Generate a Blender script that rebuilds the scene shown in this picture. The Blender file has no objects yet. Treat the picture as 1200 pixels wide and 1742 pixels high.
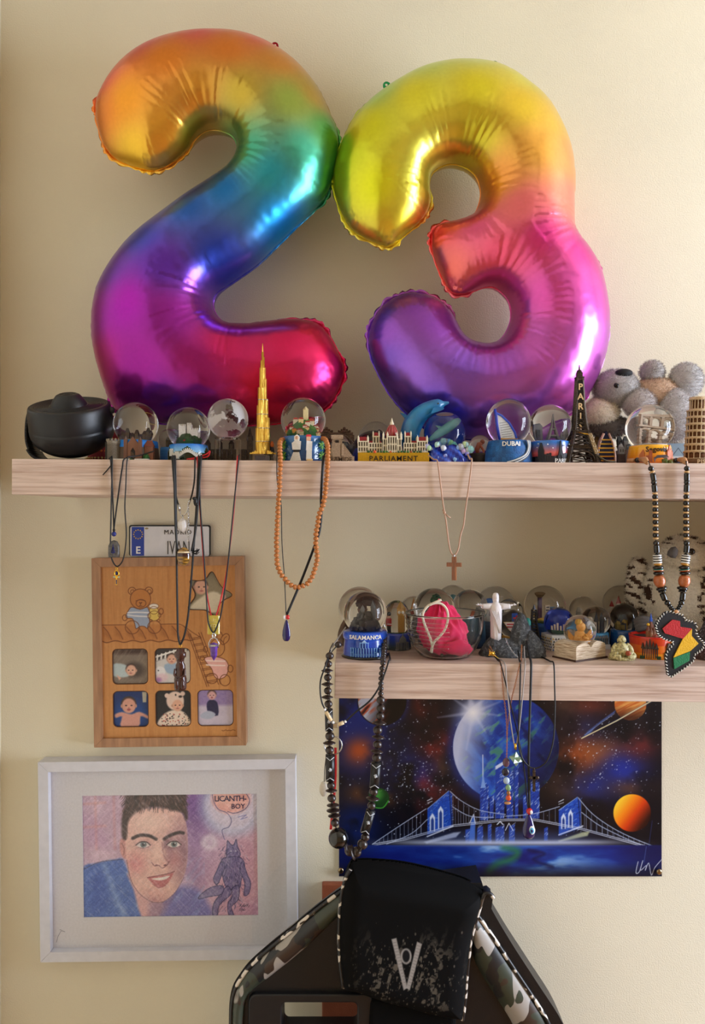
import bpy, bmesh, math, random
import numpy as np
from mathutils import Vector, Matrix, noise as mnoise
from mathutils.geometry import delaunay_2d_cdt

random.seed(7)
np.random.seed(7)
scn = bpy.context.scene
COL = scn.collection
PI = math.pi

# ------------------------------------------------------------------ camera
F, CX, CY = 1297.0, 600.0, 871.0        # focal length and centre for a 1200 x 1742 picture
CAMY, ZC = -1.31, 1.75                  # the wall is y = 0, the camera stands 1.31 m in front
cam_d = bpy.data.cameras.new('camera')
cam_d.sensor_fit = 'VERTICAL'
cam_d.sensor_height = 36.0
cam_d.lens = F / 1742.0 * 36.0
cam_d.clip_start = 0.05
cam = bpy.data.objects.new('camera', cam_d)
cam.location = (0, CAMY, ZC)
cam.rotation_euler = (PI / 2, 0, 0)
COL.objects.link(cam)
scn.camera = cam

# ------------------------------------------------------------------ world and light
world = bpy.data.worlds.new('world')
scn.world = world
world.use_nodes = True
world.node_tree.nodes['Background'].inputs[0].default_value = (0.62, 0.74, 0.95, 1)
world.node_tree.nodes['Background'].inputs[1].default_value = 1.0

WIN_X, WIN_Y, WIN_Z, WIN_W, WIN_H = 2.10, -0.70, 1.64, 1.00, 1.70   # window in the right wall
win_l = bpy.data.lights.new('window_daylight', 'AREA')
win_l.shape = 'RECTANGLE'
win_l.size, win_l.size_y = WIN_H, WIN_W
win_l.energy = 93.0
win_l.color = (0.87, 0.972, 1.14)
win_o = bpy.data.objects.new('window_daylight', win_l)
win_o.location = (WIN_X + 0.10, WIN_Y, WIN_Z)
win_o.rotation_euler = (0, PI / 2, 0)
COL.objects.link(win_o)

scn.view_settings.view_transform = 'Standard'
scn.view_settings.look = 'None'
scn.view_settings.gamma = 1.0
scn.view_settings.use_curve_mapping = False
scn.view_settings.exposure = 0.22
try:
    scn.cycles.max_bounces = 14
    scn.cycles.diffuse_bounces = 5
    scn.cycles.glossy_bounces = 5
    scn.cycles.transmission_bounces = 12
    scn.cycles.transparent_max_bounces = 12
    scn.cycles.use_denoising = True
    scn.cycles.sample_clamp_indirect = 4.0
    scn.cycles.blur_glossy = 0.6
except Exception:
    pass

# ------------------------------------------------------------------ helpers
def S(Y):                       # metres per picture pixel at depth Y
    return (Y - CAMY) / F

def W(px, py, Y):               # picture pixel at depth Y -> world point
    s = S(Y)
    return Vector(((px - CX) * s, Y, ZC - (py - CY) * s))

def lin(c):
    return tuple(((x / 255.0) / 12.92 if x <= 10.3 else ((x / 255.0 + 0.055) / 1.055) ** 2.4) for x in c[:3])

def nlin(a):
    a = np.clip(np.asarray(a, dtype=np.float64), 0, 255) / 255.0
    return np.where(a <= 0.04045, a / 12.92, ((a + 0.055) / 1.055) ** 2.4)

MATS = {}
def mat(name, col=(200, 200, 200), rough=0.5, metal=0.0, spec=0.5, bump=0.0, bscale=400.0, var=0.0,
        vscale=60.0, trans=0.0, ior=1.45, coat=0.0, attr=False, alpha=1.0, sheen=0.0, stretch=None, bdist=0.002):
    if name in MATS:
        return MATS[name]
    m = bpy.data.materials.new(name)
    m.use_nodes = True
    nt = m.node_tree
    b = nt.nodes['Principled BSDF']
    L = nt.links.new
    def inp(k, v):
        if k in b.inputs:
            b.inputs[k].default_value = v
    inp('Roughness', rough); inp('Metallic', metal); inp('Specular IOR Level', spec); inp('IOR', ior)
    inp('Transmission Weight', trans); inp('Coat Weight', coat); inp('Alpha', alpha); inp('Sheen Weight', sheen)
    inp('Coat Roughness', 0.08)
    lc = lin(col)
    tc = nt.nodes.new('ShaderNodeTexCoord')
    mp = nt.nodes.new('ShaderNodeMapping')
    L(tc.outputs['Object'], mp.inputs['Vector'])
    if stretch:
        mp.inputs['Scale'].default_value = stretch
    src = None
    if attr:
        at = nt.nodes.new('ShaderNodeVertexColor')
        at.layer_name = 'Col'
        src = at.outputs['Color']
    if var > 0 or trans == 0:
        v = max(var, 0.06)
        n = nt.nodes.new('ShaderNodeTexNoise')
        n.inputs['Scale'].default_value = vscale
        n.inputs['Detail'].default_value = 5
        L(mp.outputs['Vector'], n.inputs['Vector'])
        r = nt.nodes.new('ShaderNodeMapRange')
        r.inputs['From Min'].default_value = 0.3
        r.inputs['From Max'].default_value = 0.7
        r.inputs['To Min'].default_value = 1 - v
        r.inputs['To Max'].default_value = 1 + v * 0.6
        L(n.outputs['Fac'], r.inputs['Value'])
        mx = nt.nodes.new('ShaderNodeVectorMath')
        mx.operation = 'SCALE'
        if src is not None:
            L(src, mx.inputs[0])
        else:
            mx.inputs[0].default_value = lc
        L(r.outputs['Result'], mx.inputs['Scale'])
        L(mx.outputs['Vector'], b.inputs['Base Color'])
    else:
        if src is not None:
            L(src, b.inputs['Base Color'])
        else:
            b.inputs['Base Color'].default_value = (*lc, 1)
    if bump > 0:
        n2 = nt.nodes.new('ShaderNodeTexNoise')
        n2.inputs['Scale'].default_value = bscale
        n2.inputs['Detail'].default_value = 3
        L(mp.outputs['Vector'], n2.inputs['Vector'])
        bp = nt.nodes.new('ShaderNodeBump')
        bp.inputs['Strength'].default_value = bump
        bp.inputs['Distance'].default_value = bdist
        L(n2.outputs['Fac'], bp.inputs['Height'])
        L(bp.outputs['Normal'], b.inputs['Normal'])
    MATS[name] = m
    return m

def ramp_mat(name, stops, scale=20.0, stretch=(1, 1, 1), rough=0.5, metal=0.0, detail=4.0, distortion=0.0,
             bump=0.0, const=False, noise_rough=0.55, bdist=0.001, coat=0.0, spec=0.5):
    if name in MATS:
        return MATS[name]
    m = bpy.data.materials.new(name)
    m.use_nodes = True
    nt = m.node_tree
    L = nt.links.new
    b = nt.nodes['Principled BSDF']
    b.inputs['Roughness'].default_value = rough
    b.inputs['Metallic'].default_value = metal
    b.inputs['Coat Weight'].default_value = coat
    b.inputs['Specular IOR Level'].default_value = spec
    tc = nt.nodes.new('ShaderNodeTexCoord')
    mp = nt.nodes.new('ShaderNodeMapping')
    mp.inputs['Scale'].default_value = stretch
    L(tc.outputs['Object'], mp.inputs['Vector'])
    n = nt.nodes.new('ShaderNodeTexNoise')
    n.inputs['Scale'].default_value = scale
    n.inputs['Detail'].default_value = detail
    n.inputs['Distortion'].default_value = distortion
    n.inputs['Roughness'].default_value = noise_rough
    L(mp.outputs['Vector'], n.inputs['Vector'])
    cr = nt.nodes.new('ShaderNodeValToRGB')
    e = cr.color_ramp.elements
    while len(e) < len(stops):
        e.new(0.5)
    for k, (p, c) in enumerate(stops):
        e[k].position = p
        e[k].color = (*lin(c), 1)
    if const:
        cr.color_ramp.interpolation = 'CONSTANT'
    L(n.outputs['Fac'], cr.inputs['Fac'])
    L(cr.outputs['Color'], b.inputs['Base Color'])
    if bump > 0:
        bp = nt.nodes.new('ShaderNodeBump')
        bp.inputs['Strength'].default_value = bump
        bp.inputs['Distance'].default_value = bdist
        L(n.outputs['Fac'], bp.inputs['Height'])
        L(bp.outputs['Normal'], b.inputs['Normal'])
    MATS[name] = m
    return m

class MB:
    """Collects shapes (in any unit) and links them as one mesh object."""
    def __init__(s):
        s.v = []; s.f = []; s.c = []; s.sm = []
    def add(s, vs, fs, col=None, smooth=False, M=None):
        o = len(s.v)
        if M is not None:
            vs = [M @ Vector(p) for p in vs]
        s.v += [tuple(p) for p in vs]
        s.f += [tuple(i + o for i in f) for f in fs]
        s.c += [col] * len(fs)
        s.sm += [smooth] * len(fs)
        return s
    def box(s, c, d, col=None, top=1.0, M=None, topy=None):
        x, y, z = c; a, b, h = d[0] / 2, d[1] / 2, d[2] / 2
        t = top; u = top if topy is None else topy
        vs = [(x - a, y - b, z - h), (x + a, y - b, z - h), (x + a, y + b, z - h), (x - a, y + b, z - h),
              (x - a * t, y - b * u, z + h), (x + a * t, y - b * u, z + h), (x + a * t, y + b * u, z + h), (x - a * t, y + b * u, z + h)]
        return s.add(vs, [(0, 3, 2, 1), (4, 5, 6, 7), (0, 1, 5, 4), (1, 2, 6, 5), (2, 3, 7, 6), (3, 0, 4, 7)], col, False, M)
    def lathe(s, prof, seg=24, c=(0, 0, 0), col=None, smooth=True, M=None, sy=1.0, sx=1.0):
        vs, fs, rings = [], [], []
        for r, z in prof:
            if r <= 1e-9:
                rings.append([len(vs)]); vs.append((c[0], c[1], c[2] + z))
            else:
                rings.append(list(range(len(vs), len(vs) + seg)))
                for k in range(seg):
                    a = 2 * PI * k / seg
                    vs.append((c[0] + r * math.cos(a) * sx, c[1] + r * math.sin(a) * sy, c[2] + z))
        for A, B in zip(rings, rings[1:]):
            for k in range(seg):
                k2 = (k + 1) % seg
                if len(A) == 1 and len(B) == 1:
                    continue
                if len(A) == 1:
                    fs.append((A[0], B[k2], B[k]))
                elif len(B) == 1:
                    fs.append((A[k], A[k2], B[0]))
                else:
                    fs.append((A[k], A[k2], B[k2], B[k]))
        return s.add(vs, fs, col, smooth, M)
    def ell(s, c, r, seg=16, rings=8, col=None, M=None, smooth=True):
        if not hasattr(r, '__len__'):
            r = (r, r, r)
        prof = [(math.sin(PI * k / rings), -r[2] * math.cos(PI * k / rings)) for k in range(rings + 1)]
        prof[0] = (0, -r[2]); prof[-1] = (0, r[2])
        return s.lathe(prof, seg, c, col, smooth, M, sy=r[1], sx=r[0])
    def cone(s, c, r0, r1, h, seg=12, col=None, smooth=False, M=None):
        return s.lathe([(0, 0), (r0, 0), (r1, h), (0, h)], seg, c, col, smooth, M)
    def tube(s, pts, r, n=6, col=None, closed=False, smooth=True, flat=None, M=None):
        P = [Vector(p) for p in pts]
        N = len(P)
        rr = r if hasattr(r, '__len__') else [r] * N
        vs, fs = [], []
        up = None
        for i in range(N):
            if closed:
                t = P[(i + 1) % N] - P[i - 1]
            else:
                t = P[min(i + 1, N - 1)] - P[max(i - 1, 0)]
            if t.length < 1e-12:
                t = Vector((0, 0, 1))
            t.normalize()
            if up is None:
                a = Vector((0, 1, 0)) if abs(t.y) < 0.9 else Vector((1, 0, 0))
                up = (a - t * a.dot(t)).normalized()
            else:
                up = up - t * up.dot(t)
                if up.length < 1e-6:
                    up = Vector((0, 1, 0.1))
                    up = up - t * up.dot(t)
                up.normalize()
            sd = t.cross(up)
            fl = flat if flat else 1.0
            for k in range(n):
                a = 2 * PI * k / n
                vs.append(P[i] + up * (math.cos(a) * rr[i] * fl) + sd * (math.sin(a) * rr[i]))
        m = N if closed else N - 1
        for i in range(m):
            j = (i + 1) % N
            for k in range(n):
                k2 = (k + 1) % n
                fs.append((i * n + k, i * n + k2, j * n + k2, j * n + k))
        if not closed:
            fs.append(tuple(range(n))[::-1])
            fs.append(tuple((N - 1) * n + k for k in range(n)))
        return s.add(vs, fs, col, smooth, M)
    def prism(s, poly, y0, y1, col=None, M=None, sidecol=None):
        """polygon in x,z pushed from y0 (front) to y1 (back)"""
        n = len(poly)
        area = sum(poly[i][0] * poly[(i + 1) % n][1] - poly[(i + 1) % n][0] * poly[i][1] for i in range(n))
        if area < 0:
            poly = poly[::-1]
        vs = [(p[0], y0, p[1]) for p in poly] + [(p[0], y1, p[1]) for p in poly]
        s.add(vs, [tuple(range(n)), tuple(range(2 * n - 1, n - 1, -1))], col, False, M)
        return s.add(vs, [(i, n + i, n + (i + 1) % n, (i + 1) % n) for i in range(n)], sidecol or col, False, M)
    def build(s, name, material, parent=None, sc=1.0, loc=None, shared=None):
        me = bpy.data.meshes.new(name)
        me.from_pydata([(p[0] * sc, p[1] * sc, p[2] * sc) for p in s.v], [], s.f)
        me.polygons.foreach_set('use_smooth', s.sm)
        if any(c is not None for c in s.c):
            at = me.color_attributes.new('Col', 'FLOAT_COLOR', 'CORNER')
            buf = []
            for f, c in zip(s.f, s.c):
                l = lin(c or (200, 200, 200))
                buf += [l[0], l[1], l[2], 1.0] * len(f)
            at.data.foreach_set('color', buf)
        me.materials.append(material)
        me.update()
        o = bpy.data.objects.new(name, me)
        COL.objects.link(o)
        if parent is not None:
            o.parent = parent
        if loc is not None:
            o.location = loc
        return o

def tag(o, label, cat, group=None, kind=None):
    o['label'] = label
    if cat:
        o['category'] = cat
    if group:
        o['group'] = group
    if kind:
        o['kind'] = kind
    return o

def thing(name, label, cat, loc=(0, 0, 0), rot=(0, 0, 0), group=None):
    o = bpy.data.objects.new(name, None)
    o.empty_display_size = 0.02
    COL.objects.link(o)
    o.location = loc
    o.rotation_euler = rot
    return tag(o, label, cat, group)

def struct(o, label):
    o['kind'] = 'structure'
    o['label'] = label
    return o

def twin(o, parent=None, loc=None, rot=None):
    c = o.copy()
    COL.objects.link(c)
    c.parent = parent if parent is not None else o.parent
    if loc is not None:
        c.location = loc
    if rot is not None:
        c.rotation_euler = rot
    return c

def text_mesh(s, size, depth, bold=0.0, spacing=1.0, shear=0.0):
    """letters as (verts, faces): x right, z up, y towards the back; centred in x, baseline z = 0"""
    cu = bpy.data.curves.new('lettering', 'FONT')
    cu.body = s
    cu.size = size
    cu.extrude = depth / 2
    cu.offset = bold
    cu.space_character = spacing
    cu.shear = shear
    cu.align_x = 'CENTER'
    cu.resolution_u = 2
    o = bpy.data.objects.new('lettering', cu)
    COL.objects.link(o)
    dg = bpy.context.evaluated_depsgraph_get()
    me = bpy.data.meshes.new_from_object(o.evaluated_get(dg))
    vs = [(v.co.x, -v.co.z, v.co.y) for v in me.vertices]
    fs = [tuple(p.vertices) for p in me.polygons]
    bpy.data.objects.remove(o)
    bpy.data.curves.remove(cu)
    bpy.data.meshes.remove(me)
    return vs, fs

def wrap(vs, R, z0=0.0, tilt=0.0, flat=False, x0=0.0):
    """bend flat lettering (x, y, z) round an upright drum of radius R, its middle facing the camera"""
    out = []
    for x, y, z in vs:
        a = (x + x0) / R
        r = R - y + tilt * z
        out.append((r * math.sin(a), -r * math.cos(a), z + z0))
    return out

def catmull(pts, n=8, closed=False):
    P = [Vector(p) for p in pts]
    N = len(P)
    out = []
    for i in range(N if closed else N - 1):
        if closed:
            a, b, c, d = P[i - 1], P[i], P[(i + 1) % N], P[(i + 2) % N]
        else:
            a, b, c, d = P[max(i - 1, 0)], P[i], P[i + 1], P[min(i + 2, N - 1)]
        for k in range(n):
            t = k / n
            out.append(0.5 * ((2 * b) + (c - a) * t + (2 * a - 5 * b + 4 * c - d) * t * t + (3 * b - a - 3 * c + d) * t ** 3))
    if not closed:
        out.append(P[-1])
    return out

# ---- a small painter: prints are painted point by point on fine grids (flat print only)
class Canvas:
    def __init__(s, x0, y0, x1, y1, res=1.0):
        s.x0, s.y0, s.x1, s.y1, s.res = x0, y0, x1, y1, res
        s.w = int(round((x1 - x0) * res)) + 1
        s.h = int(round((y1 - y0) * res)) + 1
        s.X, s.Y = np.meshgrid(np.linspace(x0, x1, s.w), np.linspace(y0, y1, s.h))
        s.a = np.zeros((s.h, s.w, 3))
    def noise(s, scale, seed=0, octaves=3, ang=0.0, sx=1.0, sy=1.0):
        rs = np.random.RandomState(seed)
        out = np.zeros((s.h, s.w)); amp = 1.0; tot = 0.0
        ca, sa = math.cos(ang), math.sin(ang)
        U = (s.X * ca + s.Y * sa) / sx; V = (-s.X * sa + s.Y * ca) / sy
        for o in range(octaves):
            g = rs.rand(128, 128)
            u = U / scale * 2 ** o + 31.7 * o + 500; v = V / scale * 2 ** o + 17.3 * o + 500
            iu = np.floor(u).astype(int); iv = np.floor(v).astype(int)
            fu = u - iu; fv = v - iv
            fu = fu * fu * (3 - 2 * fu); fv = fv * fv * (3 - 2 * fv)
            g00 = g[iv % 128, iu % 128]; g10 = g[iv % 128, (iu + 1) % 128]
            g01 = g[(iv + 1) % 128, iu % 128]; g11 = g[(iv + 1) % 128, (iu + 1) % 128]
            out += amp * ((g00 * (1 - fu) + g10 * fu) * (1 - fv) + (g01 * (1 - fu) + g11 * fu) * fv)
            tot += amp; amp *= 0.5
        return out / tot
    def blend(s, mask, col, sl=None):
        col = np.asarray(col, dtype=float)
        if sl is None:
            s.a += (col - s.a) * mask[..., None]
        else:
            s.a[sl] += (col - s.a[sl]) * mask[..., None]
    def _sl(s, x0, y0, x1, y1, m):
        i0 = max(0, int((x0 - m - s.x0) * s.res)); i1 = min(s.w, int((x1 + m - s.x0) * s.res) + 2)
        j0 = max(0, int((y0 - m - s.y0) * s.res)); j1 = min(s.h, int((y1 + m - s.y0) * s.res) + 2)
        return (slice(j0, max(j0, j1)), slice(i0, max(i0, i1)))
    def fill(s, col):
        s.a[:] = col
    def _segd(s, X, Y, pts, closed):
        d = np.full(X.shape, 1e9)
        n = len(pts)
        for i in range(n if closed else n - 1):
            ax, ay = pts[i]; bx, by = pts[(i + 1) % n]
            dx, dy = bx - ax, by - ay
            q = dx * dx + dy * dy + 1e-9
            t = np.clip(((X - ax) * dx + (Y - ay) * dy) / q, 0, 1)
            d = np.minimum(d, (X - ax - t * dx) ** 2 + (Y - ay - t * dy) ** 2)
        return np.sqrt(d)
    def polymask(s, pts, soft=0.8, sl=None):
        X, Y = (s.X, s.Y) if sl is None else (s.X[sl], s.Y[sl])
        inside = np.zeros(X.shape, bool)
        n = len(pts)
        for i in range(n):
            ax, ay = pts[i]; bx, by = pts[(i + 1) % n]
            c = ((ay > Y) != (by > Y))
            with np.errstate(divide='ignore', invalid='ignore'):
                xi = (bx - ax) * (Y - ay) / ((by - ay) if by != ay else 1e-9) + ax
            inside ^= c & (X < xi)
        d = s._segd(X, Y, pts, True)
        sd = np.where(inside, d, -d)
        return np.clip(0.5 + sd / (2 * soft), 0, 1)
    def poly(s, pts, col, alpha=1.0, soft=0.8, smooth=0):
        if smooth:
            pts = [(p.x, p.y) for p in catmull([(a, b, 0) for a, b in pts], smooth, True)]
        xs = [p[0] for p in pts]; ys = [p[1] for p in pts]
        sl = s._sl(min(xs), min(ys), max(xs), max(ys), soft + 1)
        if s.X[sl].size == 0:
            return
        s.blend(s.polymask(pts, soft, sl) * alpha, col, sl)
    def ell(s, cx, cy, rx, ry, col, alpha=1.0, soft=0.8, ang=0.0):
        m = max(rx, ry)
        sl = s._sl(cx - m, cy - m, cx + m, cy + m, soft + 1)
        if s.X[sl].size == 0:
            return
        X, Y = s.X[sl] - cx, s.Y[sl] - cy
        ca, sa = math.cos(ang), math.sin(ang)
        u, v = (X * ca + Y * sa) / rx, (-X * sa + Y * ca) / ry
        q = np.sqrt(u * u + v * v) + 1e-9
        s.blend(np.clip(0.5 + (1 - q) * min(rx, ry) / (2 * soft), 0, 1) * alpha, col, sl)
    def line(s, pts, wd, col, alpha=1.0, soft=0.6, smooth=0, closed=False):
        if smooth:
            pts = [(p.x, p.y) for p in catmull([(a, b, 0) for a, b in pts], smooth, closed)]
        xs = [p[0] for p in pts]; ys = [p[1] for p in pts]
        sl = s._sl(min(xs), min(ys), max(xs), max(ys), wd + soft + 1)
        if s.X[sl].size == 0:
            return
        d = s._segd(s.X[sl], s.Y[sl], pts, closed)
        s.blend(np.clip(0.5 + (wd / 2 - d) / (2 * soft), 0, 1) * alpha, col, sl)
    def glow(s, cx, cy, r, col, alpha=1.0, p=2.0, ry=None):
        ry = ry or r
        q = np.sqrt(((s.X - cx) / r) ** 2 + ((s.Y - cy) / ry) ** 2)
        s.blend(np.clip(1 - q, 0, 1) ** p * alpha, col)
    def mesh(s, name, place, material, parent=None, keep=None):
        """place(X, Y) -> three arrays; keep: optional boolean array of points whose faces stay"""
        x, y, z = place(s.X, s.Y)
        n = s.w * s.h
        co = np.stack([x, y, z], -1).reshape(n, 3).astype(np.float32)
        idx = np.arange(n).reshape(s.h, s.w)
        q = np.stack([idx[1:, :-1], idx[1:, 1:], idx[:-1, 1:], idx[:-1, :-1]], -1)
        if keep is not None:
            k = keep[1:, :-1] & keep[1:, 1:] & keep[:-1, 1:] & keep[:-1, :-1]
            q = q[k]
        q = q.reshape(-1, 4).astype(np.int32)
        c = np.ones((n, 4), dtype=np.float32)
        c[:, :3] = nlin(s.a).reshape(n, 3)
        if keep is not None:
            used, inv = np.unique(q, return_inverse=True)
            q = inv.reshape(-1, 4).astype(np.int32); co = co[used]; c = c[used]; n = len(used)
        me = bpy.data.meshes.new(name)
        me.vertices.add(n)
        me.vertices.foreach_set('co', co.ravel())
        me.loops.add(q.size)
        me.loops.foreach_set('vertex_index', q.ravel())
        me.polygons.add(len(q))
        me.polygons.foreach_set('loop_start', np.arange(0, q.size, 4, dtype=np.int32))
        me.polygons.foreach_set('loop_total', np.full(len(q), 4, dtype=np.int32))
        me.update(calc_edges=True)
        me.polygons.foreach_set('use_smooth', np.ones(len(q), dtype=bool))
        at = me.color_attributes.new('Col', 'FLOAT_COLOR', 'POINT')
        at.data.foreach_set('color', c.ravel())
        me.materials.append(material)
        o = bpy.data.objects.new(name, me)
        COL.objects.link(o)
        if parent is not None:
            o.parent = parent
        return o

# ------------------------------------------------------------------ shared materials
M_resin = mat('painted_resin', rough=0.55, attr=True, var=0.12, vscale=900, bump=0.25, bscale=1500, bdist=0.0006)
M_gloss = mat('glazed_paint', rough=0.22, attr=True, var=0.05, vscale=500, coat=0.4)
M_print = mat('printed_paper', rough=0.55, attr=True, var=0.06, vscale=2500)
M_photo = mat('photo_print', rough=0.32, attr=True, var=0.04, vscale=2500)
M_glass = mat('clear_glass', (255, 255, 255), rough=0.0, trans=1.0, ior=1.36)
M_bowl = mat('bowl_glass', (250, 252, 252), rough=0.0, trans=1.0, ior=1.12)
M_black = mat('matt_black_plastic', (22, 22, 25), rough=0.42, bump=0.12, bscale=2500, bdist=0.0003)
M_cord = mat('black_cord', (16, 16, 19), rough=0.5, bump=0.3, bscale=1800, bdist=0.0004)
M_gold = mat('gold_metal', (226, 178, 70), rough=0.28, metal=1.0)
M_silver = mat('silver_metal', (205, 208, 214), rough=0.2, metal=1.0)
M_bronze = ramp_mat('dark_bronze', [(0.3, (28, 24, 24)), (0.7, (92, 76, 62))], scale=700, rough=0.42, metal=0.6, bump=0.2)
# ------------------------------------------------------------------ the room
WALLC = (225, 218, 196)
M_wall = mat('cream_wall_paint', WALLC, rough=0.62, bump=0.35, bscale=420, var=0.025, vscale=3, bdist=0.0016, spec=0.3)
M_ceil = mat('white_ceiling_paint', (212, 200, 176), rough=0.8, bump=0.1, bscale=200)
M_floor = ramp_mat('wood_floor', [(0.3, (146, 96, 56)), (0.7, (192, 138, 86))], scale=6, stretch=(1, 14, 1), rough=0.4)
XL, XR, YF, ZT = -0.6045, 2.10, -2.90, 2.75
b = MB(); b.box(((XL + XR) / 2, 0.05, ZT / 2), (XR - XL + 0.2, 0.10, ZT))
struct(b.build('wall_back', M_wall), 'cream painted wall behind the shelves')
b = MB(); b.box((XL - 0.05, YF / 2, ZT / 2), (0.10, -YF, ZT))
struct(b.build('wall_left', M_wall), 'cream side wall at the left corner')
b = MB(); b.box(((XL + XR) / 2, YF - 0.05, ZT / 2), (XR - XL + 0.2, 0.10, ZT))
struct(b.build('wall_front', mat('taupe_wall_paint', (182, 152, 106), rough=0.7, bump=0.2, bscale=300)), 'cream wall opposite the shelves')
b = MB()
wy0, wy1, wz0, wz1 = WIN_Y - WIN_W / 2, WIN_Y + WIN_W / 2, WIN_Z - WIN_H / 2, WIN_Z + WIN_H / 2
b.box((XR + 0.06, (YF + wy0) / 2, ZT / 2), (0.12, wy0 - YF, ZT))
b.box((XR + 0.06, wy1 / 2, ZT / 2), (0.12, -wy1, ZT))
b.box((XR + 0.06, WIN_Y, wz0 / 2), (0.12, WIN_W, wz0))
b.box((XR + 0.06, WIN_Y, (wz1 + ZT) / 2), (0.12, WIN_W, ZT - wz1))
struct(b.build('wall_right', M_wall), 'cream side wall holding the window')
M_white = mat('white_lacquer', (232, 232, 236), rough=0.35)
wroot = bpy.data.objects.new('window_1', None); COL.objects.link(wroot)
wroot.location = (XR + 0.05, WIN_Y, WIN_Z); struct(wroot, 'tall white framed window in the right wall')
for nm, c, d in (('window_frame', (0, 0, WIN_H / 2 - 0.025), (0.05, WIN_W, 0.05)), ('window_frame', (0, 0, -WIN_H / 2 + 0.025), (0.05, WIN_W, 0.05)),
                 ('window_frame', (0, WIN_W / 2 - 0.025, 0), (0.05, 0.05, WIN_H - 0.1)), ('window_frame', (0, -WIN_W / 2 + 0.025, 0), (0.05, 0.05, WIN_H - 0.1)),
                 ('mullion', (0, 0, 0), (0.05, 0.07, WIN_H - 0.1))):
    b = MB(); b.box(c, d); b.build(nm, M_white, wroot)
b = MB(); b.box(((XL + XR) / 2, YF / 2, -0.05), (XR - XL + 0.2, -YF + 0.2, 0.10))
struct(b.build('floor', M_floor), 'brown wooden floor of the room')
b = MB(); b.box(((XL + XR) / 2, YF / 2, ZT + 0.05), (XR - XL + 0.2, -YF + 0.2, 0.10))
struct(b.build('ceiling', M_ceil), 'white ceiling of the room')

# ------------------------------------------------------------------ the two oak shelves
def oak(name):
    m = bpy.data.materials.new(name)
    m.use_nodes = True
    nt = m.node_tree; L = nt.links.new
    b = nt.nodes['Principled BSDF']
    b.inputs['Roughness'].default_value = 0.5
    tc = nt.nodes.new('ShaderNodeTexCoord')
    mp = nt.nodes.new('ShaderNodeMapping'); mp.inputs['Scale'].default_value = (5.5, 60, 150)
    L(tc.outputs['Object'], mp.inputs['Vector'])
    n1 = nt.nodes.new('ShaderNodeTexNoise'); n1.inputs['Scale'].default_value = 1.0; n1.inputs['Detail'].default_value = 6
    n1.inputs['Roughness'].default_value = 0.62; n1.inputs['Distortion'].default_value = 0.5
    L(mp.outputs['Vector'], n1.inputs['Vector'])
    mp2 = nt.nodes.new('ShaderNodeMapping'); mp2.inputs['Scale'].default_value = (14, 400, 700)
    L(tc.outputs['Object'], mp2.inputs['Vector'])
    n2 = nt.nodes.new('ShaderNodeTexNoise'); n2.inputs['Scale'].default_value = 1.0; n2.inputs['Detail'].default_value = 3
    L(mp2.outputs['Vector'], n2.inputs['Vector'])
    cr = nt.nodes.new('ShaderNodeValToRGB')
    e = cr.color_ramp.elements
    e[0].position = 0.30; e[0].color = (*lin((170, 140, 124)), 1)
    e[1].position = 0.55; e[1].color = (*lin((208, 185, 172)), 1)
    e.new(0.72).color = (*lin((218, 199, 187)), 1)
    L(n1.outputs['Fac'], cr.inputs['Fac'])
    mr = nt.nodes.new('ShaderNodeMapRange'); mr.inputs['From Min'].default_value = 0.25; mr.inputs['From Max'].default_value = 0.5
    mr.inputs['To Min'].default_value = 0.80; mr.inputs['To Max'].default_value = 1.0
    L(n2.outputs['Fac'], mr.inputs['Value'])
    vm = nt.nodes.new('ShaderNodeVectorMath'); vm.operation = 'SCALE'
    L(cr.outputs['Color'], vm.inputs[0]); L(mr.outputs['Result'], vm.inputs['Scale'])
    L(vm.outputs['Vector'], b.inputs['Base Color'])
    bp = nt.nodes.new('ShaderNodeBump'); bp.inputs['Strength'].default_value = 0.15; bp.inputs['Distance'].default_value = 0.0006
    L(n2.outputs['Fac'], bp.inputs['Height']); L(bp.outputs['Normal'], b.inputs['Normal'])
    return m
M_oak = oak('pale_oak_veneer')
SD, YS = 0.25, -0.25                 # shelf depth, its front plane
def shelf(name, pxl, pyl, slope, x_right, th_px, label):
    p = W(pxl, pyl, YS)
    L_ = x_right - p.x
    th = th_px * S(YS)
    b = MB(); b.box((L_ / 2, SD / 2 - 0.0005, -th / 2), (L_, SD - 0.001, th))
    o = b.build(name, M_oak)
    o.location = p
    o.rotation_euler = (0, math.atan(slope), 0)
    mo = o.modifiers.new('edge', 'BEVEL'); mo.width = 0.0008; mo.segments = 2
    tag(o, label, 'shelf')
    return p.x, p.z, slope
U_SH = shelf('floating_shelf', 20, 780.5, 0.0066, 1.30, 60.5, 'long upper pale oak floating shelf crowded with snow globes under the balloons')
L_SH = shelf('floating_shelf', 570, 1127, 0.0106, 1.30, 61, 'shorter lower pale oak floating shelf above the space poster')
_lo = [o for o in COL.objects if o.name.startswith('floating_shelf')][1]
_b = MB(); _b.box((0.72 - _lo.location.x, SD / 2, 0.1235), (0.022, SD - 0.004, 0.2465))  # unseen panel added right of the view to block window light from the shelf gap
_p = _b.build('added_shade_panel', M_oak, _lo)
def shelf_z(sh, x):
    return sh[1] - (x - sh[0]) * sh[2]
def on_shelf(sh, px, Y):
    """world point on the shelf top below picture column px at depth Y"""
    x = (px - CX) * S(Y)
    return Vector((x, Y, shelf_z(sh, x) + 0.0004))

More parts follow.
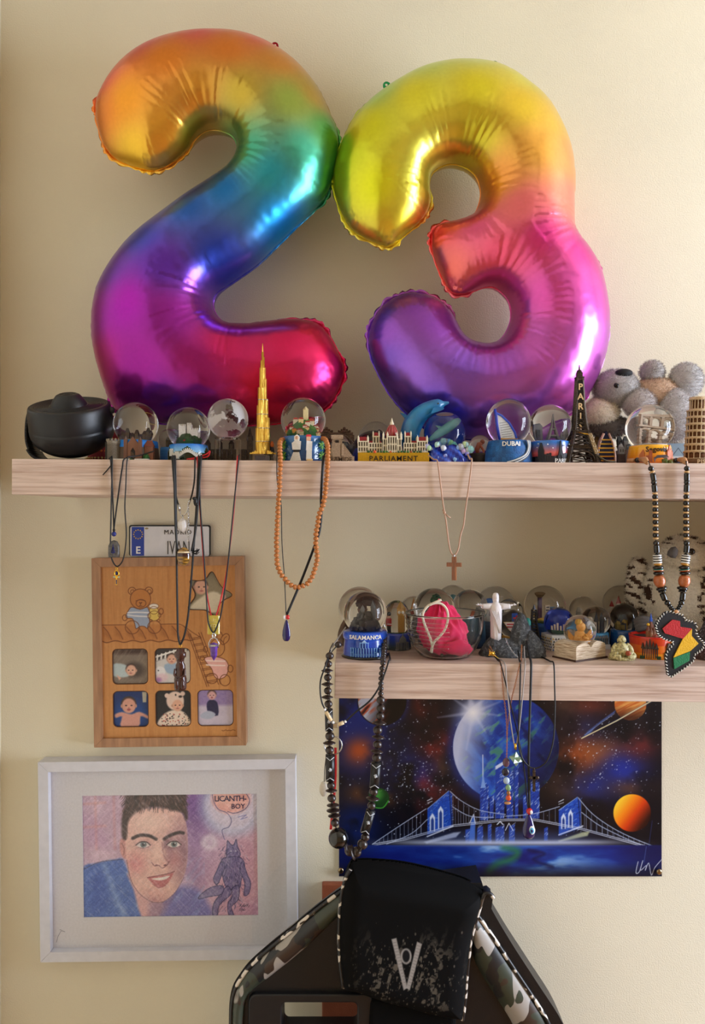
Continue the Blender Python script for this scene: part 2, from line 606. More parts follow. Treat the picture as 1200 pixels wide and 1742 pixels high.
# ------------------------------------------------------------------ foil balloons
def resample(pts, step):
    P = [Vector((a, b)) for a, b in pts] + [Vector(pts[0])]
    out = []; carry = 0.0
    for A, B in zip(P, P[1:]):
        d = (B - A).length
        t = carry
        while t < d:
            out.append(A + (B - A) * (t / d)); t += step
        carry = t - d
    return [(p.x, p.y) for p in out]

def foil_balloon(name, label, outline, colpts, tabs, Yb, seed, cat='balloon'):
    pts = [(p.x, p.y) for p in catmull([(a, b, 0) for a, b in outline], 8, True)]
    pts = resample(pts, 4.0)
    n = len(pts)
    xs = [p[0] for p in pts]; ys = [p[1] for p in pts]
    x0, x1, y0, y1 = min(xs) - 6, max(xs) + 6, min(ys) - 6, max(ys) + 6
    # inflate: solve laplace(u) = -1 inside, height = sqrt(2u)
    g = 2.0
    cv = Canvas(x0, y0, x1, y1, 1 / g)
    msk = cv.polymask(pts, 0.01) > 0.5
    u = np.where(msk, 800.0, 0.0)
    om = 1.93
    J, I = np.indices(msk.shape)
    red = ((I + J) % 2 == 0) & msk; blk = ((I + J) % 2 == 1) & msk
    for it in range(420):
        for mk in (red, blk):
            nb = np.zeros_like(u)
            nb[1:-1, 1:-1] = (u[:-2, 1:-1] + u[2:, 1:-1] + u[1:-1, :-2] + u[1:-1, 2:] + g * g) * 0.25
            u = np.where(mk, u + om * (nb - u), u)
    u = np.maximum(u, 0)
    PT = np.array(pts)
    # arc length, local concavity
    nx = np.roll(PT, -4, 0) - PT; pv = PT - np.roll(PT, 4, 0)
    turn = (pv[:, 0] * nx[:, 1] - pv[:, 1] * nx[:, 0]) / (np.linalg.norm(pv, axis=1) * np.linalg.norm(nx, axis=1) + 1e-9)
    area = sum(PT[i, 0] * PT[(i + 1) % n, 1] - PT[(i + 1) % n, 0] * PT[i, 1] for i in range(n))
    conv = turn * (1 if area > 0 else -1)
    k = np.ones(9) / 9
    conv = np.convolve(np.concatenate([conv[-4:], conv, conv[:4]]), k, 'valid')
    conc = np.clip(-conv * 7, 0, 1)
    cvx = np.clip((conv - 0.07) * 7, 0, 1)
    # points: boundary, rings just inside it, then a grid
    nrm = np.stack([-(np.roll(PT, -1, 0) - np.roll(PT, 1, 0))[:, 1], (np.roll(PT, -1, 0) - np.roll(PT, 1, 0))[:, 0]], 1)
    nrm /= np.linalg.norm(nrm, axis=1)[:, None] + 1e-9
    if area < 0:
        nrm = -nrm
    inner = []
    for dd in (0.7, 2.2, 4.6):
        inner.append(PT + nrm * dd)
    gx, gy = np.meshgrid(np.arange(x0, x1, 3.0), np.arange(y0, y1, 3.0))
    gx[1::2] += 1.5
    G = np.stack([gx.ravel(), gy.ravel()], 1)
    cand = np.concatenate(inner + [G])
    d2 = np.full(len(cand), 1e9); ni = np.zeros(len(cand), int)
    for a0 in range(0, len(cand), 4000):
        D = ((cand[a0:a0 + 4000, None, :] - PT[None]) ** 2).sum(2)
        ni[a0:a0 + 4000] = D.argmin(1); d2[a0:a0 + 4000] = D.min(1)
    dd = np.sqrt(d2)
    # inside test
    ins = np.zeros(len(cand), bool)
    for i in range(n):
        ax, ay = PT[i]; bx, by = PT[(i + 1) % n]
        c = (ay > cand[:, 1]) != (by > cand[:, 1])
        xi = (bx - ax) * (cand[:, 1] - ay) / ((by - ay) if by != ay else 1e-9) + ax
        ins ^= c & (cand[:, 0] < xi)
    isg = np.arange(len(cand)) >= 3 * n
    ok = ins & (~isg | (dd > 6.0))
    Q = cand[ok]; dq = dd[ok]; nq = ni[ok]
    V2 = [Vector(p) for p in PT] + [Vector(p) for p in Q]
    ed = [(i, (i + 1) % n) for i in range(n)]
    r = delaunay_2d_cdt(V2, ed, [], 1, 1e-6)
    v2 = np.array([(p.x, p.y) for p in r[0]]); fs = [tuple(f) for f in r[2]]
    m = len(v2)
    D = np.full(m, 1e9); NI = np.zeros(m, int)
    for a0 in range(0, m, 4000):
        DD = ((v2[a0:a0 + 4000, None, :] - PT[None]) ** 2).sum(2)
        NI[a0:a0 + 4000] = DD.argmin(1); D[a0:a0 + 4000] = np.sqrt(DD.min(1))
    # refine arc-length with projection on the tangent
    tg = np.stack([nrm[:, 1], -nrm[:, 0]], 1)
    off = ((v2 - PT[NI]) * tg[NI]).sum(1)
    sarc = NI * 4.0 + np.clip(off, -2, 2) * (1 if area > 0 else -1) * -1
    fx = (v2[:, 0] - x0) / g; fy = (v2[:, 1] - y0) / g
    ix = np.clip(fx.astype(int), 0, u.shape[1] - 2); iy = np.clip(fy.astype(int), 0, u.shape[0] - 2)
    tx = fx - ix; ty = fy - iy
    uu = (u[iy, ix] * (1 - tx) + u[iy, ix + 1] * tx) * (1 - ty) + (u[iy + 1, ix] * (1 - tx) + u[iy + 1, ix + 1] * tx) * ty
    h = np.sqrt(np.maximum(2 * uu, 0))
    edge = D < 5
    slope = np.sqrt(np.maximum(2 * np.maximum(uu, D * 45), 0))
    h = np.where(edge, slope, h)
    h[:n] = 0
    h = 0.95 * h * (np.maximum(h, 1e-6) / 96.0) ** 0.28
    # creases: fold lines running in from the bends, puckers at the rounded ends, a few long soft folds
    rs = np.random.RandomState(seed)
    per = n * 4.0
    wr = np.zeros(m)
    def ring_dist(a, b_):
        q = np.abs(a - b_); return np.minimum(q, per - q)
    s0 = 0.0
    while s0 < per:
        i = int(s0 / 4) % n
        cc, cx_ = conc[i], cvx[i]
        if cc > 0.15:
            big = rs.rand() < .4; Lr = rs.uniform(90, 170) if big else rs.uniform(40, 100); amp = -rs.uniform(1.6, 3.2) if big else -rs.uniform(.6, 1.5); wdt = rs.uniform(1.3, 2.4)
            wr += amp * cc * np.exp(-(ring_dist(sarc, s0 % per) / (wdt * (1 + D / 60) )) ** 2) * np.clip(1 - D / Lr, 0, 1) * np.clip(D / 8, 0, 1)
            s0 += rs.uniform(5, 11)
        else:
            Lr = rs.uniform(20, 60) * (0.5 + cx_); amp = -rs.uniform(0.8, 2.0) * (0.15 + cx_); wdt = rs.uniform(1.5, 3.0)
            wr += amp * np.exp(-(ring_dist(sarc, s0 % per) / wdt) ** 2) * np.clip(1 - D / Lr, 0, 1) * np.clip(D / 3, 0, 1)
            s0 += rs.uniform(9, 19)
    # broad facets: low noise that depends mostly on arc length
    facet = np.array([mnoise.noise(Vector((p[0] * 0.028, p[1] * 0.028, seed * 3.1))) for p in v2]) * 1.3
    facet2 = np.array([mnoise.noise(Vector((p[0] * 0.075, p[1] * 0.075, seed * 5.7))) for p in v2]) * 0.35
    amp = np.clip(D / 14, 0, 1)
    h = np.maximum(h + wr * 0.85 + (facet + facet2) * amp, 0)
    # colours
    cp = np.array([c[:2] for c in colpts], float); cc = np.array([c[2] for c in colpts], float)
    w = 1.0 / (((v2[:, None, :] - cp[None]) ** 2).sum(2) + 260.0) ** 1.6
    rgb = (w[:, :, None] * nlin(cc)[None]).sum(1) / w.sum(1)[:, None]
    s = S(Yb)
    mx, my = sum(xs) / n, max(ys)
    root = thing(name, label, cat, W(mx, my, Yb))
    def loc(p, hh):
        return ((p[0] - mx) * s, -hh * s, (my - p[1]) * s)
    verts = [loc(p, hh) for p, hh in zip(v2, h)]
    back_idx = {}
    for i in range(m):
        if h[i] > 0 or i >= n:
            back_idx[i] = len(verts); verts.append(loc(v2[i], -h[i]))
    faces = []
    for f in fs:
        a, b_, c = f[:3]
        ar = (v2[b_, 0] - v2[a, 0]) * (v2[c, 1] - v2[a, 1]) - (v2[b_, 1] - v2[a, 1]) * (v2[c, 0] - v2[a, 0])
        ff = f if ar < 0 else f[::-1]
        faces.append(ff)
        faces.append(tuple(back_idx.get(i, i) for i in ff[::-1]))
    me = bpy.data.meshes.new('foil_body')
    me.from_pydata(verts, [], faces)
    me.polygons.foreach_set('use_smooth', [True] * len(faces))
    at = me.color_attributes.new('Col', 'FLOAT_COLOR', 'POINT')
    cb = np.ones((len(verts), 4), np.float32)
    cb[:m, :3] = rgb
    for i, j in back_idx.items():
        cb[j, :3] = rgb[i]
    at.data.foreach_set('color', cb.ravel())
    me.materials.append(M_foil)
    o = bpy.data.objects.new('foil_body', me); COL.objects.link(o); o.parent = root
    # sealed rim: a thin scalloped strip all round
    vs, ff = [], []
    cols = np.zeros((2 * n, 4), np.float32); cols[:, 3] = 1
    for i in range(n):
        sc_ = abs(math.sin(i * 4.0 / 17.0 * PI + 0.9 * math.sin(i * 0.31)))
        wv = math.sin(i * 4.0 / 9.0) * 2.0 * (0.3 + cvx[i])
        p = PT[i]; q = PT[i] - nrm[i] * (1.0 + (1.5 + 4.5 * sc_) * (0.15 + cvx[i] * 0.9) * (1 - conc[i]))
        vs.append(loc(p + nrm[i] * 0.8, 0)); vs.append(loc(q, wv))
        cols[2 * i, :3] = rgb[i]; cols[2 * i + 1, :3] = rgb[i]
    for i in range(n):
        j = (i + 1) % n
        ff.append((2 * i, 2 * j, 2 * j + 1, 2 * i + 1))
    me = bpy.data.meshes.new('sealed_rim')
    me.from_pydata(vs, [], ff)
    me.polygons.foreach_set('use_smooth', [True] * len(ff))
    at = me.color_attributes.new('Col', 'FLOAT_COLOR', 'POINT'); at.data.foreach_set('color', cols.ravel())
    me.materials.append(M_foil)
    o = bpy.data.objects.new('sealed_rim', me); COL.objects.link(o); o.parent = root
    o.modifiers.new('thickness', 'SOLIDIFY').thickness = 0.0006
    # little hanging tabs
    for tx_, ty_, ang, col in tabs:
        b = MB()
        ring = [(7 * math.cos(a), 8.5 * math.sin(a)) for a in np.linspace(0, 2 * PI, 15)[:-1]]
        hole = [(2.2 * math.cos(a), 3 + 2.2 * math.sin(a)) for a in np.linspace(0, 2 * PI, 15)[:-1]]
        N = 14
        vv = [(x, -0.5, z) for x, z in ring] + [(x, -0.5, z) for x, z in hole] + [(x, 0.5, z) for x, z in ring] + [(x, 0.5, z) for x, z in hole]
        fq = []
        for i in range(N):
            j = (i + 1) % N
            fq += [(i, j, N + j, N + i), (2 * N + j, 2 * N + i, 3 * N + i, 3 * N + j), (j, i, 2 * N + i, 2 * N + j), (N + i, N + j, 3 * N + j, 3 * N + i)]
        b.add(vv, fq, col, False, Matrix.Rotation(ang, 4, 'Y'))
        b.build('hanging_tab', M_foil, root, sc=s, loc=((tx_ - mx) * s, 0, (my - ty_) * s))
    return root

M_foil = mat('coloured_foil', rough=0.25, metal=0.8, attr=True, spec=0.6, var=0.02, vscale=200)
two = [(163, 193), (168, 165), (185, 135), (208, 108), (240, 85), (280, 68), (330, 58), (380, 57), (425, 63), (465, 80), (505, 108),
       (540, 150), (562, 195), (576, 235), (572, 285), (556, 335), (534, 360), (508, 384), (473, 418), (440, 450), (408, 473), (384, 489), (369, 500), (363, 518),
       (370, 538), (385, 549), (410, 552), (455, 547), (500, 543), (546, 554), (577, 602), (586, 633), (573, 671), (554, 694), (520, 712),
       (470, 721), (420, 724), (340, 726), (270, 720), (225, 710), (197, 698), (178, 656), (162, 600), (157, 549), (169, 483), (209, 420), (240, 390), (274, 364),
       (320, 330), (360, 305), (389, 285), (402, 262), (402, 243), (390, 228), (362, 221), (343, 228), (331, 240), (322, 255), (309, 268), (285, 285), (255, 291), (222, 283),
       (192, 268), (174, 240)]
two_c = [(180, 150, (232, 82, 66)), (250, 84, (222, 66, 84)), (350, 68, (226, 80, 92)), (450, 80, (222, 92, 76)), (190, 205, (236, 140, 56)),
         (230, 200, (240, 160, 50)), (300, 140, (228, 138, 52)), (400, 120, (220, 130, 52)), (480, 130, (206, 140, 60)), (540, 180, (184, 150, 62)), (350, 195, (222, 160, 60)),
         (420, 200, (200, 172, 62)), (500, 210, (150, 172, 76)), (562, 240, (80, 160, 80)), (240, 272, (244, 196, 60)), (300, 250, (240, 180, 62)), (400, 250, (90, 180, 110)),
         (430, 285, (66, 172, 140)), (520, 285, (70, 170, 140)), (470, 325, (46, 164, 186)), (550, 320, (60, 150, 120)), (390, 345, (26, 120, 205)), (480, 390, (24, 132, 196)),
         (330, 370, (24, 100, 205)), (255, 420, (56, 66, 190)), (380, 455, (44, 72, 190)), (200, 470, (112, 48, 184)), (300, 480, (96, 46, 172)), (180, 550, (166, 36, 176)),
         (240, 540, (172, 32, 180)), (310, 560, (146, 34, 150)), (180, 620, (188, 34, 130)), (260, 640, (158, 34, 152)), (400, 600, (196, 34, 96)), (500, 590, (206, 30, 88)),
         (570, 620, (214, 34, 96)), (460, 680, (210, 30, 66)), (300, 700, (120, 44, 164)), (350, 640, (160, 34, 128))]
foil_balloon('number_balloon', 'rainbow foil number two balloon with gold hook and crimson foot, on the left', two, two_c,
             [(270, 72, -0.5, (196, 30, 90)), (467, 80, 0.4, (150, 20, 40))], -0.10, 3)
three = [(567, 313), (577, 255), (610, 192), (664, 147), (727, 115), (793, 106), (852, 115), (893, 140), (935, 176), (968, 242), (977, 297), (976, 350), (977, 393),
         (1000, 422), (1022, 460), (1035, 527), (1035, 577), (1022, 627), (997, 677), (968, 706), (920, 731), (860, 745), (800, 748), (745, 738), (705, 715), (672, 683), (647, 644),
         (630, 600), (629, 560), (650, 522), (677, 504), (706, 498), (743, 508), (768, 531), (781, 556), (797, 577), (827, 585), (852, 577), (868, 547), (866, 514),
         (847, 493), (827, 489), (785, 502), (764, 493), (743, 452), (733, 410), (743, 385), (777, 376), (797, 370), (810, 360), (818, 330), (810, 301), (789, 284), (764, 280),
         (739, 292), (731, 313), (733, 347), (718, 376), (689, 401), (664, 420), (639, 415), (606, 399), (583, 370)]
three_c = [(640, 170, (170, 210, 110)), (720, 125, (200, 220, 110)), (800, 112, (210, 222, 120)), (880, 150, (232, 226, 96)), (580, 280, (200, 214, 40)), (620, 240, (226, 230, 44)),
           (700, 200, (230, 226, 60)), (640, 340, (226, 230, 36)), (680, 390, (236, 220, 60)), (720, 320, (220, 220, 80)), (800, 190, (224, 214, 48)), (800, 260, (206, 196, 50)), (870, 220, (236, 206, 64)), (940, 220, (244, 206, 90)),
           (890, 290, (240, 180, 80)), (965, 290, (246, 178, 110)), (840, 330, (240, 160, 76)), (960, 360, (246, 150, 130)), (870, 380, (240, 120, 130)), (800, 400, (232, 96, 150)),
           (745, 400, (240, 84, 100)), (760, 470, (244, 120, 110)), (840, 450, (240, 90, 130)), (900, 430, (224, 60, 150)), (980, 440, (226, 66, 166)), (1000, 520, (216, 90, 186)),
           (920, 520, (222, 84, 180)), (1020, 590, (196, 96, 200)), (900, 600, (200, 96, 200)), (960, 660, (200, 90, 190)), (700, 520, (128, 60, 180)), (650, 570, (150, 84, 200)),
           (740, 560, (140, 70, 186)), (640, 620, (120, 90, 210)), (700, 650, (150, 100, 214)), (780, 640, (132, 84, 200)), (840, 620, (160, 84, 196)), (850, 700, (170, 100, 206)), (700, 700, (90, 76, 214)), (760, 730, (76, 80, 220)), (900, 730, (150, 80, 196))]
foil_balloon('number_balloon', 'foil number three balloon fading from yellow through pink to violet, on the right', three, three_c,
             [(659, 147, -0.5, (40, 150, 90)), (841, 112, 0.4, (40, 130, 60))], -0.105, 5)
# ------------------------------------------------------------------ things on the shelves
class Item:
    """a thing standing on a shelf; local unit = one picture pixel at its depth; x(), z() read picture positions"""
    def __init__(s, name, label, cat, sh, px, Y, group=None, rot=0.0, lift=0.0):
        p = on_shelf(sh, px, Y)
        s.s = S(Y); s.px = px
        p.z += lift * s.s
        s.bp = CY - (p.z - ZC) / s.s
        s.root = thing(name, label, cat, p, (0, 0, rot), group)
    def x(s, px): return px - s.px
    def z(s, py): return s.bp - py
    def put(s, name, b, m, parent=None, label=None):
        o = b.build(name, m, parent or s.root, sc=s.s)
        if label: o['label'] = label
        return o

class Hang(Item):
    """a thing whose origin is a picture point at depth Y"""
    def __init__(s, name, label, cat, px, py, Y, group=None):
        s.s = S(Y); s.px = px; s.bp = py
        s.root = thing(name, label, cat, W(px, py, Y), (0, 0, 0), group)
    def pt(s, px, py, y=0.0):
        return (px - s.px, y, s.bp - py)

def recol(b, start, fn):
    for i in range(start, len(b.f)):
        vs = [b.v[k] for k in b.f[i]]
        n = len(vs)
        x = sum(v[0] for v in vs) / n; y = sum(v[1] for v in vs) / n; z = sum(v[2] for v in vs) / n
        b.c[i] = fn(x, y, z)

def mixc(a, c, t):
    t = max(0.0, min(1.0, t))
    return tuple(a[i] + (c[i] - a[i]) * t for i in range(3))

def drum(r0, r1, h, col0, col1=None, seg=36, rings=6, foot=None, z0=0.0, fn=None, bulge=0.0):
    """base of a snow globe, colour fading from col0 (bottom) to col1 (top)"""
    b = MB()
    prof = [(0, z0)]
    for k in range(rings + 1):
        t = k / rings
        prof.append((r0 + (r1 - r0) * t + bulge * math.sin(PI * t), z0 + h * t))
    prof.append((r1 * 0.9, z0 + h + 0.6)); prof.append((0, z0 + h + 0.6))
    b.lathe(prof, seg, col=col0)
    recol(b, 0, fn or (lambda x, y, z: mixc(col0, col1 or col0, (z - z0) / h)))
    if foot:
        b.lathe([(0, z0), (r0 * 1.06, z0), (r0 * 1.06, z0 + 3), (r0 * 0.98, z0 + 4.2), (0, z0 + 4.2)], seg, col=foot)
    return b

def relief(b, poly, R, z0, d, col, x0=0.0, sidecol=None):
    t = MB(); t.prism(poly, -d, 0.6, col, sidecol=sidecol)
    t.v = wrap(t.v, R, z0, x0=x0)
    b.v_off = len(b.v)
    o = len(b.v)
    b.v += t.v; b.f += [tuple(i + o for i in f) for f in t.f]; b.c += t.c; b.sm += t.sm

def relief_box(b, x, z, w, h, R, d, col):
    relief(b, [(x - w / 2, z - h / 2), (x + w / 2, z - h / 2), (x + w / 2, z + h / 2), (x - w / 2, z + h / 2)], R, 0, d, col)

def letters(it, s, size, R=None, z0=0.0, m=None, d=1.2, bold=0.0, x0=0.0, y=0.0, spacing=1.0, name='lettering', parent=None, tilt=0.0):
    vs, fs = text_mesh(s, size, d, bold, spacing)
    b = MB()
    if R:
        vs = wrap(vs, R, z0, tilt, x0=x0)
    else:
        vs = [(a + x0, c + y, e + z0) for a, c, e in vs]
    b.add(vs, fs)
    return it.put(name, b, m or M_white, parent)

def glass_ball(it, zc, r, rz=None, cx=0.0, name='glass_dome', cut=None):
    """the water-filled ball, standing on the rim of its base"""
    b = MB()
    rz = rz or r
    n = 22
    prof = []
    for k in range(n + 1):
        a = PI * k / n
        z = -rz * math.cos(a)
        if cut is not None and zc + z < cut:
            continue
        prof.append((r * math.sin(a) if 0 < k < n else 0, z))
    if cut is not None:
        z = cut - zc
        prof = [(0, z), (r * math.sqrt(max(0, 1 - (z / rz) ** 2)), z)] + prof
    b.lathe(prof, 36, (cx, 0, zc))
    return it.put(name, b, M_glass)

def house(b, x, y, z, w, d, h, wall, roof, rh=None):
    b.box((x, y, z + h / 2), (w, d, h), wall)
    rh = rh or h * 0.4
    vs = [(x - w * .58, y - d * .58, z + h), (x + w * .58, y - d * .58, z + h), (x + w * .58, y + d * .58, z + h), (x - w * .58, y + d * .58, z + h), (x - w * .3, y, z + h + rh), (x + w * .3, y, z + h + rh)]
    b.add(vs, [(0, 1, 5, 4), (2, 3, 4, 5), (1, 2, 5), (3, 0, 4), (3, 2, 1, 0)], roof)

def spire(b, x, y, z, r, h, wall, roof, seg=6, sh=0.45):
    b.cone((x, y, z), r, r * 0.9, h * (1 - sh), seg, wall)
    b.cone((x, y, z + h * (1 - sh)), r * 1.1, 0.02, h * sh, seg, roof)

def bush(b, c, r, col, seed=0, n=1):
    rs = random.Random(seed)
    for k in range(n):
        q = MB(); q.ell((0, 0, 0), 1.0, 8, 5)
        rr = r * rs.uniform(0.6, 1.0)
        p = (c[0] + rs.uniform(-.5, .5) * r * (n > 1), c[1] + rs.uniform(-.4, .4) * r * (n > 1), c[2] + rs.uniform(-.3, .3) * r * (n > 1))
        vs = [tuple(p[i] + v[i] * rr * (1 + 0.35 * mnoise.noise(Vector(v) * 3 + Vector((seed + k, 0, 0)))) for i in range(3)) for v in q.v]
        b.add(vs, q.f, tuple(min(255, max(0, x * rs.uniform(.8, 1.2))) for x in col), False)

def town(b, r, z, seed, walls, roofs, n=10, hmax=1.0):
    rs = random.Random(seed)
    for k in range(n):
        a = rs.uniform(0, 2 * PI); q = r * math.sqrt(rs.uniform(0, 1)) * 0.8
        w = r * rs.uniform(0.22, 0.38); h = r * rs.uniform(0.35, 0.9) * hmax
        house(b, q * math.cos(a), q * math.sin(a), z, w, w, h, rs.choice(walls), rs.choice(roofs))

def snow_globe(name, label, sh, px, Y, cy, r, base, contents, rz=None, group='snow globes on the shelves', neck=None, rot=0.0, base_m=None):
    """base: function(it, ztop) building the base; contents: function(b, r, zfloor) or None"""
    it = Item(name, label, 'snow globe', sh, px, Y, group, rot)
    zc = it.z(cy)
    R2 = rz or r
    zf = zc - R2 * 0.78
    base(it, max(zf, 3.0))
    glass_ball(it, zc, r, rz, cut=zf + 0.8)
    if contents:
        b = MB(); contents(b, r * 0.72, zf + 1.2)
        it.put('scenery', b, M_resin)
    return it

# ---- star projector
it = Item('star_projector', 'matt black round star projector on a bracket at the left end of the upper shelf', 'projector', U_SH, 123, -0.175)
T = Matrix.Translation((0, 0, 56)) @ Matrix.Rotation(math.radians(21), 4, 'X')
b = MB()
prof = [(0, -49)] + [(69 * math.sin(a), -47 * math.cos(a) + 0) for a in np.linspace(0.15, PI / 2, 12)] + [(69.4, 3), (68.4, 4), (68.8, 5), (68.5, 20), (67.2, 34), (66, 39.5), (64.8, 41.8), (63, 42.6), (60.5, 42.6), (59.8, 41.6), (58.5, 42.4)]
for k in range(9):
    rr = 57 - k * 2.8
    prof += [(rr, 42.3), (rr - 0.9, 40.0), (rr - 1.6, 40.0), (rr - 2.2, 42.4)]
prof += [(30, 42.5), (0, 42.5)]
b.lathe(prof, 64, M=T)
body = it.put('body', b, M_black)
b = MB(); b.lathe([(29.5, 42), (29, 44), (25, 52), (19, 59), (15, 61), (13.5, 61), (12, 59.5), (9, 59.5), (7.5, 61), (5, 60), (0, 59)], 48, M=T)
it.put('lens_dome', b, M_black)
for k, a in enumerate((-2.05, -1.72, -1.4)):
    b = MB(); b.ell((50 * math.cos(a), 50 * math.sin(a), 42.3), (4, 2, 0.9), 12, 5, M=T)
    it.put('button', b, M_black)
b = MB(); b.box((0, 0, 0), (19, 2.0, 11), M=T @ Matrix.Rotation(math.radians(42), 4, 'Z') @ Matrix.Translation((0, -66.3, 21)))
it.put('sensor_window', b, mat('dark_smoked_plastic', (26, 20, 30), rough=0.12))
b = MB(); b.lathe([(0, -2), (6, -2), (6.5, 2), (5, 6), (0, 7)], 16, M=Matrix.Translation((66, -4, 88)) @ Matrix.Rotation(PI / 2, 4, 'Y'))
it.put('pivot_knob', b, M_black)
b = MB()
arm = catmull([(-60, 0, 92), (-67, 0, 78), (-70, 0, 52), (-68, 0, 28), (-58, 0, 10), (-44, 0, 3.5), (-20, 0, 2.2), (10, 0, 2.2), (30, 0, 2.2)], 5)
for i in range(len(arm) - 1):
    w0 = 22 if arm[i].z > 20 else 30
    p, q = arm[i], arm[i + 1]
    d = (q - p).normalized(); nrm_ = Vector((d.z, 0, -d.x)) * 1.8
    vs = [p + nrm_ + Vector((0, -w0, 0)), p - nrm_ + Vector((0, -w0, 0)), p - nrm_ + Vector((0, w0, 0)), p + nrm_ + Vector((0, w0, 0)),
          q + nrm_ + Vector((0, -w0, 0)), q - nrm_ + Vector((0, -w0, 0)), q - nrm_ + Vector((0, w0, 0)), q + nrm_ + Vector((0, w0, 0))]
    b.add(vs, [(0, 1, 5, 4), (1, 2, 6, 5), (2, 3, 7, 6), (3, 0, 4, 7), (0, 3, 2, 1), (4, 5, 6, 7)], None, True)
it.put('bracket', b, mat('bracket_black', (18, 18, 20), rough=0.5))

# ---- red beaded bell behind the projector
it = Item('beaded_bell', 'dark red beaded bell ornament with gold trim peeking out behind the projector', 'ornament', U_SH, 186, -0.075)
b = MB(); b.lathe([(0, 0), (42, 0), (43, 3), (36, 14), (26, 34), (18, 56), (14, 74), (8, 86), (0, 88)], 32, col=(120, 22, 30))
it.put('bell_body', b, mat('dark_red_cloth', (132, 24, 34), rough=0.75, bump=0.5, bscale=900))
b = MB()
for rr, z, n, c in ((43, 3, 44, (222, 160, 40)), (41, 8, 44, (160, 30, 30)), (38, 12, 40, (226, 200, 120)), (31, 24, 30, (214, 120, 60)), (22, 45, 24, (226, 190, 90)), (15.5, 70, 18, (226, 180, 80))):
    for k in range(n):
        a = 2 * PI * k / n
        b.ell((rr * math.cos(a), rr * math.sin(a), z), 2.0, 6, 4, c)
o = it.put('bead_trim', b, M_gloss); o['kind'] = 'stuff'

# ---- snow globe with stone gate
def base_gate(it, zt):
    b = drum(40, 36, zt, (70, 58, 50), (40, 130, 220), fn=lambda x, y, z: (36, 128, 224) if z > zt * 0.62 else (88, 70, 56))
    base = it.put('base', b, M_resin)
    b = MB()
    b.lathe([(0, 0), (11, 0), (11, zt * .8), (11.6, zt * .8), (11.6, zt * .95), (0, zt * .95)], 14, (-28, -30, 0), (150, 142, 130))
    for k in range(7):
        a = -PI * k / 6
        b.box((-28 + 11 * math.cos(a), -30 + 11 * math.sin(a), zt * .98), (3, 3, 4), (140, 132, 120))
    b.lathe([(0, 0), (8, 0), (8, zt * .9), (0, zt * .9)], 10, (-38, -20, 0), (70, 66, 60))
    it.put('stone_tower', b, mat('grey_stone_resin', rough=0.8, attr=True, var=0.4, vscale=1100, bump=0.8, bscale=900, bdist=0.001))
    b = MB()
    for px_, w, h in ((-6, 5, 1.0), (18, 5, 0.95)):
        b.box((px_, -39, zt * h / 2), (w, 6, zt * h), (112, 74, 56)); b.cone((px_, -39, zt * h), 3.2, .1, 6, 4, (96, 70, 60))
    b.prism([(-3, 0), (2, 0), (2, zt * .45), (6, zt * .62), (10, zt * .45), (10, 0), (15, 0), (15, zt * .8), (6, zt * 1.12), (-3, zt * .8)], -40, -35, (126, 84, 62))
    b.prism([(2, 0), (10, 0), (10, zt * .45), (6, zt * .62), (2, zt * .45)], -38, -36, (30, 22, 20))
    it.put('stone_gate', b, M_resin)
    b = MB()
    house(b, 30, -26, 0, 14, 10, zt * .7, (132, 82, 60), (120, 60, 44)); bush(b, (28, -33, 4), 6, (40, 80, 36), 3, 3); bush(b, (4, -41, 2), 3.5, (40, 90, 40), 4, 2)
    it.put('little_house', b, M_resin)
    b = MB(); b.box((2, -38, 1.6), (60, 10, 3.2), (214, 212, 206)); it.put('name_plinth', b, M_resin)
def in_city(b, r, zf):
    b.lathe([(0, 0), (r * .95, 0), (r * .7, 4), (0, 6)], 18, (0, 0, zf), (150, 150, 110))
    for k in range(9):
        x = (k - 4) * r * .2
        house(b, x, 4 - abs(k - 4), zf + 3, r * .17, r * .2, r * (.35 + .25 * ((k * 37) % 5) / 5), (96, 80, 64), (60, 44, 38))
snow_globe('snow_globe', 'snow globe with a grey stone tower and brown gate on its base, beside the projector', U_SH, 231.5, -0.185, 722, 37.5, base_gate, in_city)
# ---- small globe behind
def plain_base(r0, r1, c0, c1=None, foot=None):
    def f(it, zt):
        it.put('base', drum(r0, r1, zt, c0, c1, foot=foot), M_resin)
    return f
def in_boxes(cols, seed, n=6):
    def f(b, r, zf):
        town(b, r, zf, seed, cols, cols, n)
    return f
snow_globe('snow_globe', 'tiny snow globe on a blue base tucked between the two leftmost large globes', U_SH, 287, -0.10, 748, 18, plain_base(15, 14, (30, 70, 130), (60, 130, 200)), in_boxes([(130, 110, 80), (90, 80, 60)], 2))
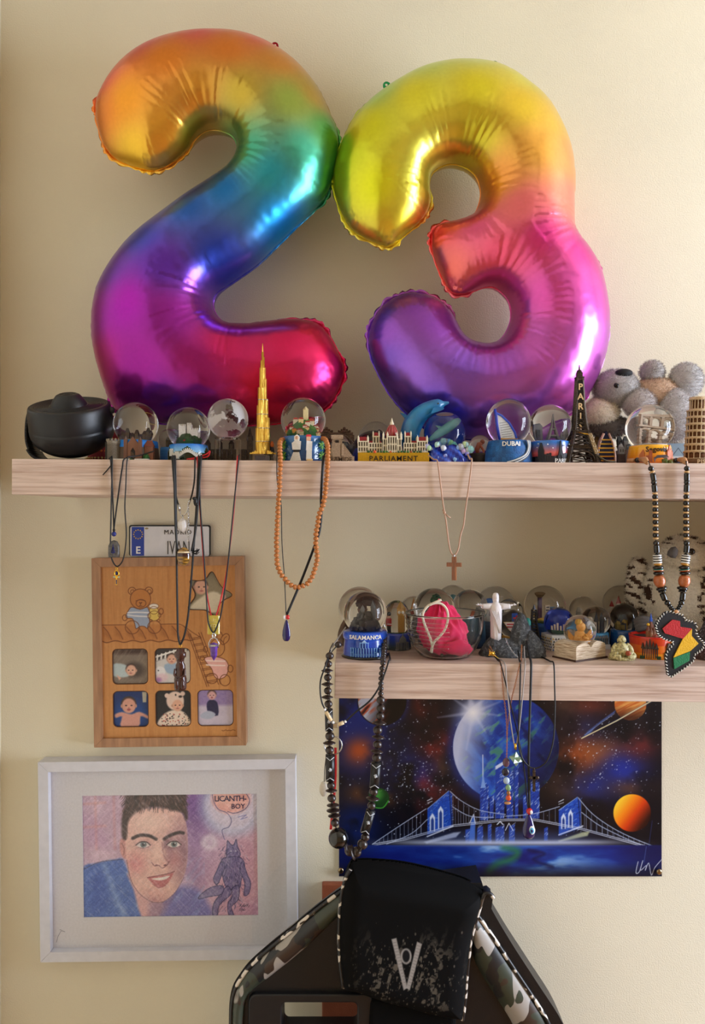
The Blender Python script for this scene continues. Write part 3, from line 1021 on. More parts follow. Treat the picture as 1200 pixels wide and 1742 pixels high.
# ---- snow globe with white wall on green hills
def base_hills(it, zt):
    def fn(x, y, z):
        a = math.atan2(x, -y)
        hill = zt * (0.62 + 0.16 * math.sin(a * 5 + 1) + 0.08 * math.sin(a * 11))
        if z < hill:
            return (20, 34, 22) if z < hill * .7 else (30, 62, 26)
        return mixc((130, 190, 240), (26, 110, 210), (z / zt - .6) * 2.4)
    it.put('base', drum(34, 32, zt, (0, 0, 0), seg=64, rings=14, fn=fn, bulge=1.5), M_gloss)
    b = MB()
    def walk(x):
        return zt * (0.42 + 0.16 * math.sin(x * 0.16 + 0.6))
    xs = np.linspace(-26, 30, 40)
    for x0_, x1_ in zip(xs, xs[1:]):
        relief(b, [(x0_, walk(x0_) - 2.6), (x1_, walk(x1_) - 2.6), (x1_, walk(x1_) + 2.2), (x0_, walk(x0_) + 2.2)], 35, 0, 1.4, (214, 214, 210))
    for k, x0_ in enumerate(xs[::2]):
        relief_box(b, x0_, walk(x0_) + 3.4, 1.5, 2.4, 35, 1.8, (226, 226, 222))
    for x_ in (-24, -12):
        relief_box(b, x_, walk(x_) + 2, 7, 12, 35, 2.4, (206, 206, 202))
    it.put('relief_wall', b, M_resin)
def in_fort(b, r, zf):
    bush(b, (0, 0, zf + r * .22), r * .55, (34, 76, 28), 5, 9)
    b.ell((-r * .12, -r * .5, zf + r * .3), r * .08, 8, 5, (210, 24, 24))
    for x, h, w in ((-.28, .55, .34), (.05, .62, .22), (.32, .36, .4)):
        b.box((x * r, 0, zf + r * .6 + h * r / 2), (w * r, w * r, h * r), (228, 228, 232))
        for k in range(4):
            b.box((x * r + (k - 1.5) * w * r * .28, -w * r * .45, zf + r * .6 + h * r + 1), (w * r * .16, 1.5, 2.5), (236, 236, 238))
    b.box((.1 * r, -2, zf + r * .66), (r * .95, 2, r * .26), (220, 220, 224))
snow_globe('snow_globe', 'snow globe with a white wall snaking over green hills on its base', U_SH, 321, -0.195, 729, 36.5, base_hills, in_fort)
# ---- glass earth on a clear stand
it = Item('glass_earth', 'clear glass earth ball with frosted continents on a clear stand', 'glass ball', U_SH, 388, -0.2)
def frosted():
    m = bpy.data.materials.new('frosted_continents'); m.use_nodes = True
    nt = m.node_tree; L = nt.links.new; b = nt.nodes['Principled BSDF']
    b.inputs['Transmission Weight'].default_value = 1.0; b.inputs['IOR'].default_value = 1.36
    tc = nt.nodes.new('ShaderNodeTexCoord'); n = nt.nodes.new('ShaderNodeTexNoise')
    n.inputs['Scale'].default_value = 34; n.inputs['Detail'].default_value = 5; n.inputs['Roughness'].default_value = 0.6
    L(tc.outputs['Object'], n.inputs['Vector'])
    r = nt.nodes.new('ShaderNodeMapRange'); r.inputs['From Min'].default_value = 0.50; r.inputs['From Max'].default_value = 0.515
    L(n.outputs['Fac'], r.inputs['Value'])
    q = nt.nodes.new('ShaderNodeMapRange'); q.inputs['To Min'].default_value = 0.0; q.inputs['To Max'].default_value = 0.5
    L(r.outputs['Result'], q.inputs['Value']); L(q.outputs['Result'], b.inputs['Roughness'])
    t = nt.nodes.new('ShaderNodeMapRange'); t.inputs['To Min'].default_value = 1.0; t.inputs['To Max'].default_value = 0.62
    L(r.outputs['Result'], t.inputs['Value']); L(t.outputs['Result'], b.inputs['Transmission Weight'])
    b.inputs['Base Color'].default_value = (0.95, 0.95, 0.97, 1)
    return m
zc = it.z(713)
b = MB()
prof = [(0, -32)] + [(34.5 * math.sin(a), -34.5 * math.cos(a)) for a in np.linspace(0.4, PI - 0.05, 20)] + [(0, 34.5)]
b.lathe(prof, 40, (0, 0, zc)); it.put('ball', b, frosted())
top = zc - 32.2
for x in (-18, 18):
    b = MB(); b.box((x, 0, top / 2 - 0.5), (3.4, 34, top - 1)); it.put('stand_leg', b, M_glass)
b = MB(); b.lathe([(8, top - 3), (19, top - 3), (19, top - 0.3), (8, top - 0.3), (8, top - 3)], 28); it.put('stand_ring', b, M_glass)
# ---- dark bronze cathedral model behind, long and low, with a tower
it = Item('cathedral_model', 'long low dark brown cathedral model in the shadow behind the glass earth ball', 'model', U_SH, 380, -0.09)
b = MB()
b.box((0, 0, 10), (84, 26, 20)); b.box((0, 0, 24), (78, 18, 10))
for k in range(11):
    b.box((-40 + 8 * k, -13.5, 10), (2.2, 2.5, 22)); b.cone((-40 + 8 * k, -13.5, 21), 1.6, .1, 6, 4)
for x in (-26, -6, 14):
    spire(b, x, 0, 26, 5, 22, None, None)
it.put('nave', b, M_bronze)
b = MB(); b.box((46, -4, 22), (9, 9, 44)); b.box((46, -4, 46), (7, 7, 8)); b.cone((46, -4, 50), 4.5, .2, 16, 8)
for sx in (-4, 4):
    for sy in (-8, 0):
        b.cone((46 + sx, sy, 44), 1.2, .1, 9, 4)
it.put('bell_tower', b, M_bronze)
# ---- golden stepped tower on a crystal block
it = Item('golden_tower', 'tall slim golden stepped skyscraper model with a needle tip on a crystal block', 'model', U_SH, 447, -0.215)
bz = it.z(773)
b = MB(); b.box((0, 0, bz / 2), (42, 26, bz - 0.4)); it.put('crystal_block', b, M_glass)
b = MB(); b.box((0, 0, bz * .45), (24, 16, bz * .7)); it.put('grey_core', b, mat('grey_core_plastic', (96, 88, 96), rough=0.4), None)
gt = mat('polished_gold', (236, 196, 92), rough=0.3, metal=1.0, var=0.1, vscale=900, bump=0.4, bscale=1200, stretch=(1, 1, .04))
H = it.z(584) - bz
b = MB()
tiers = [(0, 0, 10.5, .10), (-6, -1, 5.5, .235), (6, 1, 5.5, .33), (-4.5, 0, 5, .44), (4.6, 1, 4.4, .50), (-2.4, -2, 5, .60), (2.6, 0, 4, .68), (0, 0, 5, .78), (-.8, 0, 2.6, .845), (.8, 0, 2.2, .875), (0, 0, 1.6, .92)]
for x, y, r, t in tiers:
    b.lathe([(0, 0), (r, 0), (r, H * t - 1), (r * .9, H * t), (0, H * t)], 12, (x, y, bz), smooth=False)
    for k in range(8):
        a = 2 * PI * k / 8
        b.tube([(x + r * math.cos(a), y + r * math.sin(a), bz), (x + r * math.cos(a), y + r * math.sin(a), bz + H * t)], 0.5, 4)
b.lathe([(1.3, H * .9), (0.8, H * .97), (0.35, H), (0, H)], 8, (0, 0, bz))
it.put('stepped_shaft', b, gt)
b = MB()
for t in (.115, .235, .36, .49):
    for x, y, r, tt in tiers:
        if tt > t:
            b.tube([(x + (r + .5) * math.cos(a), y + (r + .5) * math.sin(a), bz + H * t) for a in np.linspace(0, 2 * PI, 13)[:-1]], 0.6, 4, closed=True)
it.put('silver_bands', b, M_silver)
b = MB()
for k in range(9):
    a = 2 * PI * k / 9
    for q, h in ((12, 6), (16, 4), (20, 2.4)):
        b.box((q * math.cos(a), q * .6 * math.sin(a), bz + h / 2), (4.4, 4.4, h))
it.put('podium', b, gt)
# ---- small dark figurines behind
for px_, h, c2, lab in ((457, 64, (40, 90, 60), 'dark miniature column with a green tip behind the wooden bead string'), (463, 44, (200, 100, 30), 'small dark figurine with an orange top beside the golden tower')):
    it = Item('figurine', lab, 'figurine', U_SH, px_, -0.10)
    b = MB(); b.lathe([(0, 0), (7, 0), (7, 3), (4, 5), (3, h * .4), (4.5, h * .5), (3.2, h * .68), (2.2, h * .75)], 10, col=(36, 30, 30)); b.lathe([(2.2, h * .75), (3.6, h * .82), (2.6, h * .93), (0, h)], 10, col=c2)
    it.put('painted_body', b, M_resin)
# ---- blue globe with a couple in white
def base_couple(it, zt):
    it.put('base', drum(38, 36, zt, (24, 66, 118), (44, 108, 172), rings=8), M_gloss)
    def person(x, dress, hat, w, parts):
        b = MB()
        vs = []
        for poly, c in parts:
            relief(b, [(x + p * w, q) for p, q in poly], 38, 0, 3.0, c)
        return b
    b = MB(); x = -8
    relief(b, [(x - 11, 1), (x + 7, 1), (x + 4, 15), (x - 5, 15)], 38, 0, 3.2, (226, 224, 220))
    relief(b, [(x - 4, 15), (x + 4, 15), (x + 6, 21), (x - 6, 21)], 38, 0, 3.8, (30, 28, 30))
    relief(b, [(x - 6, 19), (x + 6, 19), (x + 7, 33), (x - 1, 35), (x - 7, 30)], 38, 0, 4.4, (228, 226, 224))
    relief(b, [(x - 3, 34), (x + 4, 33), (x + 5, 40), (x + 1, 44), (x - 3, 41)], 38, 0, 4.6, (232, 230, 226))
    relief(b, [(x - 1, 36), (x + 2.5, 36), (x + 2.5, 41), (x - 1, 41)], 38, 0, 5.4, (206, 160, 130))
    it.put('woman_relief', b, M_resin)
    b = MB(); x = 12
    relief(b, [(x - 5, 2), (x + 4, 2), (x + 4, 20), (x - 4, 20)], 38, 0, 3.4, (222, 218, 208))
    relief(b, [(x - 5, 18), (x + 4, 18), (x + 4.5, 33), (x - 4, 34)], 38, 0, 4.0, (228, 226, 222))
    relief(b, [(x - 4.5, 34), (x + 2, 34), (x + 2, 41), (x - 4.5, 41)], 38, 0, 4.4, (206, 160, 130))
    relief(b, [(x - 5.5, 40.5), (x + 3, 40.5), (x + 2, 44), (x - 4, 44)], 38, 0, 5.0, (190, 30, 40))
    relief(b, [(x - 4, 1), (x + 5, 1), (x + 5, 4), (x - 4, 4)], 38, 0, 4.6, (214, 180, 120))
    it.put('man_relief', b, M_resin)
    for x in (-33, 36):
        b = MB()
        for zz in (10, 28):
            for k in range(9):
                a = 2 * PI * k / 9
                q = MB(); q.box((4.2, 0, 0), (8, 1.2, 1.6), mixc((44, 110, 40), (150, 190, 60), (k % 3) / 2.5), M=Matrix.Rotation(a, 4, 'Y'))
                ang = x / 38.0
                M_ = Matrix.Rotation(-(-ang), 4, 'Z') @ Matrix.Translation((0, -40.5, zz))
                b.add(q.v, q.f, q.c[0], False, M_)
        it.put('palm_relief', b, M_resin)
def in_village(b, r, zf):
    rs = random.Random(4)
    b.lathe([(0, 0), (r, 0), (r * .8, r * .5), (r * .3, r * 1.0), (0, r * 1.1)], 14, (0, 2, zf), (60, 110, 44), smooth=False)
    for k in range(34):
        a = rs.uniform(-PI, 0.2); t = rs.uniform(0.05, .95); q = r * (1 - .72 * t)
        if k % 3 == 0:
            bush(b, (q * math.cos(a), 2 + q * math.sin(a), zf + r * t), r * .16, (52, 120, 40), k)
        else:
            house(b, q * math.cos(a), 2 + q * math.sin(a), zf + r * t - 2, r * .24, r * .2, r * .24, rs.choice([(232, 206, 150), (226, 160, 70), (230, 220, 200), (220, 190, 130)]), rs.choice([(170, 50, 36), (190, 70, 50)]), r * .09)
    b.box((r * .12, 0, zf + r * 1.25), (r * .22, r * .2, r * .55), (236, 222, 170)); b.cone((r * .12, 0, zf + r * 1.5), r * .15, .1, r * .16, 4, (220, 200, 150))
snow_globe('snow_globe', 'snow globe with a hillside village and two figures in white on its blue base', U_SH, 516, -0.2, 714.5, 38, base_couple, in_village)
# ---- step pyramid
it = Item('step_pyramid', 'beige stone step pyramid souvenir lettered on its plinth', 'souvenir', U_SH, 577, -0.2)
stone = mat('beige_carved_stone', (176, 152, 128), rough=0.8, var=0.35, vscale=700, bump=0.7, bscale=900, bdist=0.001)
b = MB(); b.box((0, 0, 5), (52, 40, 10)); it.put('plinth', b, stone)
n = 9
for k in range(n):
    b = MB(); w = 46 - k * 3.6
    b.box((0, 0, 10 + 2.5 * k + 1.0), (w, w * .85, 2.2)); it.put('step_tier', b, stone)
b = MB()
for k in range(14):
    b.box((-4, -22 + k * 1.15, 10 + k * 1.75), (13, 2.4, 2.0))
it.put('stairway', b, stone)
for x in (-12.5, 4.5):
    b = MB(); b.prism([(0, 0), (4, 0), (4, 26), (0, 26)], -1.5, 1.5, M=Matrix.Translation((x, -21, 10)) @ Matrix.Rotation(math.radians(-33), 4, 'X')); it.put('stair_ramp', b, stone)
b = MB(); b.box((-3, 0, 36), (17, 14, 8)); b.box((-3, 0, 43.5), (20, 17, 7)); it.put('temple', b, stone)
b = MB(); b.box((-3, -7.4, 35), (6, 1, 6)); it.put('temple_door', b, mat('dark_recess', (40, 30, 26), rough=0.9))
letters(it, 'PIRAMIDE', 10.5, None, 1.4, mat('carved_dark', (84, 66, 54), rough=0.9), 0.8, x0=0, y=-20.3, bold=0.03)
# ---- carved arch gate + dark globe behind
it = Item('carved_gate', 'dark brown carved triple gate souvenir behind the beige step pyramid', 'souvenir', U_SH, 574, -0.075)
b = MB()
brown = ramp_mat('brown_carved_resin', [(0.3, (54, 36, 30)), (0.7, (136, 104, 84))], scale=500, rough=0.7, bump=0.6)
b.box((0, 0, 52), (58, 14, 7)); b.box((0, 0, 58), (54, 12, 4))
for x in (-26, -9, 9, 26):
    b.box((x, 0, 25), (6, 12, 50))
for x in (-18, 12):
    b.lathe([(0, 0), (9, 0), (6, 4), (3, 5), (2, 9), (0, 10)], 8, (x, 0, 60), smooth=False)
    for k in range(5):
        b.ell((x - 9 + 4.5 * k, -4, 62 + (2 - abs(k - 2)) * 2), 2.2, 6, 4)
it.put('carved_arches', b, brown)
snow_globe('snow_globe', 'snow globe with dark blue-black water behind the step pyramid', U_SH, 577, -0.125, 766, 28, plain_base(26, 25, (40, 36, 40)),
           lambda b, r, zf: (b.lathe([(0, 0), (r, 0), (r * 1.05, r * .8), (r * .5, r * 1.5), (0, r * 1.6)], 16, (0, 6, zf), (22, 30, 44)), town(b, r * .6, zf, 8, [(60, 60, 66)], [(40, 40, 44)], 5)))
# ---- globes behind the parliament model
snow_globe('snow_globe', 'flat topped clear snow globe with a brown rock standing behind the parliament model', U_SH, 640, -0.07, 747, 30, plain_base(26, 25, (60, 56, 60)),
           lambda b, r, zf: (b.lathe([(0, 0), (r * .7, 0), (r * .45, r * .9), (r * .15, r * 1.5), (0, r * 1.6)], 7, (4, 0, zf), (70, 50, 44), smooth=False)))
def base_dome(it, zt):
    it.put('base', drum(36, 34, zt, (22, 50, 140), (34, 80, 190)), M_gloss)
snow_globe('snow_globe', 'snow globe with deep blue water right behind the parliament model', U_SH, 636, -0.13, 770, 38, base_dome,
           lambda b, r, zf: b.lathe([(0, 0), (r, 0), (r * 1.1, r * .6), (r * .8, r * 1.25), (0, r * 1.35)], 20, (0, 4, zf), (26, 54, 168)))
# ---- parliament model
it = Item('parliament_model', 'ivory parliament building model with red dome on a gold plinth reading PARLIAMENT', 'model', U_SH, 667, -0.205)
pt = it.z(771)
b = MB(); b.box((2, 0, pt / 2), (120, 30, pt)); o = it.put('gold_plinth', b, mat('gold_paint', (206, 164, 44), rough=0.35, metal=0.55, var=0.12, vscale=400))
o.modifiers.new('edge', 'BEVEL').width = 0.0006
letters(it, 'PARLIAMENT', 12.5, None, 2.6, mat('black_lettering', (24, 22, 20), rough=0.5), 1.2, x0=2, y=-15.4, bold=0.08, spacing=1.16)
IV, RD, DK = (226, 216, 192), (150, 34, 44), (112, 100, 84)
def hall(b, x, w, d, h, z=pt):
    b.box((x, 0, z + h / 2), (w, d, h), (150, 140, 120))
    n = max(2, int(w / 4))
    for k in range(n + 1):
        xx = x - w / 2 + w * k / n
        b.box((xx, -d / 2, z + h / 2), (1.3, 1.8, h), IV)
    for t in (0.08, .5, .96):
        b.box((x, -d / 2, z + h * t), (w + 1, 1.6, 1.6), IV)
    for k in range(n):
        xx = x - w / 2 + w * (k + .5) / n
        b.box((xx, -d / 2 + .2, z + h * .3), (1.4, .8, h * .22), (70, 60, 52)); b.box((xx, -d / 2 + .2, z + h * .75), (1.4, .8, h * .3), (70, 60, 52))
for x, w, h, nm in ((-30, 26, 17, 'long_wing'), (33, 26, 17, 'long_wing')):
    b = MB(); hall(b, x, w, 16, h); b.box((x, 0, pt + h + 2), (w, 12, 4), RD, top=.8, topy=.3); it.put(nm, b, M_resin)
for x in (-49, 51):
    b = MB(); hall(b, x, 17, 20, 20); b.box((x, 0, pt + 24), (15, 18, 7), RD, top=.75, topy=.4)
    for sx in (-8, 8):
        for sy in (-9.5, 9.5):
            spire(b, x + sx, sy, pt + 18, 1.8, 12, IV, IV)
    it.put('end_pavilion', b, M_resin)
for x in (-27, 27):
    b = MB(); hall(b, x, 10, 12, 29); b.box((x, 0, pt + 32), (8, 9, 6), RD, top=.7, topy=.7)
    for sx in (-5, 5):
        spire(b, x + sx, -5.5, pt + 27, 1.4, 11, IV, IV)
    it.put('tower', b, M_resin)
b = MB(); hall(b, 0, 30, 24, 24); hall(b, 0, 16, 28, 28)
for sx in (-15, -8, 8, 15):
    spire(b, sx, -12.5, pt + 22, 1.9, 14, IV, IV)
b.box((0, -6, pt + 29), (14, 12, 5), RD, top=.3)
it.put('central_block', b, M_resin)
b = MB(); b.lathe([(10.5, 24), (10.5, 29), (11, 30), (10, 36), (7, 43), (3.5, 48)], 16, (0, 0, pt), RD)
for k in range(12):
    a = 2 * PI * k / 12
    b.tube([(r_ * math.cos(a), r_ * math.sin(a), pt + z_) for r_, z_ in ((11.2, 30), (10.2, 36), (7.2, 43), (3.6, 48.3))], 0.5, 4, (196, 120, 110))
it.put('red_dome', b, M_gloss)
b = MB(); b.lathe([(3.5, 48), (3.5, 51), (2.4, 53), (1.2, 57), (0, 61)], 10, (0, 0, pt), IV); it.put('lantern', b, M_resin)
b = MB()
for k in range(16):
    bush(b, (-40 + k * 5.3 + (8 if k > 7 else 0), -13 - (k % 3), pt + 1.3), 2.6, [(44, 92, 40), (52, 110, 50), (196, 84, 40)][k % 5 % 3], k)
it.put('shrubbery', b, M_resin)
# ---- dolphin snow globe
it = Item('dolphin_snow_globe', 'blue dolphin leaping beside a globe on a blue wave base', 'snow globe', U_SH, 757, -0.19)
blue = ramp_mat('dolphin_blue', [(0.35, (16, 84, 150)), (0.65, (36, 128, 184))], scale=40, rough=0.3, coat=0.3)
spine = catmull([(it.x(712), 6, 8), (it.x(700), 6, 26), (it.x(698), 6, 48), (it.x(703), 5, 68), (it.x(716), 4, 85), (it.x(733), 3, 96), (it.x(748), 2, 101), (it.x(756), 1, 103), (it.x(764), 1, 105)], 5)
rad_k = [6, 12, 16.5, 17, 15, 12.5, 10.5, 4.2, 1.8]
rad = [float(np.interp(i, np.arange(9) * 5, rad_k)) for i in range(len(spine))]
b = MB(); b.tube(spine, rad, 16); body = it.put('dolphin_body', b, blue)
b = MB(); b.prism([(it.x(706), 74), (it.x(690), 86), (it.x(681), 88), (it.x(688), 80), (it.x(697), 64)], 3, 8); it.put('dorsal_fin', b, blue, body)
b = MB(); b.prism([(it.x(732), 84), (it.x(751), 90), (it.x(755), 93), (it.x(746), 96), (it.x(736), 94)], -13, -9); it.put('flipper', b, blue, body)
b = MB(); b.ell((it.x(745), -8.6, 102), (1.5, 1, 1.5), 8, 5); it.put('eye', b, M_black, body)
b = MB(); b.prism([(it.x(712), 14), (it.x(722), 30), (it.x(733), 33), (it.x(728), 24), (it.x(733), 12), (it.x(722), 14)], -4, 2); it.put('tail_fluke', b, mat('pale_dolphin_blue', (96, 150, 200), rough=.35), body)
def wave_base():
    b = MB()
    seg, rg = 56, 12
    vs, fs = [], []
    for i in range(rg + 1):
        t = i / rg
        for k in range(seg):
            a = 2 * PI * k / seg
            R_ = 42 * (1 - .35 * t ** 2) * (1 + 0.10 * math.sin(a * 6 + t * 4) + .05 * math.sin(a * 11))
            vs.append((R_ * math.cos(a) * 1.02, R_ * math.sin(a) * .85, 30 * t + 3 * math.sin(a * 5 + 1) * t))
    for i in range(rg):
        for k in range(seg):
            k2 = (k + 1) % seg
            fs.append((i * seg + k, i * seg + k2, (i + 1) * seg + k2, (i + 1) * seg + k))
    fs.append(tuple(rg * seg + k for k in range(seg))); fs.append(tuple(range(seg))[::-1])
    b.add(vs, fs, (30, 60, 190), True)
    recol(b, 0, lambda x, y, z: mixc((20, 36, 140), (44, 90, 214), .5 + .5 * math.sin(x * .35 + z * .4)))
    return b
it.put('wave_base', wave_base(), M_gloss)
rs = random.Random(2)
for k, (x, z, r) in enumerate(((-34, 28, 6), (-27, 24, 5), (-8, 26, 5), (-15, 29, 5), (22, 27, 6), (30, 30, 6), (38, 24, 7), (-12, 8, 6), (-4, 12, 4), (14, 5, 5), (20, 9, 4), (34, 18, 5), (27, 20, 5), (-38, 20, 6))):
    b = MB(); bush(b, (x, -32 + abs(x) * .25, z), r, (186, 200, 224), k, 2); it.put('foam_curl', b, M_gloss)
glass_ball(it, it.z(737), 36, cut=26)
b = MB()
z0 = it.z(737)
sp = catmull([(-22, 0, z0 - 10), (-10, 0, z0 - 2), (4, 0, z0 + 7), (14, 0, z0 + 14), (20, 0, z0 + 18)], 4)
b.tube(sp, [2 + 4 * math.sin(PI * i / (len(sp) - 1)) for i in range(len(sp))], 10, (90, 150, 160))
b.prism([(-4, z0 + 2), (-12, z0 + 10), (-6, z0 + 9), (2, z0 + 6)], -1, 1, (80, 140, 150)); b.prism([(-21, z0 - 9), (-28, z0 - 14), (-24, z0 - 6)], -1, 1, (80, 140, 150))
for k in range(9):
    bush(b, (-8 + k * 3.2, 0, z0 - 16 + 6 * math.sin(k * .5)), 5, (120, 170, 190), k)
it.put('scenery', b, M_resin)
b = MB(); b.lathe([(0, 0), (24, 0), (27, 8), (28.5, 18), (27, 30), (21, 42), (20, 41.4), (25.5, 30), (27, 18), (25.5, 8), (0, 2)], 30, (0, 0, z0 - 24), (26, 66, 190))
keep = [i for i, f in enumerate(b.f) if sum(b.v[k][1] for k in f) / len(f) > 7 or sum(b.v[k][2] for k in f) / len(f) < z0 - 21]
b.f = [b.f[i] for i in keep]; b.c = [b.c[i] for i in keep]; b.sm = [b.sm[i] for i in keep]
it.put('water_swirl', b, M_gloss)
# ---- tiny dark globe with an orange figure
def base_dark(it, zt):
    it.put('base', drum(20, 18, zt, (30, 26, 26), (66, 54, 44)), M_resin)
    letters(it, 'COPENHAGEN', 5.2, 20.3, 2.5, mat('faded_gold_lettering', (160, 130, 80), rough=.5), .8, bold=.05)
snow_globe('snow_globe', 'tiny snow globe with an orange-brown seated figure on a dark base', U_SH, 817, -0.15, 758, 18, base_dark,
           lambda b, r, zf: (b.tube([(-3, 0, zf), (-4, 0, zf + r * .6), (-1, 0, zf + r * 1.1), (3, 0, zf + r * 1.25)], [2.5, 3, 3.4, 2], 8, (176, 92, 60)), b.tube([(0, -2, zf + r), (5, -2, zf + r * .4), (3, -2, zf)], 1.7, 6, (176, 92, 60)), b.ell((3, 0, zf + r * 1.35), 3, 8, 6, (170, 84, 56)), b.ell((0, 0, zf), (r * .8, r * .6, 3), 10, 5, (110, 60, 40))))
# ---- Dubai globe
def base_dubai(it, zt):
    def fn(x, y, z):
        return mixc((22, 60, 110), (40, 120, 200), .5 + .5 * mnoise.noise(Vector((x, y, z)) * .12))
    it.put('base', drum(40, 34, zt, (20, 60, 120), fn=fn, seg=40, rings=8, bulge=1.5), mat('rough_blue_resin', rough=.6, attr=True, var=.2, vscale=500, bump=.8, bscale=500, bdist=.001))
    for k in range(4):
        b = MB()
        pts = [(26 + k * 2.2, zt * .98), (29 + k * 1.6, zt * .7), (22 + k * 2, zt * .36), (4 + k * 4, zt * .12), (-10 + k * 6, 0.5)]
        p3 = [Vector((x, 0, z)) for x, z in pts]
        p3 = catmull(p3, 6)
        v = wrap([(p.x, -1.6, p.z) for p in p3], 39)
        b.tube(v, 1.7, 5); it.put('road_stripe', b, mat('road_grey', (70, 78, 92), rough=.5) if k % 2 else mat('road_white', (206, 210, 216), rough=.5))
    letters(it, 'DUBAI', 10.5, 38.4, zt - 10.5, mat('white_lettering', (236, 236, 236), rough=.4), 1.4, bold=.25, x0=-3)
def in_sail(b, r, zf):
    M_ = Matrix.Rotation(math.radians(-10), 4, 'Y')
    h = r * 1.75
    b.prism([(-r * .45, 0), (r * .42, 0), (r * .36, h * .35), (r * .18, h * .62), (-r * .12, h * .86), (-r * .36, h * .98), (-r * .4, h * .6)], -3, 3, (236, 240, 246), M=Matrix.Translation((0, 0, zf)) @ M_)
    b.tube([M_ @ Vector(p) + Vector((0, 0, zf)) for p in ((-r * .45, -3, 0), (-r * .42, -3, h * .6), (-r * .38, -3, h * .9), (-r * .4, -3, h * 1.12))], 2.0, 6, (30, 60, 200))
    b.tube([M_ @ Vector(p) + Vector((0, 0, zf)) for p in ((-r * .36, -3, h * .98), (-r * .1, -3, h * .87), (r * .2, -3, h * .62), (r * .38, -3, h * .33), (r * .44, -3, 0))], 1.6, 6, (40, 80, 210))
    for k in range(9):
        b.box((0, 0, 0), (r * .5, 7, .9), (170, 176, 186), M=Matrix.Translation((0, 0, zf)) @ M_ @ Matrix.Translation((-r * .02, 0, h * (.1 + .07 * k))))
    b.ell((0, 0, zf), (r * .9, r * .7, 4), 14, 5, (96, 98, 90)); b.box((0, -4, zf + 4), (r * .9, 5, 6), (214, 150, 40))
snow_globe('snow_globe', 'egg-shaped snow globe with a white sail tower on a blue base reading DUBAI', U_SH, 865.5, -0.2, 719, 37.5, base_dubai, in_sail, rz=41)
# ---- Paris globe
def base_paris(it, zt):
    def fn(x, y, z):
        t = z / zt
        if t > .45:
            return mixc((232, 110, 110), (56, 120, 210), (t - .45) / .45)
        return (26, 24, 34) if t < .3 else mixc((190, 70, 80), (232, 110, 110), (t - .3) / .15)
    it.put('base', drum(34, 33, zt, (0, 0, 0), fn=fn, seg=40, rings=16), M_gloss)
    b = MB()
    for k in range(17):
        x = -32 + 4 * k
        h = zt * (.28 + .2 * ((k * 29) % 7) / 7)
        relief(b, [(x - 1.8, 0), (x + 1.8, 0), (x + 1.8, h), (x - 1.8, h)], 34, 0, 1.2, (40, 38, 48))
    it.put('skyline_relief', b, M_resin)
    b = MB(); relief(b, [(3, zt * .2), (7, zt * .2), (9, zt * .42), (11, zt * .2), (15, zt * .2), (11, zt * .6), (9.6, zt * .98), (8.4, zt * .98), (7, zt * .6)], 34, 0, 2.2, (20, 20, 28)); it.put('tower_relief', b, M_resin)
    b = MB(); relief(b, [(-28, zt * .2), (-18, zt * .2), (-18, zt * .55), (-20, zt * .7), (-22.3, zt * .9), (-23.7, zt * .9), (-26, zt * .7), (-28, zt * .55)], 34, 0, 2.2, (22, 22, 30)); it.put('basilica_relief', b, M_resin)
    b = MB()
    for x, z in ((-28, .86), (-12, .82), (-4, .66), (16, .78), (24, .7), (29, .84), (-30, .7)):
        v = wrap([(x, -1, zt * z)], 34)[0]; b.ell(v, 1.2, 6, 4, (236, 236, 240))
    it.put('snow_dots', b, M_resin)
    letters(it, 'PARIS', 9.5, 34.6, 1.2, MATS['white_lettering'], 1.2, bold=.2, x0=11)
def in_paris(b, r, zf):
    G = (112, 110, 114)
    b.ell((0, 0, zf), (r, r * .8, 4), 16, 5, (226, 226, 232))
    x = r * .15
    for sx in (-1, 1):
        for sy in (-1, 1):
            b.tube([(x + sx * r * .36, sy * r * .3, zf + 2), (x + sx * r * .2, sy * r * .17, zf + r * .5), (x + sx * r * .07, sy * r * .05, zf + r * 1.0), (x, 0, zf + r * 1.6)], [2.2, 1.8, 1.2, .6], 5, G)
    b.box((x, 0, zf + r * .5), (r * .5, r * .4, 2), G); b.box((x, 0, zf + r * .85), (r * .3, r * .24, 1.6), G)
    b.prism([(-r * .95, zf + 2), (-r * .4, zf + 2), (-r * .4, zf + r), (-r * .55, zf + r * 1.15), (-r * .9, zf + r * 1.1)], -2, 3, (90, 88, 92)); b.box((-r * .66, -2.5, zf + r * .5), (r * .22, 2, r * .6), (40, 38, 42))
    spire(b, r * .75, 0, zf + 2, r * .17, r * 1.15, (130, 128, 130), (120, 118, 122), 8, .6); spire(b, r * .55, 0, zf + 2, r * .1, r * .7, (130, 128, 130), (120, 118, 122), 6, .6)
snow_globe('snow_globe', 'snow globe with a dark city skyline under pink and blue sky, reading PARIS', U_SH, 936, -0.2, 724, 35.7, base_paris, in_paris)
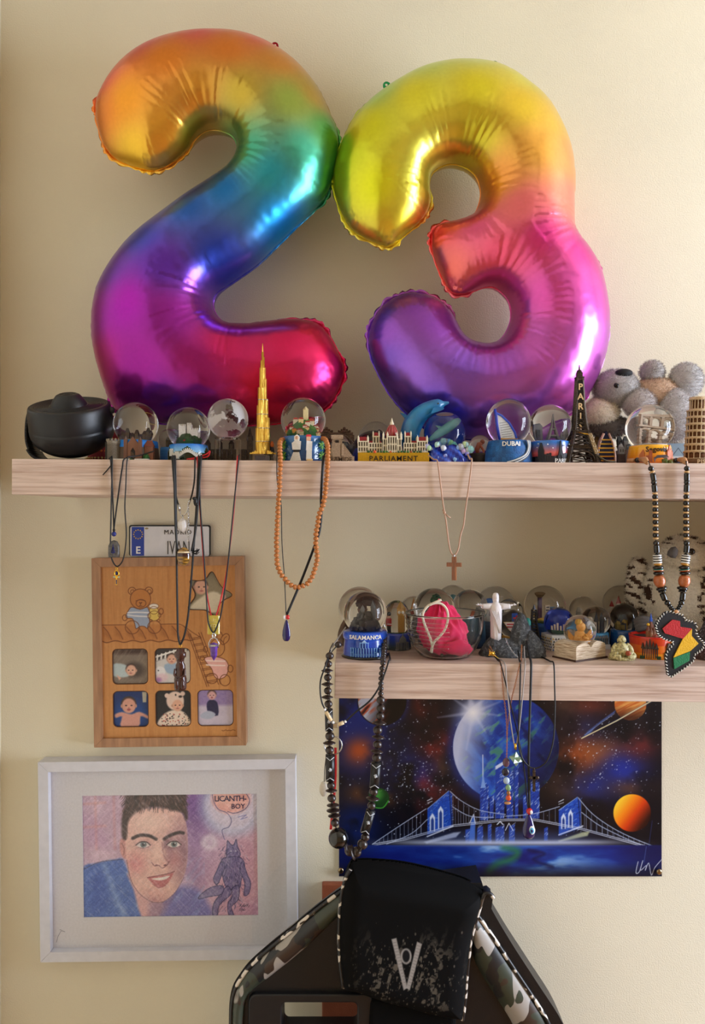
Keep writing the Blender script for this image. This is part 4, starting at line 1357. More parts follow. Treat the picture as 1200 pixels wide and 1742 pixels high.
# ---- iron lattice tower
it = Item('lattice_tower', 'tall dark bronze iron lattice tower model with PARIS down its side', 'model', U_SH, 986, -0.205)
H = it.z(621)
def leg_x(t):
    return float(np.interp(t, [0, .16, .28, .40, .6, .85, 1], [26, 18.5, 12.5, 9.0, 6.2, 4.6, 4.2]))
for sx in (-1, 1):
    for sy in (-1, 1):
        b = MB()
        pts = [(sx * leg_x(t), sy * leg_x(t) * .9, H * t) for t in np.linspace(0, .88, 16)]
        b.tube(pts, [float(np.interp(t, [0, .2, .45, .88], [5.2, 4, 3, 2.2])) for t in np.linspace(0, .88, 16)], 4, smooth=False)
        it.put('leg', b, M_bronze)
b = MB()
for face in range(4):
    A = Matrix.Rotation(face * PI / 2, 4, 'Z')
    for t0, t1, n in ((.0, .15, 3), (.19, .30, 3), (.34, .86, 12)):
        for k in range(n):
            a, c = t0 + (t1 - t0) * k / n, t0 + (t1 - t0) * (k + 1) / n
            b.tube([A @ Vector((-leg_x(a), -leg_x(a) * .9, H * a)), A @ Vector((leg_x(c), -leg_x(c) * .9, H * c))], .9, 4)
            b.tube([A @ Vector((leg_x(a), -leg_x(a) * .9, H * a)), A @ Vector((-leg_x(c), -leg_x(c) * .9, H * c))], .9, 4)
    b.tube([A @ Vector((leg_x(0) * .75 * math.cos(q), -leg_x(.05), H * .02 + H * .1 * math.sin(q))) for q in np.linspace(0, PI, 12)], 1.5, 4)
it.put('lattice_bracing', b, M_bronze)
for t, w in ((.165, 21), (.315, 14.5), (.855, 6.5)):
    b = MB(); b.box((0, 0, H * t), (w * 2, w * 1.8, 4)); b.box((0, 0, H * t + 3), (w * 2.15, w * 1.95, 1.6)); it.put('platform', b, M_bronze)
b = MB(); b.box((0, 0, H * .9), (9, 9, 8)); b.lathe([(5, H * .925), (4, H * .945), (1.5, H * .955), (.9, H), (0, H)], 10); it.put('top_cabin', b, M_bronze)
b = MB(); b.box((0, -6.0, H * .6), (8.4, 1.2, H * .46)); it.put('name_strip', b, mat('dark_strip', (30, 27, 26), rough=.4, metal=.4))
for k, ch in enumerate('PARIS'):
    letters(it, ch, 15, None, H * (.745 - .098 * k), mat('pale_gold_lettering', (226, 196, 150), rough=.35, metal=.3), 1.0, x0=0, y=-7.3, bold=.3)
# key fob hanging on it
it = Item('metal_fob', 'short pale gold metal link fob hanging off the lattice tower', 'key fob', U_SH, 1003, -0.225)
b = MB(); pts = catmull([(-18, 18, 56), (-8, 2, 51), (2, 0, 48), (6, 0, 36), (10, 0, 24)], 5); b.tube(pts[:10], 1.0, 5); it.put('ring', b, M_gold)
for k in range(4):
    b = MB(); b.box((0, 0, 0), (6.5, 2.5, 9), M=Matrix.Translation((2 + k * 3.0, -1, 47 - k * 8.6)) @ Matrix.Rotation(math.radians(-18), 4, 'Y')); b.tube([(2 + k * 3 + 2 * math.cos(a), -2.6, 47 - k * 8.6 + 2.6 * math.sin(a)) for a in np.linspace(0, 2 * PI, 9)[:-1]], .8, 4, closed=True); it.put('link', b, mat('old_silver', (190, 176, 150), rough=.35, metal=1.0))
b = MB()
for k in range(14):
    a = k / 13
    b.tube([(12 + 2 * a, -1 + 2 * math.sin(k), 14), (20 + 8 * a, -2 + 3 * math.sin(k * 2), 8 - 4 * a), (30 + 16 * a, 0, 2 + 2 * (k % 3) * .5)], .7, 4)
it.put('tassel', b, mat('olive_thread', (96, 88, 70), rough=.7))
# ---- koala plush
def fur(root, sc, blobs, n, ln, wd, seed, name='fur', m=None, droop=0.25, colf=None, var=.22):
    """short pile as single tapered blades standing on ellipsoids (x, y, z, rx, ry, rz, colour)"""
    rs = np.random.RandomState(seed)
    V, Fc, C = [], [], []
    tot = sum(q[3] * q[5] for q in blobs)
    for (x, y, z, rx, ry, rz, c) in blobs:
        k = int(n * rx * rz / tot)
        for _ in range(k):
            d = rs.normal(size=3); d /= np.linalg.norm(d)
            if d[1] > 0.45:
                continue
            p = np.array([x + d[0] * rx, y + d[1] * ry, z + d[2] * rz])
            inside = False
            for (x2, y2, z2, rx2, ry2, rz2, c2) in blobs:
                if (x2, y2, z2) != (x, y, z) and ((p[0] - x2) / rx2) ** 2 + ((p[1] - y2) / ry2) ** 2 + ((p[2] - z2) / rz2) ** 2 < .85:
                    inside = True; break
            if inside:
                continue
            nr = d / np.array([rx, ry, rz]); nr /= np.linalg.norm(nr)
            dirv = nr * .6 + rs.normal(size=3) * .42 + np.array([.15, 0, -droop]); dirv /= np.linalg.norm(dirv)
            tg_ = np.cross(nr, rs.normal(size=3)); tg_ /= np.linalg.norm(tg_) + 1e-9
            L_ = ln * rs.uniform(.6, 1.3)
            i = len(V)
            V += [tuple((p - tg_ * wd) * sc), tuple((p + tg_ * wd) * sc), tuple((p + dirv * L_) * sc)]
            Fc.append((i, i + 1, i + 2))
            cc = colf(p, c) if colf else c
            f = rs.uniform(1 - var, 1 + var * .8)
            C.append([min(255, q * f) for q in cc])
    me = bpy.data.meshes.new(name); me.from_pydata(V, [], Fc)
    at = me.color_attributes.new('Col', 'FLOAT_COLOR', 'CORNER')
    arr = np.ones((len(Fc), 3, 4), np.float32); arr[:, :, :3] = nlin(np.array(C))[:, None, :]
    at.data.foreach_set('color', arr.ravel())
    me.materials.append(m or M_fur)
    o = bpy.data.objects.new(name, me); COL.objects.link(o); o.parent = root; o['kind'] = 'stuff'
    return o
M_fur = mat('plush_fur', rough=0.9, attr=True, var=.05, vscale=300, spec=.15)
it = Item('koala_plush', 'grey and white koala plush lying on its back behind the orange globe', 'plush toy', U_SH, 1095, -0.09)
def B(px, py, y, rx, ry, rz, c): return (it.x(px), y, it.z(py), rx, ry, rz, c)
GR, CR, WH = (184, 180, 180), (238, 226, 210), (240, 236, 232)
parts_k = [('head', [B(1046, 662, -6, 38, 34, 32, GR)]), ('ear', [B(1022, 700, -4, 30, 24, 24, CR)]), ('ear', [B(1040, 726, 6, 36, 24, 20, (120, 112, 108))]), ('arm', [B(1078, 690, -26, 28, 20, 24, (190, 182, 182))]),
           ('belly', [B(1114, 676, 0, 42, 34, 34, (206, 178, 156))]), ('foot', [B(1109, 634, -2, 20, 20, 20, (176, 172, 172))]), ('foot', [B(1166, 648, -2, 28, 26, 30, (194, 192, 194))]),
           ('arm', [B(1138, 708, -24, 32, 24, 42, (198, 194, 196))]), ('body', [B(1150, 712, 4, 38, 34, 44, WH)])]
allb = [q for _, l in parts_k for q in l]
for nm, l in parts_k:
    b = MB()
    for q in l: b.ell(q[:3], (q[3] * .985, q[4] * .985, q[5] * .985), 20, 12, q[6])
    it.put(nm, b, M_fur)
fur(it.root, it.s, allb, 60000, 4.6, .36, 11, var=.2)
b = MB(); b.ell((it.x(1051), -30, it.z(640)), (15, 9, 7), 16, 8, M=None); it.put('nose', b, mat('black_felt', (16, 16, 18), rough=.75))
b = MB(); b.ell((it.x(1036), -38, it.z(662)), (4.5, 3, 4.5), 10, 6); it.put('eye', b, mat('black_button', (8, 8, 9), rough=.15))
# ---- small things between tower and orange globe
it = Item('sail_tower_model', 'small navy and gold ribbed sail tower model under the koala', 'model', U_SH, 1030, -0.125)
b = MB(); b.prism([(-14, 0), (14, 0), (14, 30), (8, 52), (0, 62), (-8, 52), (-14, 30)], -6, 6); it.put('core', b, mat('navy_enamel', (22, 26, 52), rough=.25))
b = MB()
for k in range(7): b.box((0, -6.5, 5 + k * 7), (27 - max(0, k - 4) * 6, 2, 2.2))
it.put('gold_ribs', b, M_gold)
b = MB(); b.tube([(15, -5, 0), (15, -5, 20), (11, -5, 42), (4, -5, 58)], 2.2, 6); b.tube([(-15, -5, 0), (-15, -5, 20), (-11, -5, 42), (-4, -5, 58)], 2.2, 6); it.put('frame', b, mat('ivory_red_enamel', (190, 150, 130), rough=.4, var=.5, vscale=900))
it = Item('ornate_clock', 'dark gold ornate little monument half hidden behind the navy sail tower', 'ornament', U_SH, 1017, -0.085)
b = MB(); b.box((0, 0, 18), (26, 18, 36)); b.box((0, 0, 40), (20, 14, 10), top=.7); b.cone((0, 0, 45), 9, 3, 12, 8); b.ell((0, 0, 60), 4, 10, 6)
for sx in (-10, 10): b.cone((sx, -6, 36), 3, .3, 14, 6)
it.put('case', b, ramp_mat('antique_gold', [(.35, (52, 38, 24)), (.7, (160, 126, 66))], scale=600, rough=.4, metal=.7, bump=.4))
snow_globe('snow_globe', 'clear snow globe half hidden between the koala and the orange globe', U_SH, 1071, -0.10, 745, 28, plain_base(24, 22, (70, 60, 54), (110, 96, 84)), in_boxes([(84, 90, 92), (120, 118, 112)], 12, 4))
it = Item('tower_house', 'tiny dark grey tower house with a curled finial in front of the koala', 'souvenir', U_SH, 1057, -0.2)
b = MB(); b.box((0, 0, 9), (12, 10, 18), (46, 30, 34)); b.box((0, 0, 24), (9, 8, 13), (120, 122, 130)); b.cone((0, 0, 30), 5, 1.5, 6, 8, (150, 152, 160))
for sx in (-2, 2): b.box((sx, -4.2, 24), (1.4, .8, 5), (30, 30, 34))
it.put('tower', b, M_resin)
b = MB(); b.tube(catmull([(-1, 0, 34), (-2.5, 0, 38), (0, 0, 41), (2, 0, 38.5)], 4), .9, 5); it.put('finial', b, mat('dark_metal', (50, 52, 60), rough=.3, metal=.8))
# ---- Segovia globe
def base_segovia(it, zt):
    def fn(x, y, z): return mixc((224, 110, 40), (246, 180, 30), z / zt + .1)
    it.put('base', drum(39, 33.5, zt, (0, 0, 0), fn=fn, seg=40, rings=8), M_gloss)
    b = MB()
    for poly, c in (([(-30, 0), (-22, 0), (-22, zt * .6), (-24, zt * .75), (-30, zt * .5)], (196, 110, 60)), ([(-20, 0), (-10, 0), (-10, zt * .66), (-15, zt * .74), (-15, zt * .45), (-20, zt * .42)], (176, 96, 66))):
        relief(b, poly, 37, 0, 1.6, c)
    it.put('ruin_relief', b, M_resin)
    b = MB(); relief(b, [(-6, 0), (18, 0), (18, zt * .34), (12, zt * .46), (-2, zt * .42), (-8, zt * .3)], 37, 0, 1.8, (120, 90, 80)); relief(b, [(-8, zt * .28), (-2, zt * .44), (12, zt * .46), (18, zt * .34)], 37, 0, 2.6, (80, 74, 76)); it.put('roof_relief', b, M_resin)
    b = MB()
    for x, h in ((17, .6), (20.5, .86), (24, .66), (28, .56)):
        relief(b, [(x - 1.6, 0), (x + 1.6, 0), (x + 1.6, zt * h), (x, zt * (h + .14)), (x - 1.6, zt * h)], 37, 0, 2.0, (206, 120, 86))
    it.put('castle_relief', b, M_resin)
    b = MB()
    for k, x in enumerate((8, 13, 18, 32)): bush(b, wrap([(x, -1, 3)], 37)[0], 5, (92, 100, 40), k, 2)
    it.put('shrub_relief', b, M_resin)
    letters(it, 'Segovia', 12, 36.0, zt - 11.5, mat('black_script', (26, 20, 16), rough=.5), 1.2, x0=-2, bold=.1)
def in_aqueduct(b, r, zf):
    b.lathe([(0, 0), (r * 1.0, 0), (r * .8, 3), (0, 4)], 20, (0, 0, zf), (220, 222, 226))
    C = (182, 160, 138)
    M_ = Matrix.Translation((0, 0, zf + 3)) @ Matrix.Rotation(math.radians(6), 4, 'Y') @ Matrix.Rotation(math.radians(12), 4, 'Z')
    xs = [-r * .62, -r * .12, r * .4, r * .85]
    def arc(x0, x1, zb, zt_):
        xm = (x0 + x1) / 2; rr = (x1 - x0) / 2
        b.tube([(xm + rr * math.cos(a), 0, zb + rr * math.sin(a) * .9) for a in np.linspace(0, PI, 9)], r * .07, 5, C, M=M_)
    for x in xs:
        b.box((x, 0, r * .42), (r * .15, r * .2, r * .84), C, top=.8, M=M_)
        b.box((x, 0, r * 1.22), (r * .12, r * .16, r * .4), C, M=M_)
        for k in range(4):
            b.box((x, 0, r * (.1 + .2 * k)), (r * .2, r * .24, r * .04), (160, 136, 116), M=M_)
    for a, c in zip(xs, xs[1:]):
        arc(a, c, r * .66, 0); arc(a, c, r * 1.18, 0)
    b.box((r * .1, 0, r * .98), (r * 1.75, r * .24, r * .08), C, M=M_); b.box((r * .1, 0, r * 1.48), (r * 1.6, r * .22, r * .1), C, M=M_)
snow_globe('snow_globe', 'snow globe with a stone aqueduct on an orange base reading Segovia', U_SH, 1106, -0.2, 728, 40, base_segovia, in_aqueduct)
# ---- ship card, leaning tower
it = Item('ship_card', 'small upright card showing a blue and red ship beside the leaning tower', 'card', U_SH, 1158, -0.10, rot=0.0)
cv = Canvas(0, 0, 52, 44, 2.0); cv.fill((150, 172, 190))
cv.poly([(4, 26), (52, 26), (52, 42), (6, 42)], (28, 44, 92)); cv.line([(4, 28), (52, 28)], 1.6, (190, 40, 50)); cv.poly([(12, 22), (48, 22), (48, 26), (12, 26)], (220, 222, 226)); cv.poly([(36, 14), (44, 14), (43, 22), (37, 22)], (190, 40, 50)); cv.poly([(36, 14), (44, 14), (44, 17), (36, 17)], (30, 30, 40)); cv.line([(10, 24), (22, 8)], .6, (40, 40, 50)); cv.line([(22, 8), (34, 24)], .6, (40, 40, 50))
cv.blend((cv.Y > 40).astype(float), (40, 70, 120))
s_ = it.s
cv.mesh('printed_face', lambda X, Y: ((X - 26) * s_, np.full_like(X, -1.2 * s_), (44 - Y) * s_), M_photo, it.root)
b = MB(); b.box((0, 0.2, 22), (52, 2, 44)); it.put('card_board', b, mat('white_card', (220, 220, 220), rough=.8))
it = Item('leaning_tower', 'cream leaning round tower model with arcaded tiers beside the ship card', 'model', U_SH, 1186, -0.2)
ston = mat('cream_tower_resin', (214, 190, 154), rough=.6, var=.2, vscale=700, bump=.4, bscale=1200)
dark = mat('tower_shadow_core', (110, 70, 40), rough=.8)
b = MB(); b.lathe([(0, 0), (27, 0), (27, 9), (25, 10), (0, 10)], 32); it.put('plinth', b, mat('brown_tower_plinth', (112, 82, 54), rough=.7, var=.3, vscale=500))
letters(it, 'PISA', 9.5, 27.2, 1.6, ston, 1.6, bold=.3, x0=-1, spacing=1.15)
tiers = [(10, 25, 21.5)] + [(25 + 13 * k, 38 + 13 * k, 20.5 - .35 * k) for k in range(6)] + [(104, 125, 15.5)]
tot = it.z(679)
kz = (tot - 10) / 115.0
lean = math.radians(2.2)
for j, (z0, z1, r) in enumerate(tiers):
    z0, z1 = 10 + (z0 - 10) * kz, 10 + (z1 - 10) * kz
    M_ = Matrix.Rotation(lean, 4, 'Y')
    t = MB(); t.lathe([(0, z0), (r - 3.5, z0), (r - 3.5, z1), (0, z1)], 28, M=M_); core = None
    b = MB(); b.lathe([(r - 3, z1 - 2.2), (r + .8, z1 - 2.2), (r + 1.2, z1 - 1), (r + .8, z1), (0, z1)], 32, M=M_); b.lathe([(0, z0), (r + .3, z0), (r + .3, z0 + 1.2), (r - 3, z0 + 1.2)], 32, M=M_)
    n = 18 if j else 14
    for k in range(n):
        a = 2 * PI * k / n
        b.lathe([(.95, z0 + 1), (.8, z1 - 3.6), (1.3, z1 - 3)], 6, ((r - .9) * math.cos(a), (r - .9) * math.sin(a), 0), M=M_)
        a2 = a + PI / n; wd = (r - .9) * PI / n
        b.tube([((r - .9) * math.cos(a + (a2 - a) * (1 - math.cos(q))), (r - .9) * math.sin(a + (a2 - a) * (1 - math.cos(q))), z1 - 4.6 + 2.6 * math.sin(q)) for q in np.linspace(0, PI, 6)], .8, 4, M=M_)
    o = it.put('arcade_tier', b, ston)
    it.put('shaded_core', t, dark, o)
b = MB(); b.lathe([(0, tot - 1), (14.5, tot - 1), (16, tot), (15.5, tot + 2.5), (0, tot + 2)], 28, M=Matrix.Rotation(lean, 4, 'Y')); it.put('crown', b, ston)
# ------------------------------------------------------------------ lower shelf
def base_salamanca(it, zt):
    def fn(x, y, z): return mixc((18, 52, 150), (34, 92, 214), .5 + .5 * mnoise.noise(Vector((x, y, z)) * .06))
    it.put('base', drum(38, 34, zt, (0, 0, 0), fn=fn, seg=44, rings=8, foot=(20, 18, 20)), M_gloss)
    b = MB(); b.lathe([(33, zt - 13), (37.4, zt - 12), (38, zt - 6), (37, zt - 1), (34, zt)], 44, col=(34, 88, 210)); it.put('name_band', b, M_gloss)
    letters(it, 'SALAMANCA', 9.6, 38.6, zt - 9.8, MATS['white_lettering'], 1.3, bold=.15, spacing=1.04)
    b = MB(); LB = (120, 172, 236)
    for k in range(11):
        relief_box(b, -25 + k * 4.4, 12, 1.2, 15, 38, 1.5, LB)
    for z in (5, 11.5, 18.5): relief_box(b, -3, z, 46, 1.4, 38, 1.7, LB)
    for k in range(10): relief_box(b, -23 + k * 4.4, 8.2, 2.0, 3.4, 38, 1.2, (60, 110, 200))
    for x in (-9, -4.5, 0, 4.5): relief_box(b, x, 24, 1.2, 10, 38, 1.5, LB)
    relief_box(b, -2, 28, 15, 1.4, 38, 1.7, LB)
    relief(b, [(-6, 29), (2, 29), (-2, 33)], 38, 0, 1.5, (170, 206, 244))
    for x in (26, 32): relief_box(b, x, 11, 1.2, 15, 38, 1.5, LB)
    for z in (5, 11, 18): relief_box(b, 29, z, 10, 1.3, 38, 1.6, LB)
    it.put('palace_relief', b, M_resin)
def in_cathedral(b, r, zf):
    D1, D2 = (66, 62, 60), (44, 40, 40)
    rs = random.Random(3)
    for k in range(150):
        a = rs.uniform(0, 2 * PI); t = rs.uniform(0, 1) ** 1.2; q = r * (1.0 - .75 * t) * math.sqrt(rs.uniform(.5, 1))
        b.box((q * math.cos(a), q * math.sin(a), zf + r * 1.0 * t + 2), (r * .14, r * .14, r * .18), rs.choice([D1, D2, (90, 86, 82), (54, 50, 46)]), top=.7, M=None)
    b.lathe([(0, 0), (r * .95, 0), (r * .6, r * .7), (r * .25, r * .95), (0, r)], 12, (0, 0, zf), D2, smooth=False)
    spire(b, r * .38, -2, zf + r * .55, r * .13, r * 1.15, (84, 82, 82), (70, 68, 68), 8, .35)
    b.lathe([(r * .1, 0), (r * .1, r * .2), (r * .12, r * .25), (r * .07, r * .38), (0, r * .5)], 10, (-r * .12, -2, zf + r * .95), (110, 108, 106))
snow_globe('snow_globe', 'snow globe with a dark cathedral on a bright blue base reading SALAMANCA', L_SH, 621.5, -0.2, 1043, 37.3, base_salamanca, in_cathedral)
snow_globe('snow_globe', 'flat topped clear snow globe directly behind the SALAMANCA globe', L_SH, 612, -0.10, 1034, 36, plain_base(32, 30, (70, 52, 44), (110, 84, 70)), in_boxes([(70, 46, 40), (96, 66, 52)], 21, 5))
# driftwood
it = Item('carved_horn', 'curved dark brown carved wooden horn at the left end of the lower shelf', 'ornament', L_SH, 590, -0.12)
b = MB(); pts = catmull([(4, -4, 4), (-8, -6, 14), (-6, -4, 32), (2, -2, 48), (8, 0, 58)], 6); b.tube(pts, [9 - .28 * i for i in range(len(pts))], 10)
b.tube([(0, 6, 0), (4, -4, 8)], 8, 8); it.put('horn', b, ramp_mat('dark_horn', [(.3, (52, 36, 28)), (.7, (110, 82, 64))], scale=90, rough=.6, bump=.4))
# London
def base_london(it, zt):
    def fn(x, y, z): return mixc((70, 84, 96), (52, 76, 190), (z / zt - .2) * 2)
    it.put('base', drum(25, 22, zt, (0, 0, 0), fn=fn, rings=8), M_gloss)
    b = MB(); G = (120, 124, 130)
    for k in range(7): relief_box(b, -1 + k * 3.4, 7, 1.3, 12, 25, 1.3, G)
    relief_box(b, 9, 13, 22, 1.4, 25, 1.6, G); relief_box(b, 9, 2, 24, 3, 25, 1.6, (150, 154, 160))
    relief(b, [(3, 14), (15, 14), (14.5, 19), (12, 23), (9.6, 25), (9.4, 29), (8.6, 29), (8.4, 25), (6, 23), (3.5, 19)], 25, 0, 2, (110, 116, 124))
    it.put('cathedral_relief', b, M_resin)
def in_london(b, r, zf):
    b.ell((0, 0, zf), (r * 1.1, r, 3), 12, 5, (70, 90, 50))
    x = -r * .62
    b.box((x, -2, zf + 8), (5, 4, 12), (24, 22, 24)); b.box((x, -2, zf + 18), (6.5, 5, 11), (190, 34, 34)); b.box((x, -4.6, zf + 15), (6.6, .8, 1.4), (230, 230, 226)); b.ell((x, -2, zf + 26), 2.4, 8, 6, (220, 170, 140)); b.ell((x, -2, zf + 30), (3, 3, 3.6), 8, 6, (22, 20, 22))
    x = r * .35
    b.box((x, 0, zf + 15), (8, 8, 30), (190, 142, 66)); b.box((x, 0, zf + 33), (10, 10, 9), (206, 160, 80)); b.cone((x, 0, zf + 37), 6, .2, 14, 4, (186, 140, 64))
    for sx in (-1, 1): b.ell((x + sx * 2.5, -5.4 if sx < 0 else -5.4, zf + 33), (2, .8, 2.4), 10, 6, (240, 236, 220))
snow_globe('snow_globe', 'oval snow globe with a red-coated guard and gold clock tower on a blue base', L_SH, 675, -0.135, 1052, 23, base_london, in_london, rz=31)
snow_globe('snow_globe', 'small clear snow globe with a slim red tower behind the clock tower globe', L_SH, 704, -0.06, 1036, 22, plain_base(19, 18, (96, 84, 66), (150, 130, 100)),
           lambda b, r, zf: (spire(b, 0, 0, zf, r * .22, r * 2.0, (170, 60, 40), (190, 130, 60), 8, .5), town(b, r * .7, zf, 5, [(170, 60, 44), (150, 120, 90)], [(120, 40, 34)], 5, .7)))
# tree globe
def in_tree(b, r, zf):
    rs = random.Random(1)
    for k in range(5):
        t = k / 5
        b.lathe([(0, 0), (r * (.72 - .6 * t), 0), (r * (.3 - .25 * t), r * .5), (0, r * .55)], 12, (r * .1, 0, zf + r * (.2 + 1.35 * t)), (24, 66, 36), smooth=False)
    for k in range(160):
        t = rs.uniform(0, 1); a = rs.uniform(0, 2 * PI); q = r * (.72 - .62 * t)
        bush(b, (r * .1 + q * math.cos(a), q * math.sin(a), zf + r * (.2 + 1.55 * t)), r * .1, rs.choice([(30, 84, 44), (22, 60, 34), (44, 100, 56)]), k)
snow_globe('snow_globe', 'large snow globe with a dark green fir tree behind the pink pouch', L_SH, 739, -0.115, 1037, 36.5, plain_base(33, 31, (40, 44, 60), (70, 80, 110)), in_tree)
snow_globe('snow_globe', 'clear snow globe with a small teal roof right of the fir tree globe', L_SH, 771, -0.055, 1022, 27, plain_base(24, 23, (80, 74, 66)),
           lambda b, r, zf: (b.cone((0, 0, zf), r * .3, r * .25, r * 1.1, 8, (210, 206, 196)), b.ell((0, 0, zf + r * 1.15), (r * .3, r * .3, r * .3), 10, 6, (60, 120, 130))))
# glass bowl with pouch
it = Item('glass_bowl', 'clear glass bowl with ridged sides holding the pink pouch', 'bowl', L_SH, 757, -0.195)
o1 = [(0, 0.2), (38, 0.2), (44, 3), (54, 16), (61, 32), (65, 50), (66.5, 72)]
i1 = [(67, 73.5), (65.5, 74), (64, 72), (62.5, 50), (58.5, 33), (51.5, 17.5), (42, 5.5), (36, 3.6), (0, 3.6)]
k_ = .99
b = MB(); b.lathe(o1 + i1, 64); it.put('bowl', b, mat('bowl_clear_glass', (250, 252, 252), rough=0.0, trans=1.0, ior=1.3))
for z, r in ((64, 66.3), (57, 65.8), (50, 65.2), (43, 63.6), (36, 62.2), (29, 60), (22, 57)):
    b = MB(); b.tube([(r * math.cos(a), r * math.sin(a), z) for a in np.linspace(PI * .62, PI * 1.5, 34)], .8, 6); it.put('ridge', b, MATS['bowl_clear_glass'])
b = MB(); b.tube([(66 * math.cos(a), 66 * math.sin(a), 73) for a in np.linspace(0, 2 * PI, 65)[:-1]], 1.7, 8, closed=True); it.put('rim', b, MATS['bowl_clear_glass'])
p = Item('cloth_pouch', 'bright pink drawstring cloth pouch slumped in the glass bowl', 'pouch', L_SH, 752, -0.197, lift=4)
b = MB(); q = MB(); q.ell((0, 0, 0), 1.0, 96, 60)
vs = []
for v in q.v:
    d = Vector(v)
    top = max(0, d.z)
    n1 = mnoise.noise(d * 1.7 + Vector((3, 1, 0))); n2 = mnoise.noise(d * 4.2 + Vector((0, 7, 2))); n3 = abs(mnoise.noise(Vector((math.atan2(d.y, d.x) * 2.2, d.z * 1.2, 4))))
    n4 = abs(mnoise.noise(Vector((math.atan2(d.y, d.x) * 1.6 + d.z * 1.5, d.z * .9, 9)))) ; n5 = abs(mnoise.noise(Vector((d.x * 3.1, d.y * 3.1, d.z * 2.2 + 5))))
    r = 1.06 + .13 * n1 + .05 * n2 - .34 * n3 * (.35 + top) - .22 * n4 - .12 * n5
    x = d.x * 44 * r * (1 - .25 * top); y = d.y * 34 * r * (1 - .2 * top); z = (d.z * (44 if d.z < 0 else 52) * r) + 38
    x += (d.z * -2 if d.z > 0 else 0) + 8 * max(0, -d.z)
    if z < 0.3: z = .3 + .01 * (z - .3)
    lim = 36 + max(0, z) * .52
    rr = math.hypot(x, y)
    if rr > lim * .93:
        x *= lim * .93 / rr; y *= lim * .93 / rr
    vs.append((x, y, z))
b.add(vs, q.f, None, True); p.put('pouch_body', b, mat('pink_cotton', (222, 34, 92), rough=.85, bump=.5, bscale=1400, var=.12, vscale=120, bdist=.0008, sheen=.2))
b = MB(); q = MB(); q.ell((0, 0, 0), 1.0, 24, 12)
b.add([(22 + v[0] * 24 * (1 + .3 * mnoise.noise(Vector(v) * 3)), -28 + v[1] * 9, 15 + v[2] * 13 * (1 + .4 * mnoise.noise(Vector(v) * 2.5 + Vector((5, 0, 0))))) for v in q.v], q.f, None, True); p.put('gathered_hem', b, MATS['pink_cotton'])
b = MB(); pts = catmull([(-20, -30, 8), (-20, -35, 22), (-26, -38, 40), (-34, -37, 60), (-35, -35, 74), (-25, -34, 87), (-8, -33, 90), (3, -34, 82), (6, -37, 68), (2, -39, 50), (-8, -39, 36), (-17, -37, 26), (-22, -34, 10)], 6); b.tube(pts, 2.0, 8)
pts = catmull([(-25, -35, 87), (-15, -36, 92), (-5, -36, 96)], 4); b.tube(pts, 2.0, 8); p.put('drawstring', b, mat('white_cotton_cord', (226, 214, 196), rough=.8, bump=.6, bscale=1500, bdist=.0006))
for x, y in ((-8, -24), (18, -18), (30, 8)):
    b = MB(); bush(b, (x, y, 5.5), 5.0, (90, 80, 84), int(x + 40)); sto = Item('pebble', {-8: 'flat grey pebble at the front under the pink pouch', 18: 'grey pebble on the bowl floor right of the drawstring', 30: 'grey pebble deepest inside the glass bowl'}[x], 'pebble', L_SH, 757 , -0.195); sto.put('stone', b, M_resin)
# globes behind the statue
def in_tower_tilt(b, r, zf):
    M_ = Matrix.Translation((r * .2, 0, zf)) @ Matrix.Rotation(math.radians(24), 4, 'Y')
    b.box((0, 0, r * .5), (r * .5, r * .5, r), (120, 116, 112), M=M_); b.box((0, 0, r * 1.25), (r * .34, r * .34, r * .7), (140, 134, 128), M=M_); b.box((-r * .28, -r * .2, r * .45), (r * .18, r * .3, r * .7), (170, 84, 50), M=M_); b.cone((0, 0, r * 1.6), r * .2, .1, r * .3, 4, (130, 124, 120), M=M_)
snow_globe('snow_globe', 'snow globe with a tilted grey and orange tower between pouch and white statue', L_SH, 800, -0.11, 1033, 30.5, plain_base(27, 25, (24, 46, 84), (40, 90, 110)), in_tower_tilt)
def in_bluedome(b, r, zf):
    b.box((-r * .3, 0, zf + r * .6), (r * .5, r * .5, r * 1.0), (226, 224, 220)); b.ell((-r * .3, 0, zf + r * 1.1), (r * .34, r * .34, r * .34), 12, 6, (48, 110, 190)); b.box((r * .3, 0, zf + r * .75), (r * .22, r * .22, r * 1.5), (214, 206, 192)); b.box((-r * .3, -r * .26, zf + r * .6), (r * .14, 1, r * .3), (50, 60, 80))
snow_globe('snow_globe', 'snow globe with a blue domed chapel right behind the white statue', L_SH, 843, -0.05, 1030, 33, plain_base(29, 27, (50, 60, 80), (80, 100, 130)), in_bluedome)
snow_globe('snow_globe', 'small dark topped snow globe behind the outstretched right arm of the statue', L_SH, 868, -0.085, 1041, 22.5, plain_base(20, 19, (50, 50, 56)), in_boxes([(86, 80, 70)], 31, 4))
def in_sign(b, r, zf):
    b.prism([(-r * .8, zf + r * 1.2), (r * .9, zf + r * 1.2), (r * .5, zf + r * .65), (r * .1, zf + r * .35), (-r * .35, zf + r * .6)], -4, -1, (238, 232, 224), sidecol=(236, 190, 40))
    for z in (1.05, .85):
        b.box((0, -4.4, zf + r * z), (r * 1.1, .6, r * .09), (190, 40, 50))
    b.box((r * .1, 1, zf + r * .9), (r * .4, 2, r * 1.8), (36, 90, 190)); b.box((r * .15, 1, zf + r * .4), (r * .12, 2, r * .8), (220, 190, 60))
    for k in range(5):
        a = 2 * PI * k / 5
        b.box((0, 0, 0), (r * .12, 1.5, r * .3), (206, 40, 50), M=Matrix.Translation((r * .2, -3, zf + r * 1.45)) @ Matrix.Rotation(a, 4, 'Y') @ Matrix.Translation((0, 0, r * .1)))
